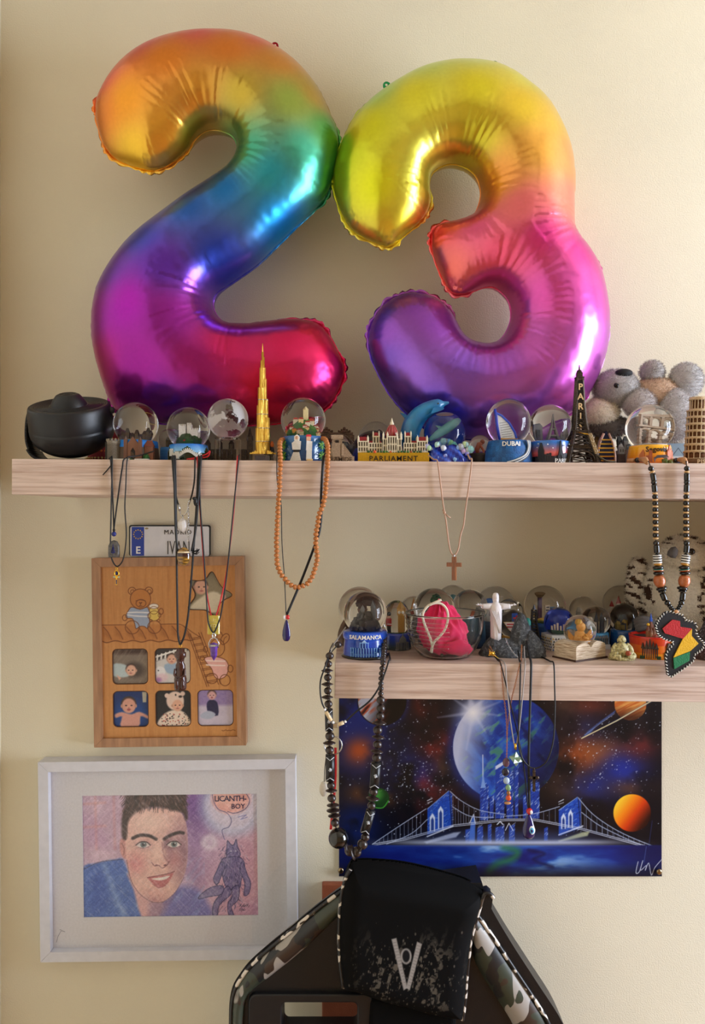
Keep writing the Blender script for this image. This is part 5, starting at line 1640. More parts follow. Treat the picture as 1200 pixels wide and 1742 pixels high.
snow_globe('snow_globe', 'snow globe with a white neon style signboard and red star behind the grey rock', L_SH, 874, -0.13, 1062, 25, plain_base(21, 19, (150, 108, 40), (196, 150, 60)), in_sign)
# statue on rock
it = Item('statue_souvenir', 'white statue with outstretched arms standing on dark grey mountain rocks', 'souvenir', L_SH, 872, -0.185)
gr = ramp_mat('dark_grey_granite', [(.36, (30, 32, 36)), (.52, (78, 82, 88)), (.66, (170, 176, 182))], scale=230, rough=.34, bump=.9, detail=9, noise_rough=.85, bdist=.003)
def lump(cx, cy, rx, ry, h, seed, px=1.0, tip=(0, 0)):
    b = MB(); n, m = 64, 34; vs = []; fs = []
    for i in range(m + 1):
        t = i / m
        rr = (1 - t ** 1.6) ** .62
        for k in range(n):
            a = 2 * PI * k / n
            w = 1 + .13 * mnoise.noise(Vector((math.cos(a) * 1.5 + seed, math.sin(a) * 1.5, t * 2))) + .07 * mnoise.noise(Vector((math.cos(a) * 4 + seed, math.sin(a) * 4, t * 5))) + .05 * mnoise.noise(Vector((math.cos(a) * 10 + seed, math.sin(a) * 10, t * 12))) + .03 * mnoise.noise(Vector((math.cos(a) * 22 + seed, math.sin(a) * 22, t * 26)))
            vs.append((cx + rx * rr * w * math.cos(a) + tip[0] * t, cy + ry * rr * w * math.sin(a) + tip[1] * t, h * t * (1 + .0 * w)))
    for i in range(m):
        for k in range(n):
            k2 = (k + 1) % n
            fs.append((i * n + k, i * n + k2, (i + 1) * n + k2, (i + 1) * n + k))
    fs.append(tuple(range(n))[::-1]); fs.append(tuple(m * n + k for k in range(n)))
    b.add(vs, fs, None, True)
    return b
it.put('rock_base', lump(-6, 0, 50, 24, 30, 1, tip=(-8, 0)), gr)
it.put('rock_peak', lump(14, 4, 22, 20, 72, 2, tip=(2, 0)), gr)
it.put('rock_hump', lump(34, -2, 24, 22, 44, 3, tip=(-6, 0)), gr)
it.put('rock_block', lump(-32, 2, 24, 20, 34, 4, tip=(2, 0)), gr)
wp = mat('white_statue_resin', (232, 228, 232), rough=.5, bump=.2, bscale=700)
sx = it.x(844)
z0 = it.z(1090)
b = MB()
n = 40; vs = []; fs = []
prof = [(9.0, 0), (8.8, 10), (9.0, 22), (9.4, 36), (9.6, 46), (10.4, 54), (10, 60), (6, 64), (3.6, 66.5), (3.4, 68)]
for r, z in prof:
    for k in range(n):
        a = 2 * PI * k / n
        f = 1 + .07 * math.sin(a * 9 + z * .08) * max(0, min(1, (58 - z) / 20))
        vs.append((sx + r * f * math.cos(a), r * .8 * f * math.sin(a), z0 + z))
for i in range(len(prof) - 1):
    for k in range(n):
        k2 = (k + 1) % n
        fs.append((i * n + k, i * n + k2, (i + 1) * n + k2, (i + 1) * n + k))
fs.append(tuple(range(n))[::-1])
b.add(vs, fs, None, True)
b.ell((sx, -.5, z0 + 74), (4.4, 4.6, 6.6), 14, 10)
b.lathe([(5.0, 66), (5.6, 70), (5.4, 76), (4, 80.5), (0, 81.6)], 14, (sx, 1.2, z0))
b.box((sx, -4.8, z0 + 73.4), (1.1, 1.4, 2.6)); b.ell((sx, -3.6, z0 + 69.4), (2.4, 1.6, 2.4), 8, 6)
for s_ in (-1, 1):
    pts = [(sx + s_ * 6, 0, z0 + 58), (sx + s_ * 14, -.5, z0 + 58.5), (sx + s_ * 21, -1, z0 + 58.5), (sx + s_ * 24, -1, z0 + 59)]
    b.tube(pts, [6.4, 5.4, 4.6, 4.2], 12, flat=.8)
    b.tube([(sx + s_ * 23, -1, z0 + 60), (sx + s_ * 28, -1.5, z0 + 61.2)], [2.2, 1.8], 8)
    b.ell((sx + s_ * 30.5, -1.8, z0 + 61.6), (2.8, 1.4, 1.6), 8, 6)
    for f in range(4): b.tube([(sx + s_ * 31, -1.6 + (f - 1.5) * .6, z0 + 61.5), (sx + s_ * 34.5, -1.8 + (f - 1.5) * .7, z0 + 61.2 + .3 * f)], .55, 5)
    b.tube([(sx + s_ * 29.5, -2.4, z0 + 62), (sx + s_ * 31.5, -3, z0 + 64)], .6, 5)
for k in range(6):
    b.tube(catmull([(sx - 8 + k * 2.2, -7, z0 + 52), (sx - 3 + k * 1.6, -8.3, z0 + 40), (sx + 2 + k, -8, z0 + 26), (sx + 5 + k * .4, -7, z0 + 14)], 4), .8, 5)
it.put('statue', b, wp)
# ---- mini tower, teal figure
it = Item('black_tower', 'small dark metal lattice tower model behind the grey rock', 'model', L_SH, 909, -0.12)
b = MB(); H = it.z(1028)
for sx_ in (-1, 1):
    for sy_ in (-1, 1):
        b.tube([(sx_ * 10, sy_ * 9, 0), (sx_ * 6.5, sy_ * 6, H * .3), (sx_ * 4, sy_ * 3.6, H * .55), (sx_ * 3.2, sy_ * 3, H * .88)], [2.6, 2, 1.5, 1.2], 4)
for k in range(12):
    z = H * (.12 + .065 * k); w = float(np.interp(z / H, [0, .3, .55, .9], [10, 6.5, 4.2, 3.4])); b.box((0, 0, z), (w * 2.1, w * 1.9, 1.6))
b.box((0, 0, 1), (24, 22, 2)); b.cone((0, 0, H * .88), 3.6, .3, H * .12, 8); it.put('lattice', b, mat('dark_steel', (60, 60, 66), rough=.35, metal=.8))
it = Item('hooded_figurine', 'tiny dark figurine with a teal cap between signboard globe and black tower', 'figurine', L_SH, 898, -0.14)
b = MB(); b.lathe([(0, 0), (6, 0), (6.5, 12), (5, 26), (6, 34), (5.5, 40), (4, 44)], 12, col=(60, 70, 90)); b.lathe([(5.8, 43), (5.5, 49), (3, 54), (0, 55)], 12, col=(40, 140, 130)); it.put('painted_body', b, M_resin)
# ---- more globes
def in_lasv(b, r, zf):
    b.ell((0, 0, zf + 2), (r * 1.05, r * .9, r * .3), 16, 6, (120, 132, 60))
    b.box((-r * .25, 0, zf + r * .9), (r * .18, r * .18, r * 1.3), (84, 60, 90)); b.cone((-r * .25, 0, zf + r * 1.5), r * .14, r * .3, r * .2, 8, (120, 96, 60))
    for k, (x, h, c) in enumerate(((.1, .6, (220, 210, 196)), (.36, .5, (90, 130, 170)), (.58, .42, (180, 150, 100)), (.78, .5, (110, 96, 70)), (-.6, .3, (200, 170, 90)))):
        b.box((x * r, -r * .1, zf + r * .5 + h * r * .5), (r * .24, r * .2, h * r), c); 
        for j in range(3): b.box((x * r, -r * .21, zf + r * (.55 + h * (.25 + .25 * j))), (r * .16, .8, r * .05), (60, 60, 70))
    b.ell((-r * .1, -r * .5, zf + r * .25), (r * .5, r * .2, r * .2), 12, 6, (226, 190, 90))
snow_globe('snow_globe', 'largest snow globe of the lower back row, with a toy city and a blue base', L_SH, 927, -0.065, 1031, 35, plain_base(31, 29, (24, 60, 110), (34, 84, 150)), in_lasv)
def base_mosaic(it, zt):
    b = MB(); n = 10
    poly = [((26 if k % 2 else 30) * math.cos(2 * PI * k / n + .3), (26 if k % 2 else 30) * math.sin(2 * PI * k / n + .3)) for k in range(n)]
    vs = [(x, y, 0) for x, y in poly] + [(x * .96, y * .96, zt) for x, y in poly]
    b.add(vs, [tuple(range(n))[::-1], tuple(range(n, 2 * n))] + [(k, (k + 1) % n, n + (k + 1) % n, n + k) for k in range(n)], (226, 226, 224))
    it.put('base', b, M_gloss)
    b = MB(); rs = random.Random(9)
    for k in range(n):
        p, q = poly[k], poly[(k + 1) % n]
        if (p[1] + q[1]) / 2 > 8: continue
        A, C = Vector((p[0], p[1], 0)), Vector((q[0], q[1], 0)); L_ = (C - A).length; e = (C - A) / L_; nn = Vector((e.y, -e.x, 0))
        m = int(L_ / 4.2)
        for i in range(m):
            for j in range(int(zt / 4.6)):
                c = A + e * ((i + .5 + .5 * (j % 2) * .6) * L_ / m); zz = 2.6 + j * 4.6
                col = rs.choice([(24, 24, 28), (24, 24, 28), (30, 90, 180), (226, 180, 30), (28, 26, 30)])
                d = nn * .7
                b.add([c - e * 1.4 + d + Vector((0, 0, zz - 1.5)), c + e * 1.4 + d + Vector((0, 0, zz - 1.5)), c + d + Vector((0, 0, zz + 1.5)), c - nn * .2 + Vector((0, 0, zz))], [(0, 1, 2), (0, 2, 3), (1, 0, 3), (2, 1, 3)], col)
    o = it.put('mosaic_chips', b, M_gloss); o['kind'] = 'stuff'
def in_bluescene(b, r, zf):
    b.lathe([(0, 0), (r, 0), (r * 1.1, r * .7), (r * .8, r * 1.5), (r * .7, r * 1.5), (r, r * .7), (r * .9, 2)], 18, (0, 3, zf), (30, 66, 190))
    keep = [i for i, f in enumerate(b.f) if sum(b.v[k][1] for k in f) / len(f) > 5]
    b.f = [b.f[i] for i in keep]; b.c = [b.c[i] for i in keep]; b.sm = [b.sm[i] for i in keep]
    b.box((0, 0, zf + 3), (r * 1.5, r, r * .5), (22, 60, 34))
    for k in range(6): b.box(((k - 2.5) * r * .22, -2, zf + r * .55), (r * .12, r * .12, r * (.4 + .2 * (k % 3))), (200, 180, 160))
snow_globe('snow_globe', 'snow globe with blue backdrop on a white faceted mosaic base', L_SH, 951, -0.125, 1058, 25, base_mosaic, in_bluescene)
snow_globe('snow_globe', 'clear snow globe with grey ruins at the back, above the open book', L_SH, 993, -0.055, 1038, 23.5, plain_base(21, 20, (120, 104, 84)), in_boxes([(190, 186, 176), (150, 60, 50), (170, 168, 160)], 41, 6))
def base_build(it, zt):
    it.put('base', drum(23, 21, zt, (150, 156, 166), (60, 150, 214)), M_gloss)
    b = MB()
    for k in range(8):
        relief_box(b, -14 + k * 4.2, zt * .42, 1.6, zt * .66, 23, 1.4, (106, 112, 120))
    for t in (.18, .44, .72): relief_box(b, 0, zt * t, 32, 1.6, 23, 1.7, (150, 156, 164))
    for k in range(7):
        relief(b, [(-14 + k * 4.2, zt * .74), (-10 + k * 4.2, zt * .74), (-12 + k * 4.2, zt * .92)], 23, 0, 1.5, (130, 136, 142))
    it.put('facade_relief', b, M_resin)
    b = MB(); b.box((0, -21, 4), (34, 6, 8), (190, 196, 206)); it.put('name_plinth', b, M_gloss)
def in_ruin(b, r, zf):
    b.box((-r * .45, -r * .3, zf + r * .5), (r * .7, r * .5, r * .9), (214, 204, 190)); b.ell((-r * .6, -r * .3, zf + r * 1.1), r * .3, 10, 6, (220, 206, 180))
    for k in range(6): b.box((-r * .7 + k * r * .1, -r * .56, zf + r * (.4 + .3 * (k % 2))), (r * .05, 1, r * .18), (90, 70, 60))
    for x in (.1, .45): spire(b, x * r, r * .2, zf, r * .16, r * 1.6, (64, 70, 84), (54, 60, 74), 6, .4)
snow_globe('snow_globe', 'snow globe with a pale palace and twin spires on a sky blue facade base', L_SH, 1014, -0.105, 1056, 24.5, base_build, in_ruin)
# ---- book globe
it = Item('book_snow_globe', 'snow globe with a golden cherub resting on an open old book', 'snow globe', L_SH, 987, -0.195, rot=0.0)
pg = ramp_mat('old_page_edges', [(.35, (150, 120, 88)), (.6, (226, 210, 186))], scale=60, stretch=(1, 1, 14), rough=.8, bump=.5, detail=6)
A = Matrix.Rotation(math.radians(32), 4, 'Z')
def half(sgn):
    b = MB(); top = [(0, 20), (6, 27), (14, 30), (24, 29), (34, 25), (36, 22)]; poly = [(0, 2.5)] + [(36, 2.5)] + top[::-1]
    b.prism([(sgn * x, z) for x, z in poly], -24, 24, (200, 176, 140), M=A)
    return b
for sgn in (-1, 1): it.put('page_block', half(sgn), pg)
b = MB(); b.box((0, 0, 1.3), (78, 52, 2.4), M=A); it.put('cover', b, mat('brown_leather_cover', (70, 44, 32), rough=.6, bump=.3))
zc = it.z(1073)
b = MB(); b.lathe([(0, 26), (16, 26), (18, 29), (15, 33), (0, 33)], 24); it.put('collar', b, mat('pale_collar', (214, 196, 176), rough=.6))
glass_ball(it, zc, 27, cut=32)
G2 = (224, 162, 82)
b = MB(); zf = zc - 20
b.lathe([(0, 0), (12, 0), (11, 5), (7, 12), (6, 18), (0, 22)], 14, (0, 0, zf), G2); b.ell((1, -1, zf + 25), (6, 6, 6.4), 12, 8, G2); b.tube([(-6, -4, zf + 15), (-9, -7, zf + 9), (-2, -9, zf + 12)], 2.2, 8, G2); b.tube([(6, -4, zf + 16), (8, -7, zf + 10), (2, -9, zf + 13)], 2.2, 8, G2)
b.tube([(-4, -6, zf + 4), (-11, -10, zf + 3), (-8, -12, zf + 1)], 2.8, 8, G2); b.tube([(4, -6, zf + 4), (11, -10, zf + 4), (10, -12, zf + 1)], 2.8, 8, G2); b.prism([(6, zf + 12), (14, zf + 22), (15, zf + 12), (9, zf + 7)], 3, 5, G2); b.prism([(-6, zf + 12), (-14, zf + 20), (-14, zf + 11), (-9, zf + 7)], 3, 5, G2)
bush(b, (0, 1, zf + 30), 5, (206, 140, 66), 3, 4); it.put('cherub', b, M_resin)
# ---- buddha
it = Item('buddha_figurine', 'small ivory seated laughing figurine holding a reddish ball', 'figurine', L_SH, 1058, -0.205)
iv = ramp_mat('aged_ivory', [(.3, (96, 84, 44)), (.6, (214, 204, 150))], scale=320, rough=.45, bump=.4)
b = MB(); b.lathe([(0, 0), (22, 0), (22.5, 3), (20, 5), (0, 5)], 28, sy=.75); b.ell((0, 0, 16), (13, 11, 13), 18, 10)
b.ell((0, -1, 34), (6.4, 6.2, 7), 16, 10); b.ell((0, -6.8, 33), (1.5, 1.4, 1.4), 8, 6); b.ell((-2.6, -5, 31.5), (2.2, 2, 2), 8, 6); b.ell((2.6, -5, 31.5), (2.2, 2, 2), 8, 6)
for s_ in (-1, 1):
    b.ell((s_ * 6.6, 0, 32), (1.2, 1.8, 3.4), 8, 6); b.tube(catmull([(s_ * 8, 0, 25), (s_ * 14, -2, 19), (s_ * 15, -5, 12), (s_ * 10, -10, 10)], 4), 4.2, 10); b.tube(catmull([(s_ * 6, -2, 6), (s_ * 17, -4, 8), (s_ * 16, -10, 6), (s_ * 6, -12, 5)], 4), 5, 10)
    b.ell((s_ * 17, -3, 7), (5.5, 6, 6), 10, 6)
b.tube([(2.6 * math.cos(a), -6.6, 30 + 1.0 * math.sin(a)) for a in np.linspace(PI, 2 * PI, 7)], .5, 5)
it.put('body', b, iv)
for s_ in (-1, 1):
    b = MB(); b.ell((s_ * 2.3, -6.5, 35.4), (.9, .5, .5), 8, 5); it.put('eye', b, M_black)
b = MB(); b.ell((7, -12, 12), 4.6, 14, 8); it.put('held_ball', b, mat('reddish_ball', (166, 78, 50), rough=.35))
# ---- castle globes
def in_castle(b, r, zf):
    W_ = (214, 206, 196)
    b.box((0, 0, zf + r * .35), (r * 1.3, r * .6, r * .6), W_)
    for x, h in ((-.6, 1.0), (-.15, 1.25), (.2, .9), (.62, 1.05)): spire(b, x * r, -r * .1, zf, r * .16, r * h * 1.2, W_, (170, 50, 50), 8, .35)
snow_globe('snow_globe', 'shadowy snow globe with a white castle and red roofs beside the white plush', L_SH, 1056, -0.045, 1025, 29, plain_base(26, 24, (60, 50, 44)), in_castle)
def base_navy(it, zt):
    it.put('base', drum(25, 22, zt, (16, 40, 84), (24, 84, 150)), M_gloss)
    for x, c in ((-8, (30, 80, 150)), (6, (90, 44, 54))):
        b = MB(); relief(b, [(x - 4, 2), (x + 4, 2), (x + 4, 10), (x, 14), (x - 4, 10)], 24, 0, 1.6, c); it.put('house_relief', b, M_resin)
snow_globe('snow_globe', 'dark snow globe on a navy blue base behind the ivory figurine', L_SH, 1062, -0.10, 1051, 25, base_navy, in_boxes([(60, 70, 90), (140, 120, 60), (50, 60, 70)], 51, 7))
it = Item('red_souvenir_base', 'red and orange round souvenir base with a dark temple relief and a castle on top', 'souvenir', L_SH, 1108, -0.175)
zt = it.z(1079)
b = MB()
prof = [(0, 0), (38, 0), (37, zt * .25), (34.5, zt * .6), (36, zt * .92), (36.5, zt), (33, zt), (32, zt - 4), (0, zt - 6)]
b.lathe(prof, 44); b.c = [None] * len(b.f)
recol(b, 0, lambda x, y, z: (70, 56, 52) if math.hypot(x, y) < 32.4 and z > 4 else mixc((240, 150, 30), (206, 40, 30), (z / zt) * 1.15 - .1))
it.put('base', b, M_gloss)
b = MB(); D_ = (70, 52, 44)
for k in range(8):
    relief_box(b, -26 + k * 3.2, 9, 1.4, 16, 36, 1.8, D_)
relief_box(b, -15, 18, 26, 2, 36, 2.2, D_)
for x, h in ((-26, 9), (-20, 13), (-15, 18), (-10, 13), (-5, 9)): relief(b, [(x - 2.5, 18), (x + 2.5, 18), (x + 1.4, 18 + h * .6), (x, 18 + h)], 35.5, 0, 2.2, D_)
relief_box(b, -15, 3, 32, 5, 38, 2, (40, 70, 36)); it.put('temple_relief', b, M_resin)
b = MB(); relief(b, [(10, 10), (19, 12), (23, 24), (16, 27)], 36, 0, 2, (84, 64, 44)); relief(b, [(8, 1), (28, 1), (28, 9), (8, 9)], 37, 0, 2.2, (50, 96, 160)); relief(b, [(8, 9), (24, 9), (24, 12), (8, 12)], 36.5, 0, 2.6, (206, 170, 60)); relief(b, [(24, 14), (26, 14), (27, 26), (25, 34), (23, 26)], 36, 0, 1.8, (236, 170, 70)); it.put('harbour_relief', b, M_resin)
b = MB()
for k, (x, y, r, h, c) in enumerate(((0, 0, 6, 30, (150, 104, 74)), (-6, -3, 4, 22, (170, 116, 80)), (6, -2, 4, 24, (140, 96, 70)), (-2, -6, 3.4, 18, (176, 126, 90)), (3, -6, 3, 20, (150, 100, 70)))):
    spire(b, x, y, zt - 6, r, h, c, (120, 70, 50), 7, .4)
b.cone((0, 0, zt + 22), 3, .2, 14, 6, (50, 90, 190)); b.ell((-6, -3, zt + 17), 2.6, 8, 5, (230, 180, 50)); bush(b, (0, -2, zt - 3), 8, (130, 60, 44), 2, 5); it.put('castle', b, M_resin)
# ---- owl plush
it = Item('owl_plush', 'large white owl plush with dark brown barred wings at the right of the lower shelf', 'plush toy', L_SH, 1158, -0.095)
def B(px, py, y, rx, ry, rz, c): return (it.x(px), y, it.z(py), rx, ry, rz, c)
WO = (222, 214, 200)
parts_o = [('body', [B(1156, 1012, -4, 72, 50, 74, WO)]), ('head', [B(1160, 950, -8, 44, 40, 40, (216, 206, 190))]), ('wing', [B(1090, 1000, 10, 20, 26, 52, (206, 196, 180))]), ('wing', [B(1206, 1030, -16, 40, 26, 44, (214, 204, 188))]),
           ('foot', [B(1106, 1062, -34, 20, 18, 14, (216, 206, 190))])]
allb = [q for _, l in parts_o for q in l]
def owlcol(p, c):
    n = mnoise.noise(Vector((p[0] * .07, p[1] * .07, p[2] * .16)))
    side = (p[0] < it.x(1100)) or (p[0] > it.x(1166) and p[2] < it.z(960)) or (p[2] > it.z(925))
    return (74, 54, 44) if (side and n > .12) else c
for nm, l in parts_o:
    b = MB()
    for q in l: b.ell(q[:3], (q[3] * .985, q[4] * .985, q[5] * .985), 64, 44, q[6])
    recol(b, 0, lambda x, y, z: owlcol((x, y, z), WO)); it.put(nm, b, M_fur)
fur(it.root, it.s, allb, 70000, 5.0, .36, 15, colf=owlcol, var=.1)
b = MB(); b.lathe([(0, 0), (7, 2), (8, 8), (6, 16), (0, 20)], 14, (0, 0, 0), M=Matrix.Translation((it.x(1123), -44, it.z(946))) @ Matrix.Rotation(math.radians(24), 4, 'Y')); it.put('beak', b, mat('grey_felt', (96, 92, 92), rough=.85, bump=.3))
b = MB(); b.ell((it.x(1157), -46, it.z(936)), (5.5, 4, 5.5), 12, 8); it.put('eye', b, mat('amber_black_eye', (22, 14, 8), rough=.12))
b = MB()
for k in range(4): b.tube(catmull([(it.x(1096), -44, it.z(1054 - k * 1)), (it.x(1082), -50 - k, it.z(1046 + k * 4)), (it.x(1070), -48 - k * 3, it.z(1046 + k * 5)), (it.x(1064), -44 - k * 3, it.z(1052 + k * 4))], 4), 4.5, 8)
it.put('claws', b, MATS['grey_felt'])
# ---- orgonite pyramid
it = Item('dark_pyramid', 'dark glittering resin pyramid half cut off at the right end of the lower shelf', 'ornament', L_SH, 1206, -0.19)
H = it.z(1042)
def flecks():
    m = ramp_mat('dark_fleck_resin', [(.0, (26, 22, 26)), (.58, (46, 40, 46)), (.64, (170, 170, 180)), (.7, (60, 50, 60))], scale=420, rough=.4, detail=2, coat=.15)
    return m
b = MB(); b.add([(-25, -25, 0), (25, -25, 0), (25, 25, 0), (-25, 25, 0), (0, 0, H)], [(0, 3, 2, 1), (0, 1, 4), (1, 2, 4), (2, 3, 4), (3, 0, 4)], None, False, Matrix.Rotation(.5, 4, 'Z')); it.put('pyramid', b, flecks())
# ------------------------------------------------------------------ necklaces hanging from the shelf fronts
YN = -0.2525
def onsh(h, sh, px, Yd, dz=1.4):
    p = on_shelf(sh, px, Yd)
    r = h.root.location
    return tuple((p[i] - r[i]) / h.s for i in range(2)) + ((p.z - r.z) / h.s + dz,)
def edge(h, sh, px, dz=1.4):
    return onsh(h, sh, px, YN + .001, dz)
def cord(h, name, pts, r=1.3, m=None, n=6, flat=None, smooth=6):
    b = MB(); b.tube(catmull(pts, smooth), r, n, flat=flat)
    return h.put(name, b, m or M_cord)
def P(h, *l, y=0.0):
    return [h.pt(q[0], q[1], q[2] if len(q) > 2 else y) for q in l]
def place(h, proto, pos, tan=None, parent=None):
    """a copy of a bead with its axis along tan"""
    c = proto.copy(); COL.objects.link(c); c.parent = parent or h.root
    c.location = Vector(pos) * h.s
    if tan is not None:
        c.rotation_euler = Vector(tan).to_track_quat('Z', 'Y').to_euler()
    return c
def bead_proto(h, name, b, m):
    return h.put(name, b, m)

CAT = 'necklace'
# 1 stone pendant with blue bead
h = Hang('cord_necklace', 'black cord necklace with a dark grey stone pendant and blue bead', CAT, 194, 948, YN)
cord(h, 'cord', [onsh(h, U_SH, 186, -.235), edge(h, U_SH, 188)] + P(h, (189.5, 800), (191.5, 837), (194, 900)))
cord(h, 'cord', [onsh(h, U_SH, 262, -.232, 16), onsh(h, U_SH, 238, -.236, 8), edge(h, U_SH, 213)] + P(h, (208, 796), (202, 837), (195, 891), (194, 903)))
cord(h, 'loose_end', P(h, (190, 790), (184, 798), (175, 808)), 1.0)
b = MB(); b.ell(h.pt(194, 908.5), 4.2, 14, 8); h.put('blue_bead', b, mat('lapis_blue', (36, 44, 120), rough=.2, var=.3, vscale=500))
b = MB(); b.lathe([(0, 0), (9.5, 0), (10, 6), (9.6, 20), (6, 27), (0, 29)], 24, h.pt(194, 948), sy=.5); st = h.put('stone', b, ramp_mat('dark_grey_stone', [(.3, (44, 42, 42)), (.7, (96, 92, 90))], scale=300, rough=.35))
b = MB(); b.tube([(-3, -5.2, 8), (0, -5.4, 20), (3, -5.2, 8), (-3, -5.2, 8)], .7, 4); b.tube([(0, -5.4, 22), (0, -5.4, 6)], .6, 4); h.put('blue_engraving', b, MATS['lapis_blue'], st)
b = MB(); b.ell(h.pt(194, 902), (2.4, 2.2, 3), 8, 6); h.put('knot', b, M_cord)
# 2 ankh
h = Hang('cord_necklace', 'thin black cord necklace with a small gold and blue ankh pendant', CAT, 198.5, 995, YN - .002)
cord(h, 'cord', [onsh(h, U_SH, 188, -.235), edge(h, U_SH, 191)] + P(h, (190, 830), (189, 877), (188, 930), (190, 950), (198.5, 963.5), (208, 955), (213, 935), (215, 905), (212.5, 865), (214, 830)) + [edge(h, U_SH, 217), onsh(h, U_SH, 228, -.236)], 1.2)
b = MB(); b.tube([(3.6 * math.sin(a), 0, 19 + (4.6 + 1.2 * math.cos(a)) * math.cos(a)) for a in np.linspace(0, 2 * PI, 17)[:-1]], 1.1, 6, closed=True); b.box((0, 0, 6.5), (3.4, 1.6, 13), top=.6); b.box((0, 0, 13.5), (12, 1.6, 2.4)); b.tube([(1.6 * math.cos(a), 0, 27.4 + 2.4 * math.sin(a)) for a in np.linspace(0, 2 * PI, 9)[:-1]], .6, 5, closed=True); h.put('ankh', b, M_gold)
b = MB(); b.ell((0, 0, 19.4), (2.4, .6, 3.8), 10, 6); b.box((0, -.9, 5), (1.6, .4, 8)); h.put('blue_inlay', b, mat('deep_blue_enamel', (22, 26, 90), rough=.15))
b = MB()
for sx in (-1, 1): b.box((sx * 4, -.9, 13.5), (3, .4, 1.5))
h.put('turquoise_inlay', b, mat('turquoise_enamel', (70, 170, 190), rough=.2))
# 3 quartz
h = Hang('cord_necklace', 'black leather cord necklace with a white quartz chunk and silver extension chain', CAT, 311, 904, YN - .003)
cord(h, 'cord', [onsh(h, U_SH, 291, -.235), edge(h, U_SH, 293)] + P(h, (296, 820), (300, 845), (304, 860)), 1.4)
cord(h, 'cord', [onsh(h, U_SH, 334, -.235), edge(h, U_SH, 332)] + P(h, (331, 815), (327, 840), (323, 853)), 1.4)
def chain(h, name, pts, m, r=1.7, w=.45, step=2.6):
    b = MB(); Q = catmull(pts, 8); d = 0; k = 0; last = Q[0]; acc = 0
    for A, C in zip(Q, Q[1:]):
        L_ = (C - A).length; t = acc
        while t < L_:
            c = A + (C - A) * (t / L_); e = (C - A).normalized(); sdir = Vector((1, 0, 0)) if k % 2 else Vector((0, 1, 0)); sdir = (sdir - e * sdir.dot(e)).normalized()
            b.tube([c + e * (r * math.cos(a)) + sdir * (r * .7 * math.sin(a)) for a in np.linspace(0, 2 * PI, 7)[:-1]], w, 4, closed=True); k += 1; t += step
        acc = t - L_
    return h.put(name, b, m)
b = MB(); b.tube(P(h, (304, 858), (306, 869)), 2.0, 8); b.tube(P(h, (323, 851), (321, 858)), 2.0, 8); h.put('silver_clasp', b, M_silver)
b = MB(); b.tube(catmull(P(h, (306, 869), (308, 876), (313, 877), (318, 871), (320, 862)), 4), 1.0, 5); b.tube(P(h, (311, 876), (311.5, 886)), 1.0, 5); h.put('hook', b, M_silver)
chain(h, 'silver_chain', P(h, (321, 857, -2), (321.5, 880, -3), (321.5, 900, -3), (321, 920, -3)), M_silver, 2.0, .55, 3.0)
b = MB(); q = MB(); q.ell((0, 0, 0), 1.0, 12, 8, smooth=False)
b.add([(v[0] * 9.5 * (1 + .25 * mnoise.noise(Vector(v) * 1.7)), v[1] * 6, 10.5 + v[2] * 11 * (1 + .3 * mnoise.noise(Vector(v) * 1.5 + Vector((4, 0, 0))))) for v in q.v], q.f, None, False); h.put('quartz', b, mat('milky_quartz', (244, 242, 244), rough=.12, trans=.45, ior=1.3))
# 4 tiger eye
h = Hang('cord_necklace', 'thick black cord necklace with an oval banded tiger eye stone', CAT, 312.5, 962, YN - .006)
cord(h, 'cord', [onsh(h, U_SH, 293, -.238, 2.5), edge(h, U_SH, 295, 2.5)] + P(h, (297, 830), (299, 900), (302, 938)), 1.9)
cord(h, 'cord', [onsh(h, U_SH, 343, -.238, 2.5), edge(h, U_SH, 342, 2.5)] + P(h, (338, 840), (333, 900), (326, 938)), 1.9)
b = MB(); b.ell((0, 0, 15.5), (11.5, 8, 15.5), 24, 16)
recol(b, 0, lambda x, y, z: (60, 34, 34) if 15 < z < 22 else ((206, 186, 150) if 22 <= z < 23.6 else mixc((92, 64, 26), (166, 122, 48), .5 + .5 * math.sin(z * 1.1 + x * .3)))); h.put('tiger_eye', b, mat('polished_tiger_eye', rough=.1, attr=True, var=.2, vscale=300, coat=.5))
b = MB(); rs = random.Random(5)
for k in range(7): b.tube([(14, 0, 22), (18 + k, -1 + rs.uniform(-2, 2), 22 + rs.uniform(-3, 4)), (24 + rs.uniform(-2, 4), rs.uniform(-3, 3), 24 + rs.uniform(-3, 6))], .7, 4)
h.put('frayed_knot', b, M_cord)
b = MB(); b.ell(h.pt(333, 853), (4, 4, 8), 10, 6); b.ell(h.pt(331, 848), (4, 4, 3), 8, 6); b.ell(h.pt(335, 858), (4, 4, 3), 8, 6); h.put('slide_knot', b, M_cord)
# 5 totem
h = Hang('cord_necklace', 'long black cord necklace with a dark carved wooden totem pendant', CAT, 307, 1173, YN - .004)
cord(h, 'cord', [onsh(h, U_SH, 297, -.236), edge(h, U_SH, 298)] + P(h, (299.5, 850), (300.5, 940), (302, 1040), (303, 1080), (306.5, 1097)), 1.7)
cord(h, 'cord', [onsh(h, U_SH, 338, -.236), edge(h, U_SH, 338)] + P(h, (335, 850), (329, 940), (321, 1040), (314, 1080), (307, 1097)), 1.7)
b = MB(); b.tube([(2.4 * math.cos(a), 0, 74 + 3 * math.sin(a)) for a in np.linspace(0, 2 * PI, 11)[:-1]], .7, 5, closed=True); h.put('brass_ring', b, M_gold)
b = MB()
n = 26; vs = []; fs = []; prof = [(0, 0), (9.6, 0), (10.4, 4), (10.2, 18), (9.2, 26), (7.4, 30), (8.4, 36), (8.2, 42), (6.2, 46), (6.8, 50), (7.6, 54), (9.6, 55.5), (9.8, 63), (7.2, 64.5), (6, 69.5), (0, 70.5)]
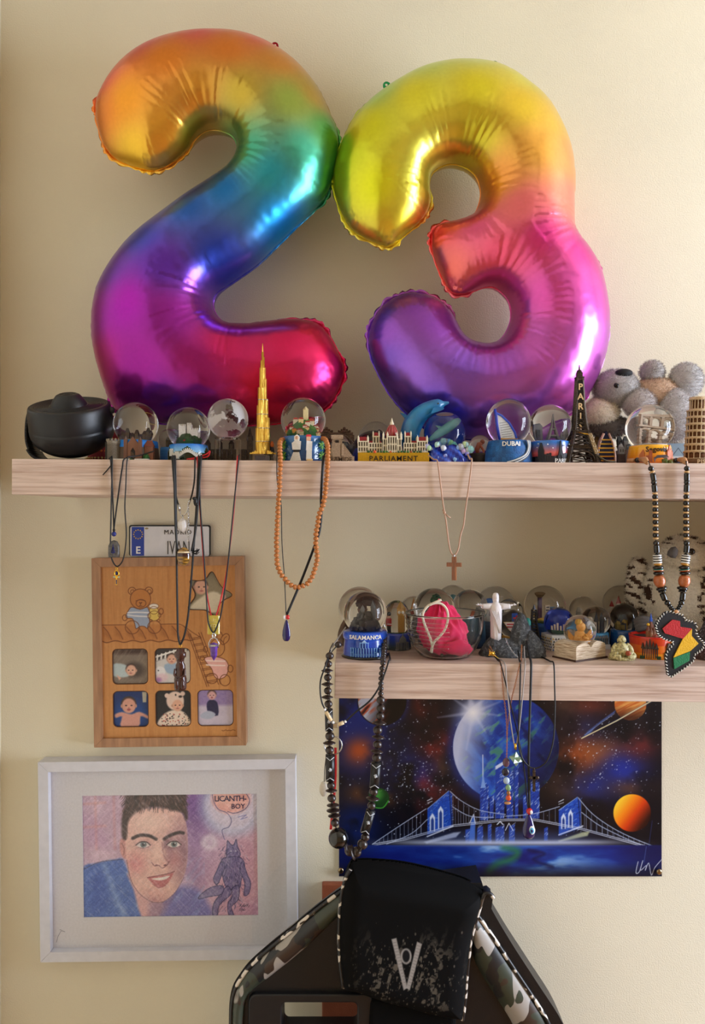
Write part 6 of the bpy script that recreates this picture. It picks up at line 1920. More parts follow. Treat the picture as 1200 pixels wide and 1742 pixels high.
for i, (r, z) in enumerate(prof):
    for k in range(n):
        a = 2 * PI * k / n; f = 1 + .14 * mnoise.noise(Vector((math.cos(a) * 1.6, math.sin(a) * 1.6, z * .12))) * (1 if 6 < z < 54 else 0)
        vs.append((r * f * math.cos(a), r * f * math.sin(a) * .8, z))
for i in range(len(prof) - 1):
    for k in range(n): fs.append((i * n + k, i * n + (k + 1) % n, (i + 1) * n + (k + 1) % n, (i + 1) * n + k))
b.add(vs, fs, None, True); b.ell((0, -6.2, 47), (2.2, 2, 3), 8, 6)
for sx in (-1, 1): b.ell((sx * 3.2, -6, 50.5), (1.4, 1, .9), 8, 5); b.tube(catmull([(sx * 8, -3, 36), (sx * 8.5, -6, 26), (sx * 2, -9, 22)], 4), 2, 8); b.ell((sx * 5, -6.5, 10), (4, 4, 9), 10, 6)
h.put('totem', b, mat('dark_polished_wood', (66, 34, 28), rough=.22, var=.2, vscale=200, coat=.3))
# 6 red cord with jade tag
M_red = mat('red_cord', (196, 30, 38), rough=.6, bump=.3, bscale=1800, bdist=.0004)
h = Hang('cord_necklace', 'red cord necklace with a square yellow jade tag', CAT, 363.5, 1080, YN - .002)
cord(h, 'cord', [onsh(h, U_SH, 336, -.236), edge(h, U_SH, 336)] + P(h, (338, 830), (342, 890), (347, 960), (352, 1010), (360, 1050)), 1.15, M_red)
cord(h, 'cord', [onsh(h, U_SH, 405, -.232, 8), edge(h, U_SH, 404)] + P(h, (401, 830), (396, 890), (386, 970), (377, 1015), (367, 1051)), 1.15, M_red)
cord(h, 'bow', [onsh(h, U_SH, 318, -.236, 2), onsh(h, U_SH, 336, -.238, 5), onsh(h, U_SH, 352, -.24, 11), onsh(h, U_SH, 357, -.24, 16), onsh(h, U_SH, 354, -.24, 7), onsh(h, U_SH, 340, -.24, 3.5), onsh(h, U_SH, 322, -.243, 1.2)], 1.3, M_red)
b = MB(); b.box((0, 0, 17), (20.5, 3.2, 33)); tg_ = h.put('jade_tag', b, mat('yellow_jade', (206, 186, 80), rough=.25, var=.12, vscale=200, coat=.3)); tg_.modifiers.new('edge', 'BEVEL').width = .0012
b = MB()
for l in ([(-5, 26), (5, 26)], [(0, 29), (0, 22)], [(-6, 22), (6, 22)], [(-4, 18), (4, 18)], [(-4, 18), (-5, 10)], [(4, 18), (4, 9)], [(-4, 14), (4, 14)], [(0, 18), (0, 8)]):
    b.tube([(x, -1.9, z) for x, z in l], .5, 4)
h.put('engraved_sign', b, mat('pale_engraving', (236, 226, 160), rough=.5), tg_)
# 7 amethyst
h = Hang('cord_necklace', 'black cord necklace with a silver capped purple amethyst point', CAT, 364, 1124, YN - .0055)
cord(h, 'cord', [onsh(h, U_SH, 338, -.238), edge(h, U_SH, 338)] + P(h, (341, 860), (346, 930), (350.5, 1000), (353.5, 1050), (357, 1066), (363.5, 1076), (370, 1064), (377, 1040), (385, 985), (391, 930), (398, 860)) + [edge(h, U_SH, 406), onsh(h, U_SH, 407, -.232, 8)], 1.3)
b = MB(); b.lathe([(6.6, 21), (6.6, 29), (0, 31.5)], 6, smooth=False); b.lathe([(0, 0), (.5, .4), (5.6, 9), (6.2, 23), (0, 24)], 6, smooth=False); h.put('amethyst_point', b, mat('purple_amethyst', (104, 64, 160), rough=.12, var=.35, vscale=120, coat=.4, trans=.15))
b = MB(); b.tube([(-7.5, 0, 22), (-8.4, 0, 30), (-5, 0, 37), (0, 0, 39.5), (5, 0, 37), (8.4, 0, 30), (7.5, 0, 22)], 1.1, 6); b.lathe([(7.2, 25), (7.2, 28)], 6, smooth=False); b.tube([(2.4 * math.cos(a), 0, 43 + 4 * math.sin(a)) for a in np.linspace(0, 2 * PI, 13)[:-1]], 1.3, 6, closed=True); h.put('silver_cap', b, M_silver)
# 8 wooden prayer beads
h = Hang('prayer_beads', 'long loop of orange-brown wooden prayer beads hung round the blue globe', CAT, 506, 1003, YN - .006)
loop = [onsh(h, U_SH, 487, -.205, 40), onsh(h, U_SH, 480, -.222, 38), onsh(h, U_SH, 476.5, -.236, 30), onsh(h, U_SH, 477, -.246, 14)] + P(h, (477.3, 795), (475.4, 832.6), (474, 858.7), (471, 903.5), (471, 935), (472, 961), (478, 975.5), (487.8, 988.6), (497.6, 997), (506, 999), (515, 997), (526, 989.7), (533.6, 975.5), (538.4, 960), (539.5, 946), (538, 930.7), (538, 909), (540.6, 892.6), (543.5, 874), (550, 860), (553.3, 839), (555.5, 813), (557, 795)) + [onsh(h, U_SH, 558, -.246, 16), onsh(h, U_SH, 557, -.236, 30), onsh(h, U_SH, 552, -.222, 40), onsh(h, U_SH, 546, -.205, 42)]
Q = catmull(loop, 10)
M_bead = mat('orange_wood_beads', (178, 110, 54), rough=.42, var=.3, vscale=260)
b = MB(); b.ell((0, 0, 0), (4.7, 4.7, 3.75), 14, 8); proto = None
d = 0.0; nxt = 0.0; rs = random.Random(8)
for A, C in zip(Q, Q[1:]):
    L_ = (C - A).length
    while nxt <= d + L_:
        c = A + (C - A) * ((nxt - d) / L_); t = (C - A)
        t = t.normalized() + Vector((rs.uniform(-.12, .12), rs.uniform(-.12, .12), 0)); c = c + Vector((rs.uniform(-.5, .5), rs.uniform(-.3, .3), 0))
        if proto is None:
            proto = h.put('bead', b, M_bead); proto.location = c * h.s; proto.rotation_euler = t.to_track_quat('Z', 'Y').to_euler()
        else:
            place(h, proto, c, t)
        nxt += 7.35
    d += L_
b = MB(); b.tube(Q, .8, 5); h.put('string', b, M_cord)
# 9 flat black ribbon with drop
def evil_eye(h, px, py, w, hh, face=-1):
    b = MB(); n = 24; prof = [(0, 0), (w * .25, hh * .015), (w * .42, hh * .1), (w * .5, hh * .28), (w * .46, hh * .48), (w * .3, hh * .75), (w * .14, hh * .95), (0, hh)]
    b.lathe(prof, n, (0, 0, 0), sy=.5); return h.put('glass_drop', b, mat('cobalt_glass', (18, 14, 86), rough=.06, coat=.8))
h = Hang('ribbon_necklace', 'flat black ribbon necklace with a dark blue glass drop below the prayer beads', CAT, 487.4, 1091, YN - .003)
M_rib = mat('black_ribbon', (17, 17, 22), rough=.6, bump=.2, bscale=1500)
cord(h, 'ribbon', [onsh(h, U_SH, 474, -.225, 20), onsh(h, U_SH, 472, -.243, 10), edge(h, U_SH, 471)] + P(h, (472, 820), (478.4, 857), (480, 926), (484, 981), (487, 1046)), 2.2, M_rib, flat=.35)
cord(h, 'ribbon', [onsh(h, U_SH, 556, -.225, 20), onsh(h, U_SH, 552, -.243, 8), edge(h, U_SH, 550)] + P(h, (546.5, 843.5), (547, 875), (543.5, 905), (534.7, 930.7), (513, 987.5), (488, 1046)), 2.4, M_rib, flat=.35)
b = MB(); b.ell(h.pt(489.5, 1050), (4, 4, 4), 12, 8); h.put('red_bead', b, mat('red_glass_bead', (190, 30, 36), rough=.12, coat=.5))
b = MB(); b.ell(h.pt(484.5, 1050), (2.6, 3.6, 3.8), 12, 8); h.put('white_bead', b, mat('white_glass_bead', (232, 232, 236), rough=.15))
evil_eye(h, 0, 0, 14, 37)
# 10 wooden cross
h = Hang('cross_necklace', 'tan cord necklace with a small brown wooden cross', CAT, 773, 987, YN - .002)
M_tan = mat('tan_cord', (176, 140, 118), rough=.65, bump=.3, bscale=1500, bdist=.0004)
cord(h, 'cord', [onsh(h, U_SH, 729, -.232, 12), onsh(h, U_SH, 738, -.242, 4), edge(h, U_SH, 744)] + P(h, (747, 800), (754, 856), (759, 885), (764, 925), (768, 940), (772, 944.5), (776, 942), (780.5, 932), (784, 910), (789, 893.6), (792, 868), (798, 828)) + [edge(h, U_SH, 803), onsh(h, U_SH, 800, -.24, 5), onsh(h, U_SH, 796, -.228, 14)], 1.35, M_tan)
b = MB(); b.ell(h.pt(756.5, 872), (2.6, 2.4, 3), 8, 6); b.tube(P(h, (757, 873), (762, 878), (767, 881)), 1.2, 5); b.tube(P(h, (756, 871), (753, 867)), 1.2, 5); h.put('knot', b, M_tan)
A = Matrix.Rotation(math.radians(-22), 4, 'Z')
b = MB(); b.box((0, 0, 20), (7, 6, 40), M=A); b.box((0, 0, 26.5), (25, 5.8, 7), M=A); h.put('cross', b, ramp_mat('reddish_wood', [(.3, (104, 58, 34)), (.7, (158, 96, 58))], scale=60, stretch=(6, 6, 1), rough=.3))
b = MB(); b.tube([(0, 2.6 * math.cos(a), 41 + 3.2 * math.sin(a)) for a in np.linspace(0, 2 * PI, 11)[:-1]], .9, 5, closed=True); h.put('silver_ring', b, M_silver)
# 11 African bead necklace
h = Hang('africa_necklace', 'black and tan bead necklace with a red, yellow and green Africa shaped leather pendant', CAT, 1141, 1152, YN - .006)
BL = mat('glossy_black_bead', (14, 14, 16), rough=.18, coat=.4)
TN = mat('tan_wood_disc', (206, 164, 112), rough=.5, var=.15, vscale=300)
protos = {}
def bead(kind):
    if kind in protos: return protos[kind]
    b = MB()
    if kind == 'ball': b.ell((0, 0, 0), (5, 5, 4.6), 14, 8); m = BL
    elif kind == 'disc': b.ell((0, 0, 0), (5, 5, 2.0), 14, 6); m = TN
    elif kind == 'cyl': b.lathe([(0, -6.5), (4.2, -6.5), (4.8, -5.5), (4.8, 5.5), (4.2, 6.5), (0, 6.5)], 14); m = BL
    elif kind == 'big': b.ell((0, 0, 0), (9.2, 9.2, 3.7), 18, 8); m = BL
    elif kind == 'mid': b.ell((0, 0, 0), (7, 7, 2.6), 16, 8); m = BL
    elif kind == 'small': b.ell((0, 0, 0), (4.2, 4.2, 2.6), 12, 6); m = BL
    elif kind == 'gold': b.ell((0, 0, 0), (6.6, 6.6, 2.6), 16, 8); m = mat('golden_wood', (196, 138, 56), rough=.35)
    elif kind == 'barrel': b.lathe([(0, -10), (5.5, -10), (8.5, -6), (10, 0), (8.8, 6), (6, 10), (0, 10)], 20); m = mat('brown_barrel_wood', (176, 98, 56), rough=.35, var=.35, vscale=700, coat=.2)
    elif kind == 'thin': b.lathe([(0, -1.4), (8.6, -1.4), (9, 0), (8.6, 1.4), (0, 1.4)], 18, col=(60, 120, 110)); recol(b, 0, lambda x, y, z: (60, 120, 110) if z > .2 else (190, 90, 40)); m = M_gloss
    elif kind == 'stripe':
        for k in range(6):
            c = (236, 236, 236) if k % 2 == 0 else (18, 18, 20)
            z = -6.3 + k * 2.1; b.lathe([(0, z), (7.2, z), (7.2, z + 2.1), (0, z + 2.1)], 18, col=c)
        b.lathe([(0, 6.3), (7.2, 6.3), (7.2, 7.4), (0, 7.4)], 18, col=(236, 236, 236)); m = M_gloss
    protos[kind] = (b, m); return protos[kind]
meshes = {}
def put_bead(kind, c, t):
    b, m = bead(kind)
    nm = {'ball': 'round_bead', 'disc': 'disc_bead', 'cyl': 'tube_bead', 'big': 'wide_bead', 'mid': 'wide_bead', 'small': 'small_bead', 'gold': 'gold_bead', 'barrel': 'barrel_bead', 'thin': 'thin_disc', 'stripe': 'striped_bead'}[kind]
    if kind not in meshes:
        o = h.put(nm, b, m); meshes[kind] = o
    else:
        o = meshes[kind].copy(); COL.objects.link(o); o.parent = h.root
    o.location = Vector(c) * h.s; o.rotation_euler = Vector(t).to_track_quat('Z', 'Y').to_euler()
seq = [(797, 'ball'), (803, 'disc'), (811.5, 'cyl'), (820.5, 'ball'), (830.6, 'cyl'), (839.5, 'disc'), (845, 'ball'), (850.4, 'disc'), (856, 'ball'), (861.5, 'disc'), (867, 'ball'), (872, 'disc'), (877.5, 'ball'), (883, 'disc'), (888, 'ball'), (894, 'disc'), (899.7, 'ball'), (905, 'disc'), (910.4, 'ball'), (916, 'disc'), (924, 'ball'), (934, 'cyl'), (943.5, 'small'),
       (951.6, 'stripe'), (960, 'gold'), (965.5, 'big'), (969.6, 'thin'), (975, 'big'), (988.6, 'barrel'), (1001, 'big'), (1005.5, 'mid'), (1015, 'cyl'), (1025.5, 'ball'), (1030.5, 'small'), (1034, 'small'), (1037.5, 'small')]
lx = [(784, 1104), (797, 1108), (811, 1112), (835, 1114.6), (860, 1115.5), (916, 1116), (930, 1117.5), (951, 1119), (975, 1121), (989, 1122.5), (1001, 1126), (1015, 1129.6), (1027, 1137), (1035, 1143), (1041, 1148)]
rx_ = [(784, 1168), (797, 1169), (820, 1169), (860, 1167.5), (916, 1168), (930, 1169), (951, 1167), (965, 1164.5), (975, 1166), (989, 1164.7), (1001, 1161.5), (1015, 1162), (1027, 1159.5), (1035, 1155), (1041, 1150)]
for tab in (lx, rx_):
    ys = [q[0] for q in tab]; xs_ = [q[1] for q in tab]
    for py, kind in seq:
        x = float(np.interp(py, ys, xs_)); t = (float(np.interp(py - 3, ys, xs_)) - float(np.interp(py + 3, ys, xs_)), 0, 6)
        put_bead(kind, h.pt(x, py), t)
    b = MB(); b.tube([h.pt(x, y) for y, x in tab], .9, 5); h.put('string', b, M_cord)
WD = mat('tan_wood_link', (184, 134, 92), rough=.4, var=.2, vscale=200)
for px_, dx in ((1098, -1), (1164, -1)):
    b = MB(); b.tube([onsh(h, U_SH, px_ - 9, -.236, 7), onsh(h, U_SH, px_, -.246, 5.5), h.pt(px_ + 4, 787, 2)], [3.5, 5.5, 4], 8); h.put('wooden_link', b, WD)
    b = MB(); b.ell(onsh(h, U_SH, px_ - 13, -.228, 6), 5, 10, 6); h.put('round_bead', b, BL)
    b = MB(); b.tube([onsh(h, U_SH, px_ - 30, -.22, 6), onsh(h, U_SH, px_ - 18, -.225, 6)], [3.5, 4], 8); h.put('wooden_link', b, WD)
out = [(1130, 1042), (1137, 1039), (1148, 1042), (1162, 1046.5), (1164, 1054), (1178, 1057.6), (1185, 1062), (1183, 1075), (1188, 1084.5), (1197.6, 1094), (1195, 1103.5), (1180, 1114.6), (1180.5, 1122.5), (1170, 1132), (1156, 1142), (1141, 1152), (1135, 1148), (1133, 1133), (1131.7, 1121.7), (1133, 1110), (1143, 1096.7), (1146, 1092.5), (1130, 1087.7), (1119, 1079.7), (1114.5, 1065.5), (1120, 1053)]
loc2 = [(x - 1141, 1152 - y) for x, y in out]
lea = mat('black_leather', (26, 26, 32), rough=.45, bump=.35, bscale=700, bdist=.0006)
b = MB(); b.prism(loc2, -3.2, 3.2); o = h.put('leather_backing', b, lea); bv = o.modifiers.new('edge', 'BEVEL'); bv.width = .0012; bv.segments = 3
for nm, pts, c in (('red_panel', [(1143, 1053.6), (1155.7, 1056), (1156, 1065.5), (1176, 1068.7), (1160.4, 1086), (1130, 1076.6), (1126, 1068.7)], (178, 28, 34)), ('yellow_panel', [(1176, 1069), (1175.5, 1081), (1187, 1094), (1173, 1106.7), (1144.6, 1117.8), (1160.4, 1086.4)], (222, 172, 20)), ('green_panel', [(1144.6, 1118.5), (1172.5, 1107.8), (1171.5, 1123), (1146, 1137.5)], (26, 116, 72))):
    b = MB(); b.prism([(x - 1141, 1152 - y) for x, y in pts], -4.6, -3.0); o = h.put(nm, b, mat(nm + '_leather', c, rough=.5, bump=.3, bscale=500, var=.08, vscale=80)); bv = o.modifiers.new('edge', 'BEVEL'); bv.width = .0006; bv.segments = 2
b = MB()
n = len(loc2); per = 0; ext = loc2 + [loc2[0]]
for (x0, z0), (x1, z1) in zip(ext, ext[1:]):
    L_ = math.hypot(x1 - x0, z1 - z0); m = max(1, int(L_ / 4.4))
    for k in range(m):
        t = (k + .5) / m; x = x0 + (x1 - x0) * t; z = z0 + (z1 - z0) * t; a = math.atan2(z1 - z0, x1 - x0)
        e = Vector((math.cos(a + .9), 0, math.sin(a + .9)))
        c = Vector((x, -3.0, z)) 
        b.tube([c - e * 2.2, c + Vector((0, -.8, 0)), c + e * 1.6], .8, 5)
h.put('white_stitching', b, mat('white_thread', (220, 218, 210), rough=.7))
b = MB(); b.ell((9, -2, 112), (5, 3, 3.5), 12, 6); h.put('wooden_toggle', b, WD)
# 12 heavy dark bead necklace on the lower shelf
YM = -0.254
h = Hang('bead_necklace', 'heavy dark brown wooden bead necklace with black carved tubes', CAT, 600, 1461, YM - .010)
M_db = mat('dark_brown_bead', (44, 32, 29), rough=.32, var=.2, vscale=200, coat=.25)
M_tb = mat('black_carved_tube', (20, 19, 21), rough=.35)
prot = {}
def dark_bead(kind, c, t, r):
    key = (kind, r)
    if key not in prot:
        b = MB()
        if kind == 'ball': b.ell((0, 0, 0), (r, r, r * .93), 18, 10); nm = 'round_bead'
        elif kind == 'disc': b.lathe([(0, -r * .34), (r * .35, -r * .32), (r * .8, -r * .1), (r, 0), (r * .8, r * .1), (r * .35, r * .32), (0, r * .34)], 20); nm = 'disc_bead'
        o = h.put(nm, b, M_db); prot[key] = o
    else:
        o = prot[key].copy(); COL.objects.link(o); o.parent = h.root
    o.location = Vector(c) * h.s; o.rotation_euler = Vector(t).to_track_quat('Z', 'Y').to_euler()
def carved(p0, p1, w):
    A, C = Vector(p0), Vector(p1); d = C - A; L_ = d.length
    R_ = d.to_track_quat('Z', 'Y').to_matrix().to_4x4(); M_ = Matrix.Translation(A) @ R_
    b = MB(); b.tube([A, C], w / 2, 14); o = h.put('carved_tube', b, M_tb)
    b = MB(); e = d.normalized(); sd = Vector((1, 0, 0)); sd = (sd - e * sd.dot(e)).normalized(); fr = Vector((0, -w / 2 - .3, 0))
    for t, s_ in ((.05, 1), (.95, -1)):
        c = A + d * t + fr; b.tube([c - sd * w * .42 + Vector((0, 2, 0)), c + e * s_ * 5, c + sd * w * .42 + Vector((0, 2, 0))], .6, 4)
    c = A + d * .5 + fr
    for k in range(5):
        a = PI * k / 5; v = sd * math.cos(a) * 3.4 + e * math.sin(a) * 4.4; b.tube([c - v * .5, c + v], .5, 4)
    h.put('carved_marks', b, MATS['road_white'], o)
up = (0, 0, 1)
L_beads = [('ball', 575, 1102, 6.2, 30), ('ball', 561, 1117, 7, 6), ('ball', 559, 1129.5, 6.5, 0), ('disc', 557, 1141, 10.5, 0), ('ball', 558, 1152.5, 6.8, 0), ('disc', 557, 1164, 10.5, 0), ('ball', 558, 1175, 6.8, 0), ('disc', 557, 1186, 10.5, 0), ('ball', 559, 1197.5, 7, 0), ('ball', 561.5, 1252, 8, 0), ('disc', 560.5, 1264, 11, 0), ('ball', 561, 1276, 7.4, 0),
           ('ball', 563.5, 1336, 7, 0), ('disc', 564, 1345, 10, 0), ('ball', 564.5, 1358, 7.4, 0), ('disc', 567, 1370, 11, 0), ('disc', 567.5, 1379, 12, 0), ('disc', 569, 1388, 11, 0), ('ball', 570, 1399.5, 7.2, 0)]
for k, px_, py_, r, y in L_beads: dark_bead(k, h.pt(px_, py_, y), up, r)
carved(h.pt(559.5, 1206), h.pt(560.5, 1243), 14); carved(h.pt(562, 1284), h.pt(562, 1328), 16)
b = MB(); b.ell(h.pt(576, 1424, -4), 17, 28, 16); h.put('large_ball', b, mat('shiny_black_ball', (12, 12, 13), rough=.1, coat=.6))
for k, (px_, py_, r, t) in enumerate(((590, 1440, 11, (1, 0, .3)), (595, 1446, 12, (1, 0, .5)), (601, 1449, 13, (1, -.2, .3)), (607, 1448, 12, (1, -.3, -.2)), (612, 1443, 11, (.8, 0, -.6)), (617, 1435, 11, (.4, 0, 1)))): dark_bead('disc' if k % 2 == 0 else 'ball', h.pt(px_, py_, -3), t, r if k % 2 == 0 else 9)
R_beads = [('ball', 622, 1424, 7.4), ('ball', 632.3, 1370.6, 7.2), ('disc', 634.5, 1358.5, 11.5), ('ball', 636, 1347, 7.6), ('ball', 641.4, 1289, 8), ('disc', 641.4, 1278.5, 11), ('ball', 642.6, 1266.5, 7.6), ('disc', 643.7, 1254, 11), ('ball', 643, 1242, 8), ('disc', 646, 1229.5, 12), ('ball', 647, 1218, 7.6), ('ball', 648, 1205, 7.6), ('ball', 648, 1191, 7.6)]
for k, px_, py_, r in R_beads: dark_bead(k, h.pt(px_, py_), (.12, 0, 1), r)
carved(h.pt(620.7, 1417), h.pt(631.5, 1378), 16); carved(h.pt(637, 1340), h.pt(640.5, 1297), 17)
py_ = 1180.0
xs_ = [(1180, 648), (1160, 648.5), (1140, 650), (1128, 652)]
while py_ > 1128:
    dark_bead('ball', h.pt(float(np.interp(py_, [1128, 1140, 1160, 1180], [652, 650, 648.5, 648])), py_), up, 4.9); py_ -= 8.6
for k in range(10):
    t = k / 9
    dark_bead('ball', onsh(h, L_SH, 652 + 3 * t, -.252 + .05 * t, 5 + 34 * t ** 1.4), (0, 1, .5), 4.9)
b = MB(); b.tube(catmull([h.pt(575, 1102, 30), h.pt(561, 1117, 5), h.pt(558, 1150), h.pt(560, 1240), h.pt(562, 1330), h.pt(570, 1400), h.pt(584, 1432), h.pt(602, 1448), h.pt(617, 1435), h.pt(632, 1375), h.pt(640, 1300), h.pt(648, 1200), h.pt(648.5, 1160), h.pt(652, 1128)], 6), 1.1, 5); h.put('string', b, M_cord)
# 13 thin bracelet
h = Hang('cord_bracelet', 'thin black bead cord with two cream tube beads and a silver cube', 'bracelet', 570, 1240, YM - .022)
cord(h, 'cord', P(h, (561, 1112, 30), (553, 1135), (546, 1156), (545, 1176.5), (548, 1195), (553, 1206)), 1.5)
cord(h, 'cord', P(h, (589, 1227), (606, 1211), (629, 1192.6), (645, 1169.6), (655, 1145), (662, 1124)) + [onsh(h, L_SH, 664, -.24, 3), onsh(h, L_SH, 662, -.21, 8)], 1.6)
for p0, p1 in (((555, 1211), (564, 1226)), ((575, 1233), (585, 1229))):
    b = MB(); b.tube(P(h, p0, p1), 3.2, 10); h.put('cream_tube_bead', b, mat('cream_bone', (214, 190, 150), rough=.4, var=.15, vscale=300))
for p in ((553, 1207), (588, 1227.5), (567, 1229), (574, 1234)):
    b = MB(); b.ell(h.pt(*p), 2.4, 10, 6); h.put('white_bead', b, mat('white_glass_bead', (232, 232, 236), rough=.15))
b = MB(); b.box(h.pt(570.5, 1234), (7, 7, 7)); h.put('silver_cube', b, M_silver)
# 14 key ring with shell and red strap
h = Hang('key_ring', 'silver split ring with a pale shell charm and red strap behind the dark beads', 'key ring', 566, 1411, YM + .004)
b = MB(); b.tube([h.pt(567 + 15 * math.cos(a), 1268 + 15.5 * math.sin(a)) for a in np.linspace(0, 2 * PI, 33)[:-1]], 1.2, 6, closed=True); h.put('split_ring', b, M_silver)
cord(h, 'red_strap', P(h, (571, 1272), (571, 1320), (567, 1370), (563, 1411)), 2.6, mat('red_strap_webbing', (200, 32, 38), rough=.6), flat=.3)
cord(h, 'hanger', P(h, (566, 1100, 34), (560, 1116), (561, 1180), (563, 1252)), 1.0)
cord(h, 'charm_thread', P(h, (556, 1282), (553, 1305), (552, 1330)), .8)
b = MB(); b.ell(h.pt(550.5, 1342), (7, 3.5, 13), 16, 10); h.put('shell_charm', b, mat('pale_shell', (206, 196, 180), rough=.3, var=.2, vscale=150))
# 15 white and grey thin thong over the shelf end
h = Hang('leather_thong', 'pale grey leather thong draped over the left end of the lower shelf', 'cord', 562, 1115, YM - .004)
cord(h, 'thong', [h.pt(588, 1076, 60), h.pt(574, 1094, 45), h.pt(563, 1108, 18), h.pt(559, 1122), h.pt(558, 1160)], 1.4, mat('grey_leather', (150, 146, 142), rough=.5))
# 16 ribbon with evil eye over the grey rock
h = Hang('ribbon_necklace', 'flat black ribbon necklace with a blue evil eye drop in front of the poster', CAT, 900, 1427, YM - .002)
cord(h, 'ribbon', [onsh(h, L_SH, 838, -.205, 8), onsh(h, L_SH, 846, -.232, 4), edge(h, L_SH, 852)] + P(h, (860, 1160), (868, 1193), (881, 1249), (892, 1308), (898.5, 1374)), 2.3, M_rib, flat=.35)
cord(h, 'ribbon', [onsh(h, L_SH, 896, -.2, 30), onsh(h, L_SH, 901, -.226, 10), edge(h, L_SH, 904)] + P(h, (903.5, 1160), (902.7, 1188), (900, 1287), (901, 1374)), 2.3, M_rib, flat=.35)
b = MB(); b.ell(h.pt(901, 1380), 5.6, 14, 8); rb = h.put('red_bead', b, MATS['red_glass_bead'])
b = MB(); b.ell(h.pt(903, 1380, -5), (2.6, 1.4, 3.2), 10, 6); h.put('bead_eye', b, MATS['white_glass_bead'], rb)
dr = evil_eye(h, 0, 0, 22, 42)
for nm, rr, y, m in (('white_eye', 7.5, -4.2, MATS['white_glass_bead']), ('blue_iris', 5.2, -5.2, mat('sky_blue_glass', (90, 170, 220), rough=.1)), ('pupil', 2.8, -6.0, MATS['deep_blue_enamel'])):
    b = MB(); b.ell((4, y, 16), (rr * .8, 1.6, rr), 14, 8); h.put(nm, b, m, dr)
# 17 grey cord with green star
h = Hang('star_necklace', 'grey cord necklace with a pale green faceted star pendant', CAT, 878, 1302, YM - .003)
M_gc = mat('grey_cord', (150, 144, 142), rough=.5)
cord(h, 'cord', [onsh(h, L_SH, 846, -.222, 3), edge(h, L_SH, 859)] + P(h, (862, 1160), (868, 1220), (875, 1266)), 1.1, M_gc)
cord(h, 'cord', [onsh(h, L_SH, 892, -.21, 22), onsh(h, L_SH, 893, -.235, 4), edge(h, L_SH, 894)] + P(h, (891, 1165), (885, 1228), (879.5, 1266)), 1.1, M_gc)
b = MB(); b.tube(P(h, (877, 1265), (877.5, 1275)), 2.2, 8); h.put('bail', b, M_gold)
c = Vector(h.pt(878.5, 1291)); T3 = [Vector(v).normalized() * 13 for v in ((0, 0, 1), (.94, 0, -.33), (-.47, .82, -.33), (-.47, -.82, -.33))]
b = MB()
for sg in (1, -1):
    vs = [c + v * sg for v in T3]; b.add(vs, [(0, 1, 2), (0, 2, 3), (0, 3, 1), (1, 3, 2)], None, False)
h.put('green_star', b, mat('pale_green_stone', (150, 186, 166), rough=.2, coat=.4, var=.1, vscale=150))
# 18 chain with coloured stones
h = Hang('stone_chain', 'copper chain with a drop of seven coloured stones, purple to orange', CAT, 864, 1369, YM - .001)
M_cu = mat('copper_chain', (196, 138, 100), rough=.3, metal=1.0)
chain(h, 'chain', [onsh(h, L_SH, 834, -.205, 20), onsh(h, L_SH, 846, -.228, 3), edge(h, L_SH, 852)] + P(h, (857, 1180), (861, 1212), (863, 1250), (862.5, 1290)), M_cu, 1.7, .5, 2.7)
chain(h, 'chain', [onsh(h, L_SH, 888, -.21, 24), onsh(h, L_SH, 887, -.235, 3), edge(h, L_SH, 885)] + P(h, (878, 1160), (870.7, 1190), (865, 1228), (863, 1250)), M_cu, 1.7, .5, 2.7)
for nm, px_, py_, rx2, rz2, c in (('purple_stone', 861.5, 1297, 6, 8, (96, 66, 84)), ('dark_stone', 860.5, 1313.5, 6.5, 7, (34, 32, 52)), ('pale_blue_stone', 862, 1328, 5.6, 6, (170, 190, 214)), ('green_stone', 865, 1340, 5, 5.6, (120, 160, 120)), ('brown_stone', 865.5, 1349, 3.6, 4, (150, 96, 50)), ('orange_stone', 865.5, 1357.5, 4.8, 5, (206, 84, 46)), ('tan_stone', 864, 1366, 6, 2.6, (176, 130, 90))):
    b = MB(); b.ell(h.pt(px_, py_), (rx2, 3.6, rz2), 14, 8); h.put(nm, b, mat(nm + '_gem', c, rough=.15, coat=.4))
# 19 leather cord with cross
h = Hang('cross_necklace', 'thin black leather cord necklace with a dark bronze cross in front of the poster', CAT, 909, 1346, YM - .004)
cord(h, 'cord', [onsh(h, L_SH, 882, -.21, 14), onsh(h, L_SH, 884, -.236, 3), edge(h, L_SH, 886)] + P(h, (885, 1180), (884, 1207), (882.5, 1255), (886, 1282), (895, 1299), (908, 1307), (922, 1303), (933, 1290), (942, 1258), (944.5, 1207), (944, 1165)) + [edge(h, L_SH, 942.5), onsh(h, L_SH, 936, -.232), onsh(h, L_SH, 924, -.205), onsh(h, L_SH, 914, -.19)], 1.35)
b = MB(); b.box((0, 0, 18), (4.4, 2.6, 36)); b.box((0, 0, 23), (13, 2.6, 4.4)); b.tube([(0, 1.6 * math.cos(a), 38 + 2 * math.sin(a)) for a in np.linspace(0, 2 * PI, 9)[:-1]], .7, 5, closed=True)
for x, z in ((-6, 23), (6, 23), (0, 2), (0, 34)): b.ell((x, 0, z), (3, 1.8, 3), 8, 5)
h.put('cross', b, M_bronze)
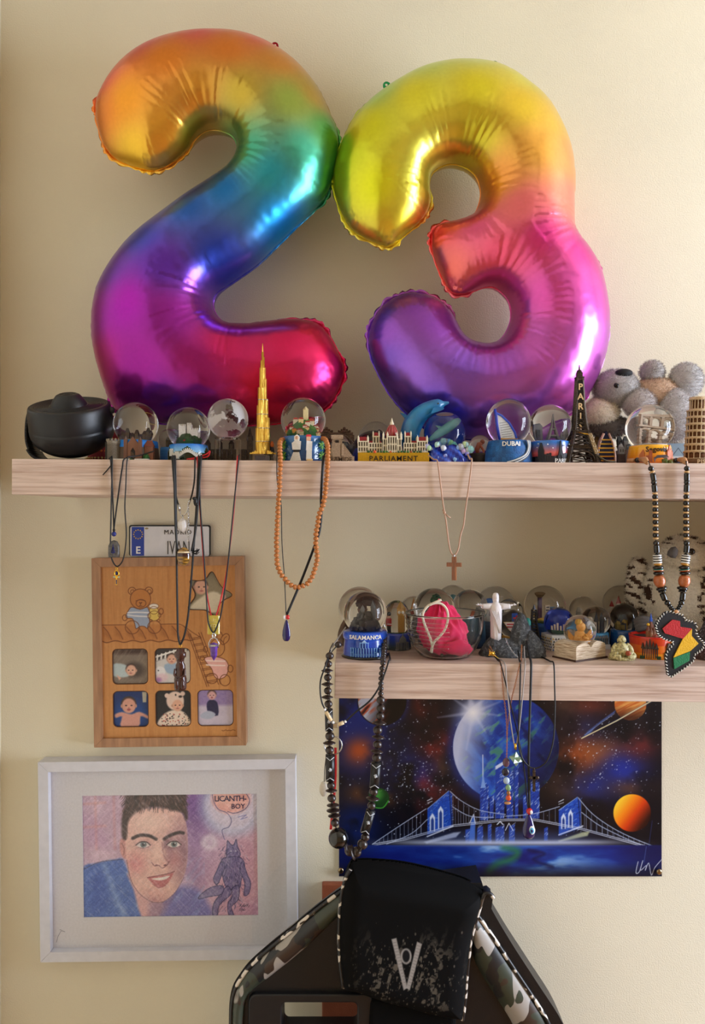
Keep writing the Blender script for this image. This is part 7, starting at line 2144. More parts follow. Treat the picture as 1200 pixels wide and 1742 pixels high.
# little gold charm and silver chain on the rock
h = Item('charm_chain', 'thin silver chain lying over the grey rock with a tiny gold turtle charm', 'chain', L_SH, 858, -.215)
chain(h, 'chain', [(4, 6, 34), (8, -3, 22), (16, -14, 10), (24, -18, 3)], M_silver, 1.5, .4, 2.4)
b = MB(); b.ell((-24, -14, 12), (4.5, 2.4, 3.6), 10, 6)
for a in (.6, 2.2, 3.8, 5.4, 0.0): b.ell((-24 + 5 * math.cos(a), -14, 12 + 4.4 * math.sin(a)), 1.4, 6, 4)
b.tube([(-28, -12, 20), (-24, -14, 12), (-10, -18, 3)], .6, 4); h.put('gold_charm', b, M_gold)
# ------------------------------------------------------------------ things on the wall
M_pane = None
def pane_mat():
    m = bpy.data.materials.new('thin_clear_pane'); m.use_nodes = True
    nt = m.node_tree; L = nt.links.new
    for n in list(nt.nodes):
        if n.type != 'OUTPUT_MATERIAL': nt.nodes.remove(n)
    out = [n for n in nt.nodes][0]
    tr = nt.nodes.new('ShaderNodeBsdfTransparent'); gl = nt.nodes.new('ShaderNodeBsdfGlossy'); gl.inputs['Roughness'].default_value = 0.02
    lw = nt.nodes.new('ShaderNodeLayerWeight'); lw.inputs['Blend'].default_value = 0.5
    pw = nt.nodes.new('ShaderNodeMath'); pw.operation = 'POWER'; pw.inputs[1].default_value = 5.0
    L(lw.outputs['Facing'], pw.inputs[0])
    fr = nt.nodes.new('ShaderNodeMapRange'); fr.inputs['To Min'].default_value = 0.06; fr.inputs['To Max'].default_value = 0.9
    L(pw.outputs['Value'], fr.inputs['Value'])
    mx = nt.nodes.new('ShaderNodeMixShader')
    L(fr.outputs['Result'], mx.inputs['Fac']); L(tr.outputs['BSDF'], mx.inputs[1]); L(gl.outputs['BSDF'], mx.inputs[2]); L(mx.outputs['Shader'], out.inputs['Surface'])
    return m
def rails(it, x0, y0, x1, y1, w, d, m, m2=None, lip=0.0):
    """four mitred rails round a picture, local px, front face at y = 0, back at y = d"""
    O = [(x0, y0), (x1, y0), (x1, y1), (x0, y1)]; I = [(x0 + w, y0 + w), (x1 - w, y0 + w), (x1 - w, y1 - w), (x0 + w, y1 - w)]
    for k in range(4):
        a, b_, c, e = O[k], O[(k + 1) % 4], I[(k + 1) % 4], I[k]
        g = 0.25
        P4 = [it.pt(*a), it.pt(*b_), it.pt(*c), it.pt(*e)]
        cx = sum(p[0] for p in P4) / 4; cz = sum(p[2] for p in P4) / 4
        q = []
        for p in P4: q.append((p[0] + (cx - p[0]) * .0012, p[2] + (cz - p[2]) * .0012))
        b = MB(); b.prism(q, 0, d); o = it.put('frame_rail', b, m)
        bv = o.modifiers.new('edge', 'BEVEL'); bv.width = .0005; bv.segments = 2

# ---- white frame with pastel portrait
h = Hang('picture_frame', 'white framed pastel portrait of a dark-haired youth with a wolf figure', 'picture', 285.5, 1464, -0.029)
h.root.rotation_euler = (0, -0.0128, 0)
dp = 0.029 / h.s - .5
rails(h, 66.5, 1294, 504.5, 1634.5, 17, dp, mat('cool_white_frame', (208, 208, 216), rough=.4))
b = MB()
def plate(b, x0, y0, x1, y1, yy, th=1.0):
    p, q = h.pt(x0, y1), h.pt(x1, y0); b.box(((p[0] + q[0]) / 2, yy, (p[2] + q[2]) / 2), (q[0] - p[0], th, q[2] - p[2]))
ix0, iy0, ix1, iy1 = 136.5, 1357, 436.5, 1566
for r in ((83, 1311, 488, iy0), (83, iy1, 488, 1618), (83, iy0, ix0, iy1), (ix1, iy0, 488, iy1)): plate(b, *r, 14, 1.6)
mount = h.put('mount_board', b, mat('white_mount_board', (208, 206, 212), rough=.85, var=.03, vscale=300))
b = MB(); b.tube([h.pt(89, 1608, 13.0), h.pt(92, 1598, 13.0), h.pt(97, 1589, 13), h.pt(104, 1590, 13), h.pt(95, 1586, 13)], .35, 4); h.put('pencil_mark', b, mat('pencil_grey', (120, 118, 140), rough=.8), mount)
b = MB(); plate(b, 70, 1298, 501, 1631, dp - 1.2, 1.4); h.put('back_board', b, mat('brown_back_board', (120, 96, 70), rough=.9))
b = MB(); b.add([h.pt(82, 1619, 10.5), h.pt(489, 1619, 10.5), h.pt(489, 1310, 10.5), h.pt(82, 1310, 10.5)], [(0, 1, 2, 3)]); h.put('glass_pane', b, pane_mat())
cv = Canvas(134, 1354, 439, 1569, 1.35)
n1 = cv.noise(26, 1, 4); n2 = cv.noise(5, 2, 3, ang=.7, sx=1, sy=4); n3 = cv.noise(60, 3, 2); fine = cv.noise(1.6, 4, 2)
cv.fill((196, 166, 190))
cv.blend(np.clip((n1 - .45) * 3, 0, 1) * .7, (222, 196, 214)); cv.blend(np.clip((n3 - .55) * 4, 0, 1) * .6, (176, 134, 176))
for x in (158, 190): cv.line([(x, 1357), (x + 1, 1450)], 3, (212, 130, 120), .35, 2.5)
for y in (1372, 1412): cv.line([(137, y), (175, y - 2)], 3, (214, 140, 120), .4, 2.5)
cv.glow(335, 1420, 50, (104, 70, 140), .95, .8, 130); cv.glow(325, 1370, 40, (110, 70, 150), .7, 1.0)
cv.glow(405, 1500, 75, (206, 150, 168), .8, .7, 110); cv.glow(355, 1450, 60, (206, 176, 204), .7, .8)
cv.ell(354, 1441, 14, 13, (226, 216, 230), .8, 4); cv.ell(354, 1441, 6, 6, (200, 176, 206), .8, 3)
cv.ell(394, 1378, 55, 52, (176, 196, 226), .75, 10); cv.ell(394, 1378, 44, 42, (220, 206, 222), .8, 8); cv.ell(392, 1364, 33, 28, (232, 170, 160), .95, 4); cv.ell(382, 1362, 16, 14, (236, 190, 176), .6, 6)
cv.line([(360, 1357), (362, 1370), (370, 1384), (384, 1390), (392, 1402), (388, 1414), (376, 1420), (380, 1436)], 1.2, (60, 60, 120), .8, .5, 6); cv.line([(418, 1357), (424, 1370), (416, 1384), (398, 1391), (386, 1388)], 1.3, (60, 60, 110), .8, .5, 6)
cv.line([(404, 1398), (418, 1394), (408, 1402), (420, 1398)], 1.0, (70, 80, 160), .7)
# shirt and neck
BLU = (72, 106, 186)
cv.poly([(134, 1486), (160, 1474), (190, 1468), (206, 1470), (220, 1512), (238, 1569), (134, 1569)], BLU, 1, 2, 4); cv.poly([(240, 1569), (268, 1540), (300, 1516), (330, 1520), (350, 1545), (350, 1569)], (104, 104, 176), .9, 6, 4)
cv.blend(np.clip((n2 - .5) * 3, 0, 1) * .35 * (cv.Y > 1466) * (cv.X < 345), (150, 180, 226)); cv.line([(172, 1478), (186, 1520), (206, 1566)], 9, (160, 186, 226), .55, 5, 4); cv.poly([(150, 1500), (170, 1490), (180, 1540), (150, 1560)], (48, 80, 170), .6, 8, 4)
cv.line([(137, 1484), (165, 1472), (204, 1468)], 1.2, (50, 50, 70), .7, .6, 4)
cv.poly([(212, 1492), (222, 1520), (236, 1569), (262, 1569), (272, 1540), (250, 1530)], (214, 168, 172), 1, 2.5, 3); cv.poly([(252, 1540), (276, 1542), (292, 1524), (268, 1569), (248, 1569)], (150, 120, 150), .8, 6, 3)
# head
cv.poly([(200, 1436), (205, 1432), (211, 1440), (213, 1464), (206, 1466), (200, 1454)], (206, 150, 146), 1, 1.2, 4); cv.line([(203, 1440), (207, 1450), (206, 1460)], 1.2, (120, 70, 70), .7)
face = [(209, 1428), (211, 1404), (222, 1386), (260, 1380), (298, 1384), (312, 1400), (316, 1430), (315, 1470), (308, 1500), (293, 1526), (274, 1541), (254, 1541), (234, 1528), (219, 1506), (211, 1474)]
cv.poly(face, (226, 184, 176), 1, 1.2, 5)
fm = cv.polymask([(p.x, p.y) for p in catmull([(a, b_, 0) for a, b_ in face], 4, True)], 1.5)
def fg(x, y, rx, ry, c, a, p=1.0):
    q = np.sqrt(((cv.X - x) / rx) ** 2 + ((cv.Y - y) / ry) ** 2); cv.blend(np.clip(1 - q, 0, 1) ** p * a * fm, c)
fg(312, 1460, 36, 80, (150, 112, 130), .95, .8); fg(226, 1476, 26, 28, (206, 112, 124), .6); fg(292, 1470, 22, 24, (206, 124, 130), .4); fg(250, 1405, 40, 26, (240, 212, 200), .8); fg(256, 1540, 40, 24, (170, 110, 120), .6); fg(284, 1448, 12, 34, (140, 100, 120), .7); fg(240, 1444, 22, 14, (176, 130, 140), .6); fg(296, 1444, 20, 13, (150, 110, 130), .6); fg(262, 1460, 10, 24, (240, 206, 196), .8); fg(262, 1524, 26, 12, (230, 176, 172), .6)
hair = [(204, 1430), (203, 1400), (209, 1374), (220, 1352), (306, 1352), (314, 1372), (317, 1398), (313, 1402), (308, 1390), (290, 1384), (262, 1378), (240, 1382), (222, 1392), (213, 1408), (211, 1432)]
cv.poly(hair, (64, 46, 46), 1, 2.4, 4)
rs = random.Random(3)
for k in range(330):
    x = rs.uniform(206, 314); y = rs.uniform(1352, 1378 + abs(x - 262) * .12); L_ = rs.uniform(5, 12); a = (x - 260) * .012 + rs.uniform(-.2, .2)
    cv.line([(x, y), (x + L_ * math.sin(a), y + L_ * math.cos(a))], .9, rs.choice([(28, 20, 24), (96, 66, 60), (120, 90, 84), (40, 28, 34)]), .7, .5)
for k in range(40):
    x = rs.uniform(204, 212); y = rs.uniform(1390, 1428); cv.line([(x, y), (x + 2, y + 8)], .9, (70, 50, 52), .6, .5)
for pts, w in (([(222, 1432), (234, 1427), (250, 1428), (262, 1434)], 5.5), ([(276, 1434), (288, 1427), (302, 1423), (309, 1424)], 5.5)): cv.line(pts, w, (46, 34, 40), .95, 1.2, 4)
cv.poly([(275, 1434), (286, 1436), (281, 1446), (274, 1452)], (120, 84, 100), .6, 2)
for x, y in ((240, 1443), (293, 1443)):
    cv.poly([(x - 12, y + 1), (x - 5, y - 4), (x + 5, y - 4), (x + 11, y + 1), (x + 4, y + 5), (x - 5, y + 5)], (222, 210, 210), 1, 1, 3); cv.ell(x, y, 5.4, 5.2, (112, 126, 130), 1, .8); cv.ell(x, y, 2.6, 2.6, (26, 26, 34)); cv.ell(x + 1.6, y - 1.6, 1.1, 1.1, (240, 240, 240))
    cv.line([(x - 13, y + 1), (x - 5, y - 4.5), (x + 5, y - 4.5), (x + 12, y + 1)], 1.6, (50, 34, 40), .95, .6, 4); cv.line([(x - 9, y + 5), (x, y + 6.4), (x + 9, y + 4)], .9, (120, 80, 90), .7, .6, 3)
cv.line([(272, 1440), (275, 1462), (283, 1474)], 1.5, (150, 100, 112), .7, 1, 4); cv.line([(254, 1474), (259, 1480), (266, 1479), (272, 1484), (280, 1479), (284, 1473)], 1.4, (120, 70, 80), .85, .7, 4); cv.ell(262, 1479, 2.2, 1.4, (110, 60, 70)); cv.ell(277, 1479, 2.4, 1.4, (100, 54, 66))
cv.poly([(247, 1500), (258, 1498), (270, 1497), (280, 1496), (291, 1492), (286, 1503), (277, 1514), (265, 1518), (254, 1509)], (192, 112, 118), 1, 1, 3); cv.poly([(253, 1502), (268, 1500), (285, 1497), (278, 1503), (266, 1505)], (238, 230, 226), 1, .8, 3); cv.line([(246, 1500), (258, 1498), (270, 1496), (281, 1494), (293, 1490)], 1.4, (110, 50, 62), .9, .6, 4); cv.line([(254, 1511), (265, 1518), (278, 1514)], 1.0, (140, 70, 84), .7)
cv.line([(211, 1470), (218, 1504), (233, 1528), (254, 1542), (274, 1542)], 1.1, (90, 60, 70), .7, .7, 4); cv.line([(274, 1542), (294, 1526), (309, 1500)], 1.0, (90, 60, 80), .6, .7, 4)
# wolf figure
NV = (44, 48, 92)
for poly in ([(382, 1464), (384, 1448), (385, 1438), (391, 1445), (396, 1445), (400, 1436), (402, 1448), (407, 1462), (400, 1472), (394, 1476), (388, 1472)], [(374, 1472), (390, 1466), (408, 1468), (414, 1482), (408, 1504), (404, 1520), (384, 1520), (376, 1500)], [(374, 1474), (366, 1490), (360, 1504), (366, 1514), (374, 1498), (380, 1482)], [(410, 1474), (418, 1496), (424, 1512), (420, 1530), (412, 1532), (414, 1512), (406, 1490)],
             [(384, 1516), (372, 1530), (360, 1546), (358, 1566), (366, 1566), (370, 1548), (390, 1530)], [(392, 1520), (404, 1516), (402, 1540), (390, 1552), (394, 1566), (386, 1566), (384, 1548), (392, 1534)], [(376, 1516), (356, 1518), (338, 1530), (334, 1538), (352, 1534), (374, 1530)]):
    cv.poly(poly, (120, 112, 158), .95, 1.2, 3); cv.line(poly, 1.3, NV, .9, .6, 3, True)
rs = random.Random(6)
for k in range(190):
    x = rs.gauss(394, 13); y = rs.uniform(1446, 1560)
    if abs(x - 394) > 24: continue
    a = rs.uniform(-.6, .6) + (x - 394) * .03; L_ = rs.uniform(3, 8); cv.line([(x, y), (x + L_ * math.sin(a), y + L_ * math.cos(a))], .9, rs.choice([NV, (60, 66, 120), (30, 32, 66), (190, 180, 206)]), .6, .5)
cv.ell(391, 1456, 1.2, .9, (230, 230, 240)); cv.ell(399, 1456, 1.2, .9, (230, 230, 240))
for k in range(16): cv.line([(404 + k * 1.7 - (k > 9) * 17, 1552 + (k > 9) * 7 + rs.uniform(-1, 1)), (406 + k * 1.7 - (k > 9) * 17, 1549 + (k > 9) * 7 + rs.uniform(-2, 2))], .8, (40, 36, 60), .8, .4)
wh = cv.noise(2.6, 19, 2, ang=-.75, sx=.7, sy=5); cv.blend(np.clip((wh - .58) * 5, 0, 1) * .2, (236, 230, 238)); cv.a += (fine[..., None] - .5) * 34; cv.a += (cv.noise(2.2, 9, 1, ang=.8, sx=1, sy=5)[..., None] - .5) * 20
cv.mesh('pastel_drawing', lambda X, Y: ((X - h.px) * h.s, np.full_like(X, 15.6 * h.s), (h.bp - Y) * h.s), M_print, h.root)
inkm = mat('navy_ink', (40, 40, 84), rough=.7)
def ink(s, x, y, size, sp=1.0, rot=0.0):
    vs, fs = text_mesh(s, size, .3, .12, sp); b = MB(); b.add([(a + x - h.px, c + 15.2, e + h.bp - y) for a, c, e in vs], fs, None, False); return h.put('hand_lettering', b, inkm)
ink('LICANTH-', 391, 1370, 13.5, .88); ink('BOY', 404, 1383, 12)

# ---- wooden baby photo frame
h = Hang('photo_frame', 'wooden multi photo frame with baby pictures and an engraved teddy bear', 'photo frame', 289, 1270, -0.020)
h.root.rotation_euler = (0, -0.014, 0)
fr_w = ramp_mat('frame_wood', [(.3, (142, 102, 74)), (.7, (182, 138, 102))], scale=14, stretch=(8, 1, 1), rough=.38, detail=6)
dp = 0.020 / h.s - .5
rails(h, 160, 948, 419, 1270, 15, dp, fr_w)
cv = Canvas(173, 961, 406, 1257, 1.6)
g1 = cv.noise(3.2, 21, 4, sx=1, sy=22); g2 = cv.noise(1.4, 22, 2, sx=1, sy=12)
cv.fill((196, 138, 80)); cv.blend(np.clip((g1 - .35) * 2, 0, 1) * .7, (176, 116, 62)); cv.blend(np.clip((g2 - .5) * 3, 0, 1) * .3, (208, 154, 96))
LN = (104, 54, 24)
def zz(l): return [(140 + x * .25, 920 + y * .25) for x, y in l]
def ln(l, w=1.3, sm=5, cl=False, c=LN): cv.line(zz(l), w, c, .9, .5, sm, cl)
def circ(x, y, rx, ry, w=1.3): ln([(x + rx * math.cos(a), y + ry * math.sin(a)) for a in np.linspace(0, 2 * PI, 17)[:-1]], w, 3, True)
# roof band
cv.poly(zz([(140, 570), (660, 570), (740, 640), (740, 684), (140, 684)]), (176, 108, 50), .5, 1.5)
ln([(140, 570), (300, 570)], 1.2, 0); ln([(540, 570), (650, 570), (690, 580), (760, 630), (815, 665)], 1.2, 4)
for k in range(8):
    x = 150 + 78 * k; ln([(x, 584), (x + 30, 620), (x + 52, 668)], 1.2, 3); cv.poly(zz([(x, 584), (x + 30, 620), (x + 52, 668), (x + 4, 640)]), (120, 66, 28), .35, 3)
ln([(140, 680)] + [(140 + 20 * k, 684 + 6 * math.sin(k * 1.05)) for k in range(1, 31)] + [(770, 676)], 1.6, 3)
# bear
for x, s_ in ((348, -1), (463, 1)): circ(x, 340, 26, 25); circ(x + 3, 345, 13, 13, 1.1)
cv.ell(140 + 405 * .25, 920 + 395 * .25, 17.5, 17, (186, 120, 58), 1); circ(405, 395, 70, 68); circ(408, 425, 34, 26); ln([(398, 420), (405, 426), (412, 420)], 2.2, 0); ln([(405, 426), (405, 438), (396, 442), (414, 442)], 1.0, 0); ln([(372, 408), (400, 402), (438, 408)], 1.0, 3)
shirt = [(345, 450), (320, 475), (303, 510), (312, 525), (346, 528), (362, 560), (372, 598), (400, 582), (430, 584), (450, 596), (466, 560), (462, 520), (470, 500), (460, 470), (448, 452), (400, 466)]
cv.poly(zz(shirt), (150, 164, 190), 1, .8, 3); ln(shirt, 1.3, 3, True)
for dy in (0, 26): cv.line(zz([(318, 488 + dy * .6), (380, 486 + dy), (456, 490 + dy)]), 2.4, (222, 222, 226), .9, .6, 3)
circ(296, 522, 16, 20); circ(346, 588, 48, 45); circ(497, 588, 46, 44); circ(545, 482, 15, 20)
cv.ell(140 + 497 * .25, 920 + 512 * .25, 9, 8, (218, 190, 96), 1); cv.ell(140 + 495 * .25, 920 + 474 * .25, 7.4, 6.4, (222, 196, 104), 1); cv.ell(140 + 495 * .25, 920 + 446 * .25, 8, 4.6, (226, 220, 214), 1)
for x, y, rx, ry in ((497, 512, 38, 34), (495, 474, 30, 26), (495, 446, 34, 18), (462, 512, 10, 16), (534, 508, 10, 14), (474, 544, 10, 8), (526, 544, 10, 8)): circ(x, y, rx, ry, .9)
# ladder and rabbit
ln([(728, 640), (850, 1000)], 1.3, 0); ln([(742, 638), (864, 998)], 1.3, 0); ln([(800, 632), (930, 985)], 1.3, 0); ln([(816, 630), (944, 982)], 1.3, 0)
for k in range(8): ln([(748 + 14 * k, 670 + 42 * k), (812 + 15 * k, 660 + 42 * k)], 1.2, 0); ln([(750 + 14 * k, 680 + 42 * k), (814 + 15 * k, 670 + 42 * k)], 1.0, 0)
circ(925, 735, 50, 60); ln([(950, 700), (955, 665), (985, 640), (1008, 655), (1000, 690), (965, 715)], 1.3, 4, True); ln([(968, 698), (975, 672), (990, 660)], 1.0, 3); ln([(925, 680), (925, 645), (950, 630), (960, 650)], 1.3, 4)
sh2 = [(835, 810), (870, 795), (930, 800), (980, 820), (1000, 860), (995, 900), (975, 935), (930, 950), (900, 925), (885, 880), (860, 850)]
cv.poly(zz(sh2), (222, 168, 160), 1, .8, 3); ln(sh2, 1.3, 3, True)
for dy in (0, 30): cv.line(zz([(850, 822 + dy), (910, 826 + dy), (975, 828 + dy)]), 2.4, (236, 216, 210), .9, .6, 3)
circ(885, 945, 40, 35); circ(975, 958, 35, 38); circ(1012, 880, 18, 24); circ(845, 745, 14, 20); circ(822, 806, 14, 14)
ln([(948, 1300), (960, 1304), (975, 1298), (988, 1304), (994, 1300), (1010, 1303), (1024, 1298), (1040, 1303)], 1.0, 4)
holes = [('photo', (192, 1104, 252, 1164)), ('photo', (264.5, 1104, 324.5, 1164)), ('photo', (192, 1176, 252, 1237)), ('photo', (264.5, 1176, 324.5, 1237)), ('photo', (336.5, 1176, 397, 1237))]
def rrect(x0, y0, x1, y1, r, n=5):
    o = []
    for cx, cy, a0 in ((x1 - r, y0 + r, -PI / 2), (x1 - r, y1 - r, 0), (x0 + r, y1 - r, PI / 2), (x0 + r, y0 + r, PI)):
        o += [(cx + r * math.cos(a0 + PI / 2 * k / n), cy + r * math.sin(a0 + PI / 2 * k / n)) for k in range(n + 1)]
    return o
star = [(366, 975), (374, 990), (382, 1002), (396, 1011), (396, 1017), (382, 1024), (374, 1034), (373, 1049), (367, 1050), (355, 1041), (343, 1039), (325, 1038), (323, 1032), (332, 1020), (334, 1010), (326, 992), (329, 988), (342, 989), (353, 986), (360, 976)]
star = [(p.x, p.y) for p in catmull([(a, b_, 0) for a, b_ in star], 3, True)]
outs = [rrect(*r, 8) for _, r in holes] + [star]
keep = np.ones((cv.h, cv.w), bool)
for o_ in outs:
    keep &= ~(cv.polymask(o_, .01) > .5)
bd = cv.mesh('printed_board', lambda X, Y: ((X - h.px) * h.s, np.full_like(X, 5.0 * h.s), (h.bp - Y) * h.s), mat('lacquered_board', rough=.42, attr=True, var=.05, vscale=200), h.root, keep)
for o_ in outs:
    b = MB(); b.tube([h.pt(x, y, 5.6) for x, y in o_], .9, 5, closed=True); h.put('cutout_edge', b, mat('dark_board_edge', (86, 50, 26), rough=.6), bd)
b = MB(); p, q = h.pt(164, 1266), h.pt(415, 952); b.box(((p[0] + q[0]) / 2, dp - 1.2, (p[2] + q[2]) / 2), (q[0] - p[0], 1.6, q[2] - p[2])); h.put('back_board', b, mat('brown_back_board', (120, 96, 70), rough=.9))
SK = (214, 168, 146)
def baby(cv, x, y, r, skin=SK, hair=(70, 50, 44), look=0.0, mouth=None):
    cv.ell(x, y - r * .12, r * 1.02, r * 1.02, hair, 1, 1.2); cv.ell(x, y + r * .12, r * .9, r * .98, skin, 1, 1.2); cv.ell(x + r * .2, y + r * .3, r * .5, r * .4, tuple(min(255, c * 1.07) for c in skin), .6, 3)
    for s_ in (-1, 1): cv.ell(x + s_ * r * .36 + look * r, y + r * .08, r * .13, r * .09, (40, 30, 34), .95, .5); cv.ell(x + s_ * r * .92, y + r * .15, r * .16, r * .24, tuple(c * .9 for c in skin), 1, .6)
    cv.ell(x + look * r, y + r * .36, r * .1, r * .07, tuple(c * .78 for c in skin), .9, .5); cv.ell(x + look * r, y + r * .62, r * .24, r * (.16 if mouth else .08), (150, 70, 74), .95, .6)
def photo(x0, y0, x1, y1, fn, label=None, shape=None):
    c = Canvas(x0 - 2, y0 - 2, x1 + 2, y1 + 2, 1.8); fn(c, x0, y0); c.a += (c.noise(2, 3, 2)[..., None] - .5) * 10
    o = c.mesh('photograph', lambda X, Y: ((X - h.px) * h.s, np.full_like(X, 7.4 * h.s), (h.bp - Y) * h.s), M_photo, h.root)
    if label: o['label'] = label
def ph1(c, x, y):
    c.fill((124, 110, 98)); c.blend(np.clip((y + 12 - c.Y) / 6, 0, 1), (70, 48, 40)); c.blend(np.clip((c.noise(3, 5, 2, ang=.6, sx=1, sy=5) - .45) * 3, 0, 1) * .4, (150, 138, 124)); c.ell(x + 36, y + 36, 17, 13, (60, 48, 44), .8, 4)
    c.poly([(x, y + 26), (x + 20, y + 27), (x + 30, y + 38), (x + 24, y + 48), (x, y + 46)], (176, 192, 196), 1, 1.5, 3); c.poly([(x + 6, y + 44), (x + 14, y + 50), (x + 10, y + 54)], SK); baby(c, x + 31, y + 36, 9.5, look=-.1)
def ph2(c, x, y):
    c.fill((52, 46, 48)); c.poly([(x, y + 22), (x + 62, y + 2), (x + 62, y + 60), (x, y + 60)], (206, 202, 200), 1, 2)
    for k in range(9): c.line([(x + 3 + 7 * k, y + 20 - 2 * k), (x + 4 + 7 * k, y + 12 - 2 * k)], 3, (226, 222, 218))
    c.line([(x, y + 15), (x + 62, y - 4)], 3, (230, 228, 224)); c.poly([(x + 16, y + 28), (x + 36, y + 26), (x + 40, y + 44), (x + 20, y + 42)], (150, 172, 196), 1, 1.5, 3); c.ell(x + 8, y + 40, 9, 9, (226, 224, 226)); c.ell(x + 5, y + 38, 1, 1, (40, 40, 44)); c.ell(x + 11, y + 50, 10, 7, (222, 190, 200), .8, 2); c.ell(x + 5, y + 54, 5, 4, (170, 110, 170), .8, 2); baby(c, x + 28, y + 18, 8.5)
def ph3(c, x, y):
    c.fill((22, 46, 104)); c.ell(x + 30, y + 40, 30, 24, (24, 70, 140), .8, 8); c.poly([(x + 49, y + 2), (x + 57, y + 2), (x + 56, y + 20), (x + 50, y + 20)], (180, 176, 160)); c.poly([(x + 2, y + 40), (x + 14, y + 36), (x + 30, y + 40), (x + 44, y + 36), (x + 60, y + 44), (x + 58, y + 48), (x + 46, y + 44), (x + 42, y + 62), (x + 12, y + 62), (x + 14, y + 44), (x + 4, y + 46)], (206, 150, 136), 1, 1.5, 3); baby(c, x + 26, y + 24, 13, (206, 152, 134), mouth=True)
def ph4(c, x, y):
    c.fill((38, 36, 40)); c.poly([(x + 4, y + 62), (x + 10, y + 44), (x + 28, y + 34), (x + 48, y + 38), (x + 58, y + 62)], (226, 206, 190), 1, 1.5, 3)
    rs = random.Random(4)
    for k in range(70): c.ell(x + rs.uniform(8, 56), y + rs.uniform(40, 61), 1.0, .9, rs.choice([(40, 34, 34), (40, 34, 34), (170, 60, 50)]), .9, .4)
    c.ell(x + 33, y + 18, 15, 16, (222, 196, 182), 1, 1.2); c.ell(x + 19, y + 9, 4, 4, (222, 196, 182)); c.ell(x + 46, y + 6, 4, 4, (214, 186, 172)); baby(c, x + 37, y + 25, 10, (216, 166, 142), (222, 196, 182)); c.ell(x + 34, y + 8, 1.2, 1.6, (30, 26, 28)); c.ell(x + 42, y + 11, 3, 2, (40, 30, 30))
def ph5(c, x, y):
    c.fill((150, 130, 176)); c.blend(np.clip((c.noise(4, 8, 3) - .4) * 2, 0, 1) * .5, (120, 100, 160)); c.blend(np.clip((c.Y - y - 24) / 6, 0, 1), (196, 186, 204)); c.blend(np.clip((c.noise(9, 9, 2) - .5) * 3, 0, 1) * .3 * (c.Y > y + 26), (170, 158, 186)); c.poly([(x + 15, y + 24), (x + 22, y + 17), (x + 33, y + 22), (x + 34, y + 44), (x + 18, y + 40)], (40, 38, 74), 1, 1, 3); c.poly([(x + 5, y + 42), (x + 18, y + 36), (x + 30, y + 42), (x + 20, y + 50), (x + 6, y + 48)], (170, 176, 196), 1, 1, 3); baby(c, x + 24, y + 9, 7.5, (206, 160, 160), mouth=True)
def phs(c, x, y):
    c.fill((124, 114, 92)); c.ell(x + 40, y + 45, 40, 34, (150, 138, 112), .6, 12); c.poly([(x + 2, y + 62), (x + 22, y + 44), (x + 44, y + 34), (x + 60, y + 46), (x + 48, y + 70), (x + 18, y + 66)], (212, 202, 180), 1, 2, 3); c.ell(x + 60, y + 44, 5, 5, (206, 150, 130)); baby(c, x + 22, y + 25, 12.5, (206, 158, 136), (70, 52, 44), look=.1)
for (_, r), f, lb in zip(holes, (ph1, ph2, ph3, ph4, ph5), ('baby lying on a beige blanket', 'baby in a white cot with soft toys', 'bare-chested baby in a blue bath', 'baby in a hooded spotted outfit', 'smiling baby sitting on the ground')): photo(*r, f, lb)
photo(322, 974, 398, 1052, phs, 'star-shaped photo of a baby in white')

# ---- licence plate
h = Hang('number_plate', 'small white number plate reading MADRID IVAN standing on the photo frame', 'number plate', 289, 946.5, -0.010)
b = MB(); b.prism([(x - 289, 946.5 - y) for x, y in rrect(219.5, 893, 358.5, 946, 4)], 0, 2); h.put('rim', b, mat('black_rim', (20, 20, 22), rough=.4))
b = MB(); b.prism([(x - 289, 946.5 - y) for x, y in rrect(222, 895.5, 356, 946.2, 3)], -.8, 0); h.put('white_face', b, mat('white_plate_enamel', (214, 216, 224), rough=.3))
b = MB(); b.box((225 - 289 + 10, -1.1, 25.5), (21, .6, 49)); h.put('blue_band', b, mat('euro_blue', (22, 56, 160), rough=.35))
b = MB()
for k in range(12):
    a = 2 * PI * k / 12; cx, cz = 235.5 - 289 + 7.5 * math.cos(a), 946.5 - 909 + 7.5 * math.sin(a)
    p5 = [((1.5 if j % 2 == 0 else .65) * math.sin(2 * PI * j / 10) + cx, (1.5 if j % 2 == 0 else .65) * math.cos(2 * PI * j / 10) + cz) for j in range(10)]
    b.prism(p5, -1.8, -1.2)
h.put('star_ring', b, mat('star_yellow', (232, 190, 40), rough=.4))
def plt(s, x, y, size, m, bold, sp=1.0, sx=1.0, sz=1.0, name='lettering'):
    vs, fs = text_mesh(s, size, .6, bold, sp); b = MB(); b.add([(a * sx + x - 289, c - 1.2, e * sz + 946.5 - y) for a, c, e in vs], fs); h.put(name, b, m)
plt('E', 235.5, 941.5, 17, MATS['white_lettering'], .35); plt('MADRID', 303, 909, 11, MATS['black_lettering'], 0, 1.2); plt('IVAN', 304, 943, 21, mat('grey_black_paint', (40, 38, 40), rough=.4), -.15, 1.05, .8, 1.6)
b = MB(); b.ell((250 - 289, -1, 946.5 - 899), (3, .5, 1.6), 10, 5); h.put('mounting_hole', b, mat('dull_brass', (150, 140, 110), rough=.5))

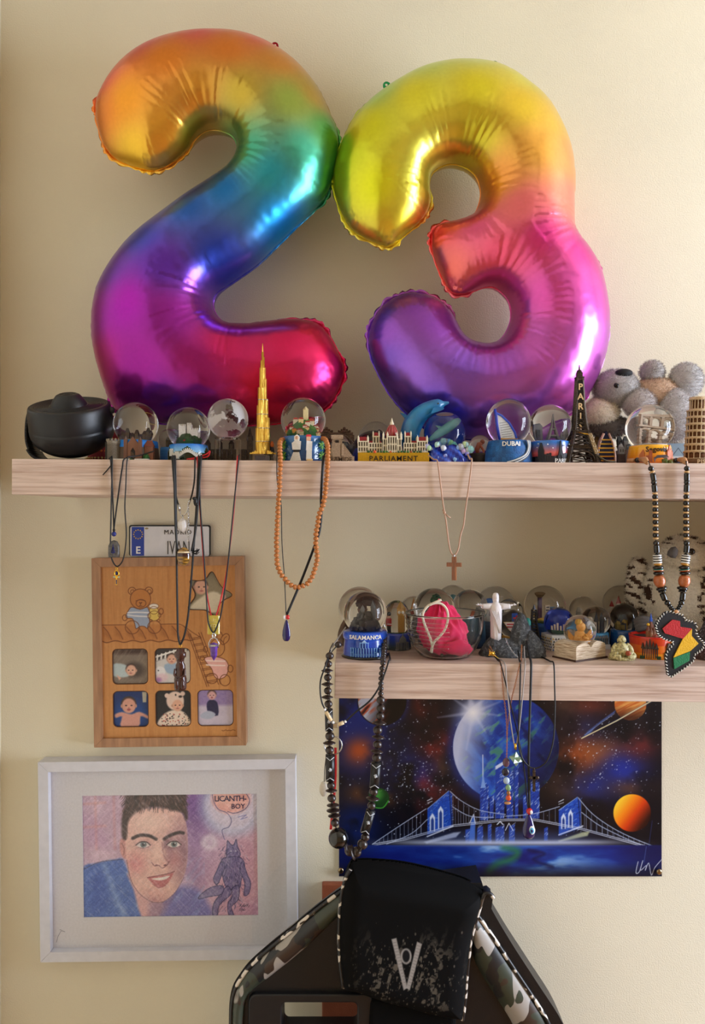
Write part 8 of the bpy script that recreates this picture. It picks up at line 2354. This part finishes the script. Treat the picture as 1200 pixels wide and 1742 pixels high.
# ---- space poster
h = Hang('space_poster', 'dark blue spray painted space poster with planets and a lit suspension bridge', 'poster', 852, 1490, -0.0035)
cv = Canvas(577, 1136, 1126, 1490, 1.25)
N1, N2, N3 = cv.noise(46, 31, 5), cv.noise(70, 32, 4), cv.noise(24, 33, 4)
cv.fill((9, 9, 20))
def neb(x, y, rx, ry, c, a): q = ((cv.X - x) / rx) ** 2 + ((cv.Y - y) / ry) ** 2; cv.blend(np.exp(-q) * a * np.clip((N1 - .22) * 3.4, 0, 1), c)
for a in ((600, 1230, 60, 90, (18, 34, 110), .9), (640, 1260, 60, 50, (20, 40, 120), .5), (612, 1278, 26, 24, (170, 74, 30), .95), (660, 1300, 30, 18, (60, 40, 30), .7), (700, 1318, 60, 32, (22, 44, 140), 1), (742, 1266, 28, 24, (160, 44, 34), 1), (722, 1205, 24, 40, (90, 30, 26), .9), (730, 1350, 38, 34, (140, 36, 24), .9), (760, 1310, 16, 26, (120, 80, 20), .7), (612, 1352, 26, 20, (110, 62, 20), .7), (665, 1360, 20, 14, (120, 74, 20), .6), (605, 1410, 40, 40, (16, 34, 100), .9),
          (985, 1280, 34, 44, (160, 70, 34), 1), (1020, 1280, 50, 26, (170, 92, 36), .9), (1000, 1200, 50, 20, (140, 60, 40), .7), (960, 1200, 26, 34, (80, 60, 50), .7), (970, 1335, 40, 26, (90, 60, 30), .7), (1060, 1310, 40, 36, (26, 46, 150), 1), (1005, 1335, 40, 24, (28, 44, 130), .9), (1090, 1265, 30, 24, (120, 40, 40), .8), (1075, 1340, 40, 16, (110, 66, 30), .6), (1000, 1240, 40, 26, (30, 40, 90), .7), (1100, 1215, 40, 40, (50, 44, 50), .6)): neb(*a)
rs = random.Random(12)
for k in range(950):
    x, y = rs.uniform(579, 1124), rs.uniform(1138, 1425)
    if rs.random() < .45: x, y = rs.gauss(720, 55), rs.gauss(1300, 55)
    elif rs.random() < .5: x, y = rs.gauss(1030, 50), rs.gauss(1275, 45)
    if not (579 < x < 1124 and 1138 < y < 1428): continue
    r = rs.choice([.35, .4, .5, .55, .8, 1.1]); cv.ell(x, y, r, r, (196, 206, 226), rs.uniform(.4, 1), .5)
# big planet
PX, PY, PR = 861, 1272, 90
q = np.sqrt((cv.X - PX) ** 2 + (cv.Y - PY) ** 2); pm = np.clip((PR - q) / 1.5 + .5, 0, 1)
cv.blend(np.exp(-((q - PR) / 12) ** 2) * .6 * (cv.X < 900), (34, 56, 150))
cv.blend(pm, (20, 48, 140)); w1 = cv.noise(26, 41, 5, ang=.9, sx=1.6, sy=.7); w2 = cv.noise(14, 42, 5, ang=-.7, sx=1.8, sy=.6)
cv.blend(pm * np.clip((w1 - .48) * 5, 0, 1) * .8, (40, 96, 206)); cv.blend(pm * np.clip((w2 - .55) * 6, 0, 1) * .7 * (cv.X > 820), (90, 150, 190)); cv.blend(pm * np.clip((w2 - .62) * 8, 0, 1) * .7, (60, 130, 90)); cv.blend(pm * np.clip((.36 - w1) * 7, 0, 1) * .8, (10, 20, 66))
cv.blend(pm * np.clip((PX - 20 - cv.X + (cv.Y - PY) * -.15) / 60, 0, 1) ** 1.2, (186, 194, 224)); cv.blend(pm * np.clip((cv.X - PX - 20 + (cv.Y - PY) * .5) / 70, 0, 1) * .75, (8, 12, 40))
# flare
for a, L_, w in ((.1, 46, 2), (1.0, 40, 4), (1.75, 64, 5), (2.5, 36, 3), (3.0, 60, 3), (3.75, 46, 3), (4.5, 60, 6), (5.3, 54, 6), (5.9, 50, 3)):
    e = (805 + L_ * math.cos(a), 1212 + L_ * math.sin(a)); n_ = (-math.sin(a) * w, math.cos(a) * w); cv.poly([(805 + n_[0], 1212 + n_[1]), e, (805 - n_[0], 1212 - n_[1])], (206, 212, 236), .55, 2.5)
cv.glow(805, 1212, 58, (190, 200, 234), .9, 1.6); cv.glow(805, 1212, 24, (246, 247, 252), 1, 1.0)
# small planets
cv.ell(650, 1192, 46, 46, (30, 50, 130), .5, 6); cv.ell(650, 1193, 42, 42, (12, 10, 16)); q = np.sqrt((cv.X - 650) ** 2 + (cv.Y - 1193) ** 2); m = np.clip((41 - q) / 1.2, 0, 1)
cv.blend(m * np.clip((664 - cv.X - (cv.Y - 1190) * .4) / 30, 0, 1), (168, 172, 190)); st = cv.noise(9, 51, 3, ang=-.75, sx=3, sy=.6); cv.blend(m * np.clip((st - .42) * 5, 0, 1) * np.clip((690 - cv.X) / 40, 0, 1), (166, 62, 30)); cv.blend(m * np.clip((st - .58) * 8, 0, 1) * np.clip((685 - cv.X) / 40, 0, 1), (60, 30, 30)); cv.blend(m * np.clip((cv.X - 655 + (cv.Y - 1193) * .3) / 16, 0, 1), (12, 10, 14))
cv.ell(645, 1358, 17.5, 17.5, (20, 60, 26)); cv.ell(641, 1352, 10, 9, (70, 150, 60), .8, 5); cv.line([(640, 1374), (652, 1374), (661, 1362)], 1.4, (80, 190, 60), .9, .8, 3); cv.line([(632, 1350), (650, 1345)], 1, (120, 190, 90), .5)
q = np.sqrt((cv.X - 1076) ** 2 + (cv.Y - 1383) ** 2); m = np.clip((32.5 - q) / 1.2, 0, 1); t = np.clip(((cv.X - 1076) + (cv.Y - 1383) * .75) / 70 + .5, 0, 1)
cols = np.stack([np.interp(t, [0, .3, .6, 1], [246, 240, 206, 40]), np.interp(t, [0, .3, .6, 1], [200, 134, 60, 10]), np.interp(t, [0, .3, .6, 1], [50, 24, 16, 8])], -1); cv.a += (cols - cv.a) * m[..., None]
q = np.sqrt((cv.X - 1073) ** 2 + (cv.Y - 1198) ** 2); m = np.clip((27.5 - q) / 1.2, 0, 1); st = cv.noise(5, 61, 3, ang=-.45, sx=6, sy=.5); cv.blend(m, (206, 110, 50)); cv.blend(m * np.clip((st - .45) * 4, 0, 1) * .8, (236, 180, 100)); cv.blend(m * np.clip((cv.Y - 1200) / 20, 0, 1) * .8, (50, 22, 18))
cv.poly([(990, 1256), (1000, 1244), (1026, 1224), (1048, 1208), (1046, 1213), (1014, 1236), (1004, 1249), (1058, 1220), (1110, 1190), (1112, 1192), (1050, 1227)], (70, 90, 150), .95, 1); cv.line([(990, 1256), (1050, 1226), (1111, 1191)], 1.8, (236, 226, 170), .95, .6); cv.line([(996, 1250), (1020, 1232), (1046, 1214)], .8, (150, 170, 210), .8, .4)
# city
def bld(x0, x1, y0, y1, seed=0):
    cv.poly([(x0, y1), (x0, y0 + 3), (x1, y0), (x1, y1)], (26, 60, 160), 1, .8); r_ = random.Random(seed + x0)
    for k in range(int((x1 - x0) * (y1 - y0) / 14)):
        x, y = r_.uniform(x0, x1), r_.uniform(y0, y1); cv.line([(x, y), (min(x1, x + 3), y - 3)], .9, r_.choice([(150, 176, 226), (220, 230, 246), (40, 90, 200), (12, 24, 80)]), .7, .5)
for b_ in ((843, 858, 1300, 1392), (862, 873, 1312, 1392), (817, 831, 1334, 1395), (903, 918, 1330, 1392), (876, 882, 1296, 1392), (890, 899, 1350, 1392), (833, 840, 1352, 1392)): bld(*b_)
cv.line([(821.5, 1284), (822, 1330)], 1.6, (190, 206, 236)); cv.poly([(818, 1340), (822, 1318), (827, 1340)], (120, 156, 220)); cv.poly([(843, 1303), (858, 1294), (858, 1300), (843, 1309)], (200, 214, 240))
for b_ in ((792, 806, 1408, 1434), (812, 822, 1405, 1434), (830, 836, 1400, 1434), (843, 858, 1404, 1434), (866, 876, 1402, 1434), (926, 932, 1406, 1430)): bld(*b_, seed=5)
cv.poly([(798, 1434), (801, 1398), (806, 1386), (809, 1398), (808, 1434)], (60, 110, 210), .9); cv.line([(799, 1400), (806, 1385), (809, 1400)], 1.2, (226, 234, 246)); cv.line([(846, 1402), (851, 1397), (856, 1402)], 1.6, (220, 230, 246)); cv.line([(860, 1412), (866, 1400), (873, 1412)], 1.3, (220, 230, 246))
def tower(x0, x1, yl, yt, y1, arches):
    cv.poly([(x0, y1), (x0, yl), (x1 - 5, yt), (x1, yt + 6), (x1 + 1, y1 - 14)], (24, 70, 180), 1, .8); r_ = random.Random(int(x0))
    for k in range(110):
        x = r_.uniform(x0, x1); y = r_.uniform(np.interp(x, [x0, x1], [yl, yt]), y1 - 6); cv.line([(x, y), (x + r_.uniform(1, 5), y - r_.uniform(0, 4))], .9, r_.choice([(90, 140, 220), (180, 204, 240), (18, 40, 120), (14, 26, 90)]), .6, .5)
    for ax, ay, w, hh in arches: cv.poly([(ax - w, ay + hh), (ax - w, ay + 4), (ax, ay - 3), (ax + w, ay + 4), (ax + w, ay + hh)], (210, 222, 244), .95, .8); cv.poly([(ax - w + 2, ay + hh), (ax - w + 2, ay + 9), (ax, ay + 4), (ax + w - 2, ay + 9), (ax + w - 2, ay + hh)], (20, 50, 130), .95, .8)
    cv.line([(x0, yl), (x1 - 5, yt)], 1.2, (150, 180, 230), .8); cv.line([(x1 - 4, yt), (x1, y1 - 14)], 1.4, (10, 14, 40), .9); cv.line([(x0, yl - 14), (x0 + 8, yl - 18)], 1.4, (210, 220, 236), .9); cv.line([(x0, yl - 10), (x0 + 8, yl - 13)], 1.2, (210, 220, 236), .8)
tower(727.5, 769, 1376, 1345, 1420, ((736, 1386, 4.5, 28), (750, 1374, 4.5, 36))); tower(951, 988, 1378, 1356, 1422, ((959, 1386, 4, 24), (971, 1380, 4, 28)))
CB = (170, 184, 216)
def cable(pts, deck, step=7):
    c = [(p.x, p.y) for p in catmull([(a, b_, 0) for a, b_ in pts], 8)]; cv.line(c, 1.3, CB, .9, .5)
    xs = [p[0] for p in c]; ys = [p[1] for p in c]; x = min(xs) + 5
    o = np.argsort(xs); xs = np.array(xs)[o]; ys = np.array(ys)[o]
    while x < max(xs) - 3:
        y0 = float(np.interp(x, xs, ys)); y1 = float(np.interp(x, deck[0], deck[1]))
        if y1 > y0 + 2: cv.line([(x, y0), (x, y1)], .8, CB, .6, .4)
        x += step
DK = ([634, 690, 772, 860, 911, 991, 1060, 1127], [1436, 1426, 1403, 1393, 1393, 1409, 1428, 1446])
cable([(634, 1436), (680, 1405), (725, 1376)], DK); cable([(658, 1436), (700, 1418), (727, 1394)], DK, 9); cable([(766, 1346), (785, 1362), (817, 1378), (860, 1385)], DK, 9); cable([(770, 1372), (800, 1388), (840, 1390)], DK, 9); cable([(860, 1388), (908, 1384), (952, 1372)], DK, 10); cable([(984, 1357), (1008, 1384), (1042, 1408), (1078, 1426), (1127, 1445)], DK, 9); cable([(990, 1382), (1020, 1404), (1060, 1424), (1090, 1437)], DK, 10)
for d in (0, 2.6): cv.line(list(zip(DK[0], [y + d for y in DK[1]])), 1.2, (200, 210, 232), .9, .5)
cv.poly([(722, 1432), (772, 1416), (784, 1415), (776, 1424), (726, 1435)], (206, 214, 230), .8, 1.5); cv.poly([(950, 1430), (990, 1416), (1004, 1414), (1000, 1422), (952, 1432)], (200, 206, 150), .8, 1.5); cv.line([(727, 1423), (771, 1405)], 2.2, (220, 226, 240), .9); cv.line([(951, 1420), (992, 1405)], 2, (220, 226, 240), .9)
# water
wm = np.clip((cv.Y - 1437) / 1.5, 0, 1); cv.blend(wm, (14, 26, 110)); ww = cv.noise(40, 71, 4, sx=1.6, sy=.5); xw = np.exp(-((cv.X - 880) / 110) ** 2)
cv.blend(wm * np.clip((ww - .3) * 2.4, 0, 1) * (.25 + .75 * xw), (40, 110, 210)); cv.blend(wm * np.clip((ww - .58) * 5, 0, 1) * xw, (170, 200, 230)); cv.line([(858, 1440), (880, 1448), (872, 1460), (846, 1470), (832, 1482)], 12, (40, 120, 70), .75, 5, 6); cv.line([(900, 1446), (926, 1452), (908, 1462), (940, 1474)], 4, (10, 14, 60), .8, 3, 6); cv.blend(np.clip((cv.Y - 1466) / 24, 0, 1) * .9, (8, 8, 14)); cv.blend(wm * np.clip((660 - cv.X) / 60, 0, 1) * .5, (10, 12, 40)); cv.blend(wm * np.clip((cv.X - 1040) / 60, 0, 1) * .6, (14, 14, 50))
gl = np.exp(-((cv.Y - 1433) / 5) ** 2) * np.exp(-((cv.X - 860) / 190) ** 4); cv.blend(gl * .9, (206, 214, 236)); cv.blend(np.exp(-((cv.Y - 1424) / 12) ** 2) * np.exp(-((cv.X - 860) / 150) ** 4) * .35, (90, 120, 200))
cv.line([(1086, 1466), (1082, 1484), (1088, 1482), (1094, 1464), (1090, 1480), (1100, 1472), (1098, 1480), (1104, 1468), (1108, 1488), (1114, 1476), (1126, 1462)], 1.1, (206, 212, 226), .9, .5, 4); cv.line([(1100, 1440), (1096, 1466)], .9, (90, 110, 170), .7); cv.line([(1110, 1396), (1104, 1440)], .8, (60, 80, 160), .6)
cv.mesh('printed_sheet', lambda X, Y: ((X - h.px) * h.s, (-0.6 - 2.2 * np.clip((Y - 1462) / 28, 0, 1) ** 2 * (.4 + .6 * np.abs(np.sin((X - 600) / 88))) - .6 * np.sin(X / 60)) * h.s, (h.bp - Y) * h.s), mat('satin_poster', rough=.3, attr=True, var=.03, vscale=900), h.root)
for k, (px_, py_, lab) in enumerate(((580, 1481, 'round brass thumbtack at the lower left corner of the poster'), (1122, 1483, 'round brass thumbtack at the lower right corner of the poster'))):
    t = Hang('thumbtack', lab, 'thumbtack', px_, py_, -0.008, 'thumbtacks holding the poster')
    b = MB(); b.ell((0, 0, 0), (5, 2.6, 5), 16, 8); b.tube([(0, 0, 0), (0, 8, 0)], .8, 6); t.put('tack', b, mat('old_brass', (150, 132, 104), rough=.25, metal=1.0))
# ---- reddish folder behind the chair
h = Hang('leather_folder', 'brick red leather folder on the wall behind the chair', 'folder', 600, 1745, -0.014)
b = MB(); b.box((-2, 8, 120), (100, 12, 240)); o = h.put('cover', b, mat('brick_red_leather', (150, 82, 54), rough=.5, bump=.4, bscale=600, var=.12, vscale=60)); bv = o.modifiers.new('edge', 'BEVEL'); bv.width = .002; bv.segments = 2
b = MB(); b.tube([(-48, 1.6, 10), (44, 1.6, 10)], .5, 4); h.put('stitching', b, mat('pale_stitch', (206, 150, 110), rough=.7))
# ------------------------------------------------------------------ gaming chair
YC = -0.150
h = Hang('gaming_chair', 'black gaming chair with camouflage bolsters and a printed headrest pillow', 'chair', 700, 1742, YC)
h.root.location.z = 0.0
h.bp = CY + ZC / h.s            # local z = 0 is the floor
M_lea = mat('black_soft_leather', (15, 15, 18), rough=.45, bump=.35, bscale=500, bdist=.0006)
M_fab = mat('black_suede_fabric', (10, 10, 11), rough=.9, bump=.25, bscale=1200, bdist=.0004, spec=.12)
M_camo = None
def camo_mat():
    m = bpy.data.materials.new('camouflage_leather'); m.use_nodes = True
    nt = m.node_tree; L = nt.links.new; b = nt.nodes['Principled BSDF']; b.inputs['Roughness'].default_value = .42
    tc = nt.nodes.new('ShaderNodeTexCoord'); mp = nt.nodes.new('ShaderNodeMapping'); mp.inputs['Scale'].default_value = (1.0, 1.0, 0.62); mp.inputs['Rotation'].default_value = (0, .5, 0)
    L(tc.outputs['Object'], mp.inputs['Vector'])
    prev = None
    for k, (sc, th, c, off) in enumerate(((19, .50, (54, 60, 48), 0.0), (23, .56, (58, 44, 36), 3.1), (21, .585, (158, 152, 146), 5.2))):
        n = nt.nodes.new('ShaderNodeTexNoise'); n.inputs['Scale'].default_value = sc; n.inputs['Detail'].default_value = 1.6; n.inputs['Distortion'].default_value = .6
        ad = nt.nodes.new('ShaderNodeVectorMath'); ad.operation = 'ADD'; ad.inputs[1].default_value = (off, off * .7, off * .3); L(mp.outputs['Vector'], ad.inputs[0]); L(ad.outputs['Vector'], n.inputs['Vector'])
        r = nt.nodes.new('ShaderNodeMapRange'); r.inputs['From Min'].default_value = th; r.inputs['From Max'].default_value = th + .006; L(n.outputs['Fac'], r.inputs['Value'])
        mx = nt.nodes.new('ShaderNodeMix'); mx.data_type = 'RGBA'; L(r.outputs['Result'], mx.inputs['Factor'])
        if prev is None: mx.inputs['A'].default_value = (*lin((30, 30, 32)), 1)
        else: L(prev, mx.inputs['A'])
        mx.inputs['B'].default_value = (*lin(c), 1); prev = mx.outputs['Result']
    L(prev, b.inputs['Base Color'])
    return m
M_camo = camo_mat()
def solid(name, outer, holes, y0, y1, m, bev=.004, seg=3, parent=None, taper=False):
    bm = bmesh.new(); es = []
    for loop in [outer] + holes:
        vs = [bm.verts.new(Vector((x - h.px, y0, h.bp - y)) * h.s) for x, y in loop]
        es += [bm.edges.new((vs[i], vs[(i + 1) % len(vs)])) for i in range(len(vs))]
    bmesh.ops.triangle_fill(bm, edges=es, use_beauty=True)
    r = bmesh.ops.extrude_face_region(bm, geom=list(bm.faces))
    bmesh.ops.translate(bm, verts=[g for g in r['geom'] if isinstance(g, bmesh.types.BMVert)], vec=(0, (y1 - y0) * h.s, 0))
    if taper:
        for g in r['geom']:
            if isinstance(g, bmesh.types.BMVert) and g.co.x < -170 * h.s and not (470 < g.co.x / h.s + h.px < 620 and 1690 < h.bp - g.co.z / h.s < 1790):
                g.co.x += 46 * h.s; g.co.z -= 46 * h.s
            elif isinstance(g, bmesh.types.BMVert) and g.co.x < -95 * h.s and h.bp - g.co.z / h.s < 1680:
                g.co.x += 46 * h.s; g.co.z -= 46 * h.s
    bmesh.ops.recalc_face_normals(bm, faces=list(bm.faces))
    bmesh.ops.dissolve_limit(bm, angle_limit=.01, verts=list(bm.verts), edges=list(bm.edges))
    me = bpy.data.meshes.new(name); bm.to_mesh(me); bm.free(); me.materials.append(m)
    o = bpy.data.objects.new(name, me); COL.objects.link(o); o.parent = parent or h.root
    if bev:
        q = o.modifiers.new('edge', 'BEVEL'); q.width = bev; q.segments = seg; q.limit_method = 'ANGLE'; q.angle_limit = .9
    return o
def sm(l, n=5): return [(p.x, p.y) for p in catmull([(a, b_, 0) for a, b_ in l], n, False)]
Lout = sm([(600, 1500), (579, 1509), (540, 1537), (500, 1570), (437, 1621), (410, 1652), (394, 1684), (390, 1742), (394, 1850), (410, 1980), (440, 2120)])
Rout = sm([(820, 1500), (834, 1540), (870, 1602), (910, 1664), (959, 1742), (985, 1820), (990, 1900), (975, 1990), (950, 2120)])
hole_l = rrect(479, 1697, 609, 1770, 9)
solid('backrest_shell', Lout + [(440, 2140), (950, 2140)] + Rout[::-1], [hole_l], -4, 62, M_lea, .008, 4, taper=True)
# camouflage bolsters lying on the shell
Lin = sm([(586, 1546), (572, 1560), (520, 1610), (462, 1657), (432, 1680), (420, 1697), (416, 1742), (422, 1850), (440, 1990), (470, 2120)])
def strip(name, A, B, y, bulge, m, n=60, rows=9, th=16):
    def at(l, t):
        t *= len(l) - 1; i = min(int(t), len(l) - 2); f = t - i; return (l[i][0] + (l[i + 1][0] - l[i][0]) * f, l[i][1] + (l[i + 1][1] - l[i][1]) * f)
    vs, fs = [], []
    for i in range(n + 1):
        a, c = at(A, i / n), at(B, i / n)
        for k in range(rows):
            t = k / (rows - 1); vs.append((a[0] + (c[0] - a[0]) * t - h.px, y - bulge * math.sin(PI * t) ** .7, h.bp - (a[1] + (c[1] - a[1]) * t)))
        for k in range(rows - 1, -1, -1):
            t = k / (rows - 1); vs.append((a[0] + (c[0] - a[0]) * t - h.px, y + th, h.bp - (a[1] + (c[1] - a[1]) * t)))
    R2 = 2 * rows
    for i in range(n):
        for k in range(R2):
            k2 = (k + 1) % R2; fs.append((i * R2 + k, (i + 1) * R2 + k, (i + 1) * R2 + k2, i * R2 + k2))
    fs.append(tuple(range(R2))[::-1]); fs.append(tuple(n * R2 + k for k in range(R2)))
    b = MB(); b.add(vs, fs, None, True)
    bm_o = h.put(name, b, m)
    return bm_o
Lc = sm([(596, 1506), (579, 1514), (540, 1543), (500, 1576), (440, 1626), (415, 1655), (399, 1687), (395, 1742), (399, 1850), (416, 1980), (446, 2110)])
strip('camouflage_bolster', Lc, Lin, -4, 15, M_camo)
Rc0 = sm([(806, 1545), (836, 1587), (875, 1646), (910, 1699), (934, 1742), (956, 1820), (960, 1900), (945, 1990), (920, 2120)]); Rc1 = sm([(800, 1570), (806, 1629), (840, 1688), (873, 1742), (890, 1800), (902, 1900), (890, 1990), (870, 2120)])
strip('camouflage_bolster', Rc1, Rc0, -4, 12, M_camo)
M_pipe = None
def pipe_mat():
    m = ramp_mat('camouflage_piping', [(.0, (24, 24, 26)), (.50, (70, 60, 50)), (.53, (214, 206, 196)), (.66, (30, 30, 32))], scale=48, rough=.4, detail=1.0, const=True)
    return m
M_pipe = pipe_mat()
def piping(pts, y, r=3.4):
    b = MB(); b.tube([(a - h.px, y, h.bp - c) for a, c in pts], r, 8); h.put('piping', b, M_pipe)
piping(Lc[:46], -8); piping(Rc0[:34], -8)
# plastic bezels round the belt openings
solid('opening_bezel', rrect(424, 1684, 634, 1800, 14), [rrect(480, 1698, 608, 1769, 8)], -13, 0, M_black, .003, 3)
# headrest pillow with a splatter print
flap = sm([(596, 1468), (602, 1464), (640, 1464), (700, 1471), (784, 1493), (815, 1507), (820, 1512)], 6) + sm([(820, 1512), (809, 1546), (799, 1582), (792, 1636), (788, 1685), (784, 1718)], 6)[1:] + sm([(784, 1718), (745, 1712), (690, 1698), (647, 1686), (610, 1673), (585, 1666)], 6)[1:] + sm([(585, 1666), (579, 1615), (578, 1562), (582, 1510), (590, 1480), (596, 1468)], 6)[1:-1]
cv = Canvas(572, 1458, 826, 1724, 1.25)
cv.fill((10, 10, 11)); sp = cv.noise(9, 81, 4, ang=.25, sx=.8, sy=2.4); sp2 = cv.noise(5, 82, 3)
env = np.exp(-(((cv.X - 690) / 85) ** 4)) * np.clip((cv.Y - 1545) / 60, 0, 1) * np.clip((1712 + (cv.X - 784) * .2 - cv.Y) / 20, 0, 1)
cv.blend(np.clip((sp - .56) * 14, 0, 1) * env * np.clip((sp2 - .36) * 6, 0, 1), (88, 82, 74))
rs = random.Random(44)
for k in range(260):
    x, y = rs.gauss(690, 55), rs.gauss(1640, 40)
    if 585 < x < 785 and 1545 < y < 1705: r = rs.choice([.5, .7, 1.0, 1.6]); cv.ell(x, y, r * .8, r * 1.5, (92, 86, 78), .9, .5)
# plain stitched stand-in badge: two tapering bars in a V under an oval
GE = (150, 146, 144)
cv.poly([(664, 1572), (672, 1570), (690, 1652), (684, 1656)], GE, 1, 1); cv.poly([(706, 1576), (714, 1580), (694, 1656), (688, 1652)], GE, 1, 1)
cv.ell(688, 1600, 9, 13, GE, 1, 1); cv.ell(688, 1600, 6, 10, (22, 22, 24), 1, 1)
for k in range(14): cv.line([(666 + k * 1.4, 1578 + k * 5), (672 + k * 1.3, 1577 + k * 5)], .7, (100, 96, 96), .8, .4); cv.line([(706 - k * 1.1, 1582 + k * 5), (712 - k * 1.3, 1584 + k * 5)], .7, (100, 96, 96), .8, .4)
msk = cv.polymask(flap, .01) > .5
dist = cv._segd(cv.X, cv.Y, flap, True)
prof = np.sqrt(np.clip(1 - (1 - np.clip(dist / 34, 0, 1)) ** 2, 0, 1))
roll = np.clip((1500 + (cv.X - 596) * .18 - cv.Y) / 40, 0, 1)
hp = cv.mesh('headrest_pillow', lambda X, Y: ((X - h.px) * h.s, (-20 - 26 * prof + 26 * roll ** 2) * h.s, (h.bp - Y) * h.s), mat('printed_suede', rough=.8, attr=True, var=.1, vscale=900, spec=.12), h.root, msk)
b = MB(); nf = len(flap)
def fy(x, y): return -20 + 26 * max(0.0, min(1.0, (1500 + (x - 596) * .18 - y) / 40)) ** 2
b.add([(x - h.px, fy(x, y), h.bp - y) for x, y in flap] + [(x - h.px, 9, h.bp - y) for x, y in flap], [(i, (i + 1) % nf, nf + (i + 1) % nf, nf + i) for i in range(nf)] + [tuple(range(nf, 2 * nf))], None, False)
h.put('pillow_back', b, M_fab, hp)
b = MB(); b.prism([(x - h.px, h.bp - y) for x, y in ((819, 1511), (829, 1509), (836, 1515), (833, 1538), (812, 1550), (806, 1560))], -18, 6); o = h.put('pillow_end', b, M_lea, hp); q = o.modifiers.new('edge', 'BEVEL'); q.width = .003; q.segments = 3
i0 = 36
def pp(pts, y, r=3.4, par=None):
    b = MB(); b.tube([(a - h.px, yy, h.bp - c) for (a, c), yy in zip(pts, y if hasattr(y, '__len__') else [y] * len(pts))], r, 8); h.put('piping', b, M_pipe, hp)
pp(sm([(836, 1516), (830, 1509), (820, 1510), (812, 1535), (804, 1562), (798, 1586), (792, 1636), (788, 1685), (784, 1720)]), -23)
pp(sm([(597, 1468), (590, 1481), (582, 1511), (578, 1562), (579, 1615), (585, 1666)]), -23)
# centre panel, seat, column and star base (below the picture)
solid('centre_cushion', [(628, 1690), (772, 1690), (800, 2100), (600, 2100)], [], -16, 2, M_fab, .008, 4)
zs = .47 / h.s
b = MB(); b.box((-10, -190, zs), (560, 480, 90)); o = h.put('seat', b, M_lea); q = o.modifiers.new('edge', 'BEVEL'); q.width = .03; q.segments = 4
b = MB(); b.lathe([(0, 100), (35, 100), (35, 260), (25, 260), (25, 440), (0, 440)], 20, (-10, -150, 0)); h.put('gas_column', b, M_black)
for k in range(5):
    a = 2 * PI * k / 5 + .3; ca, sa = math.cos(a), math.sin(a) * .55
    b = MB(); b.tube([(-10, -150, 120), (-10 + 160 * ca, -150 + 160 * sa, 105), (-10 + 300 * ca, -150 + 240 * sa, 75)], [34, 26, 20], 8); lg = h.put('base_arm', b, M_black)
    b = MB(); b.lathe([(0, -14), (30, -14), (34, -8), (34, 8), (30, 14), (0, 14)], 16, M=Matrix.Translation((-10 + 300 * ca, -150 + 240 * sa, 35)) @ Matrix.Rotation(PI / 2, 4, 'Y')); h.put('castor', b, M_black, lg)
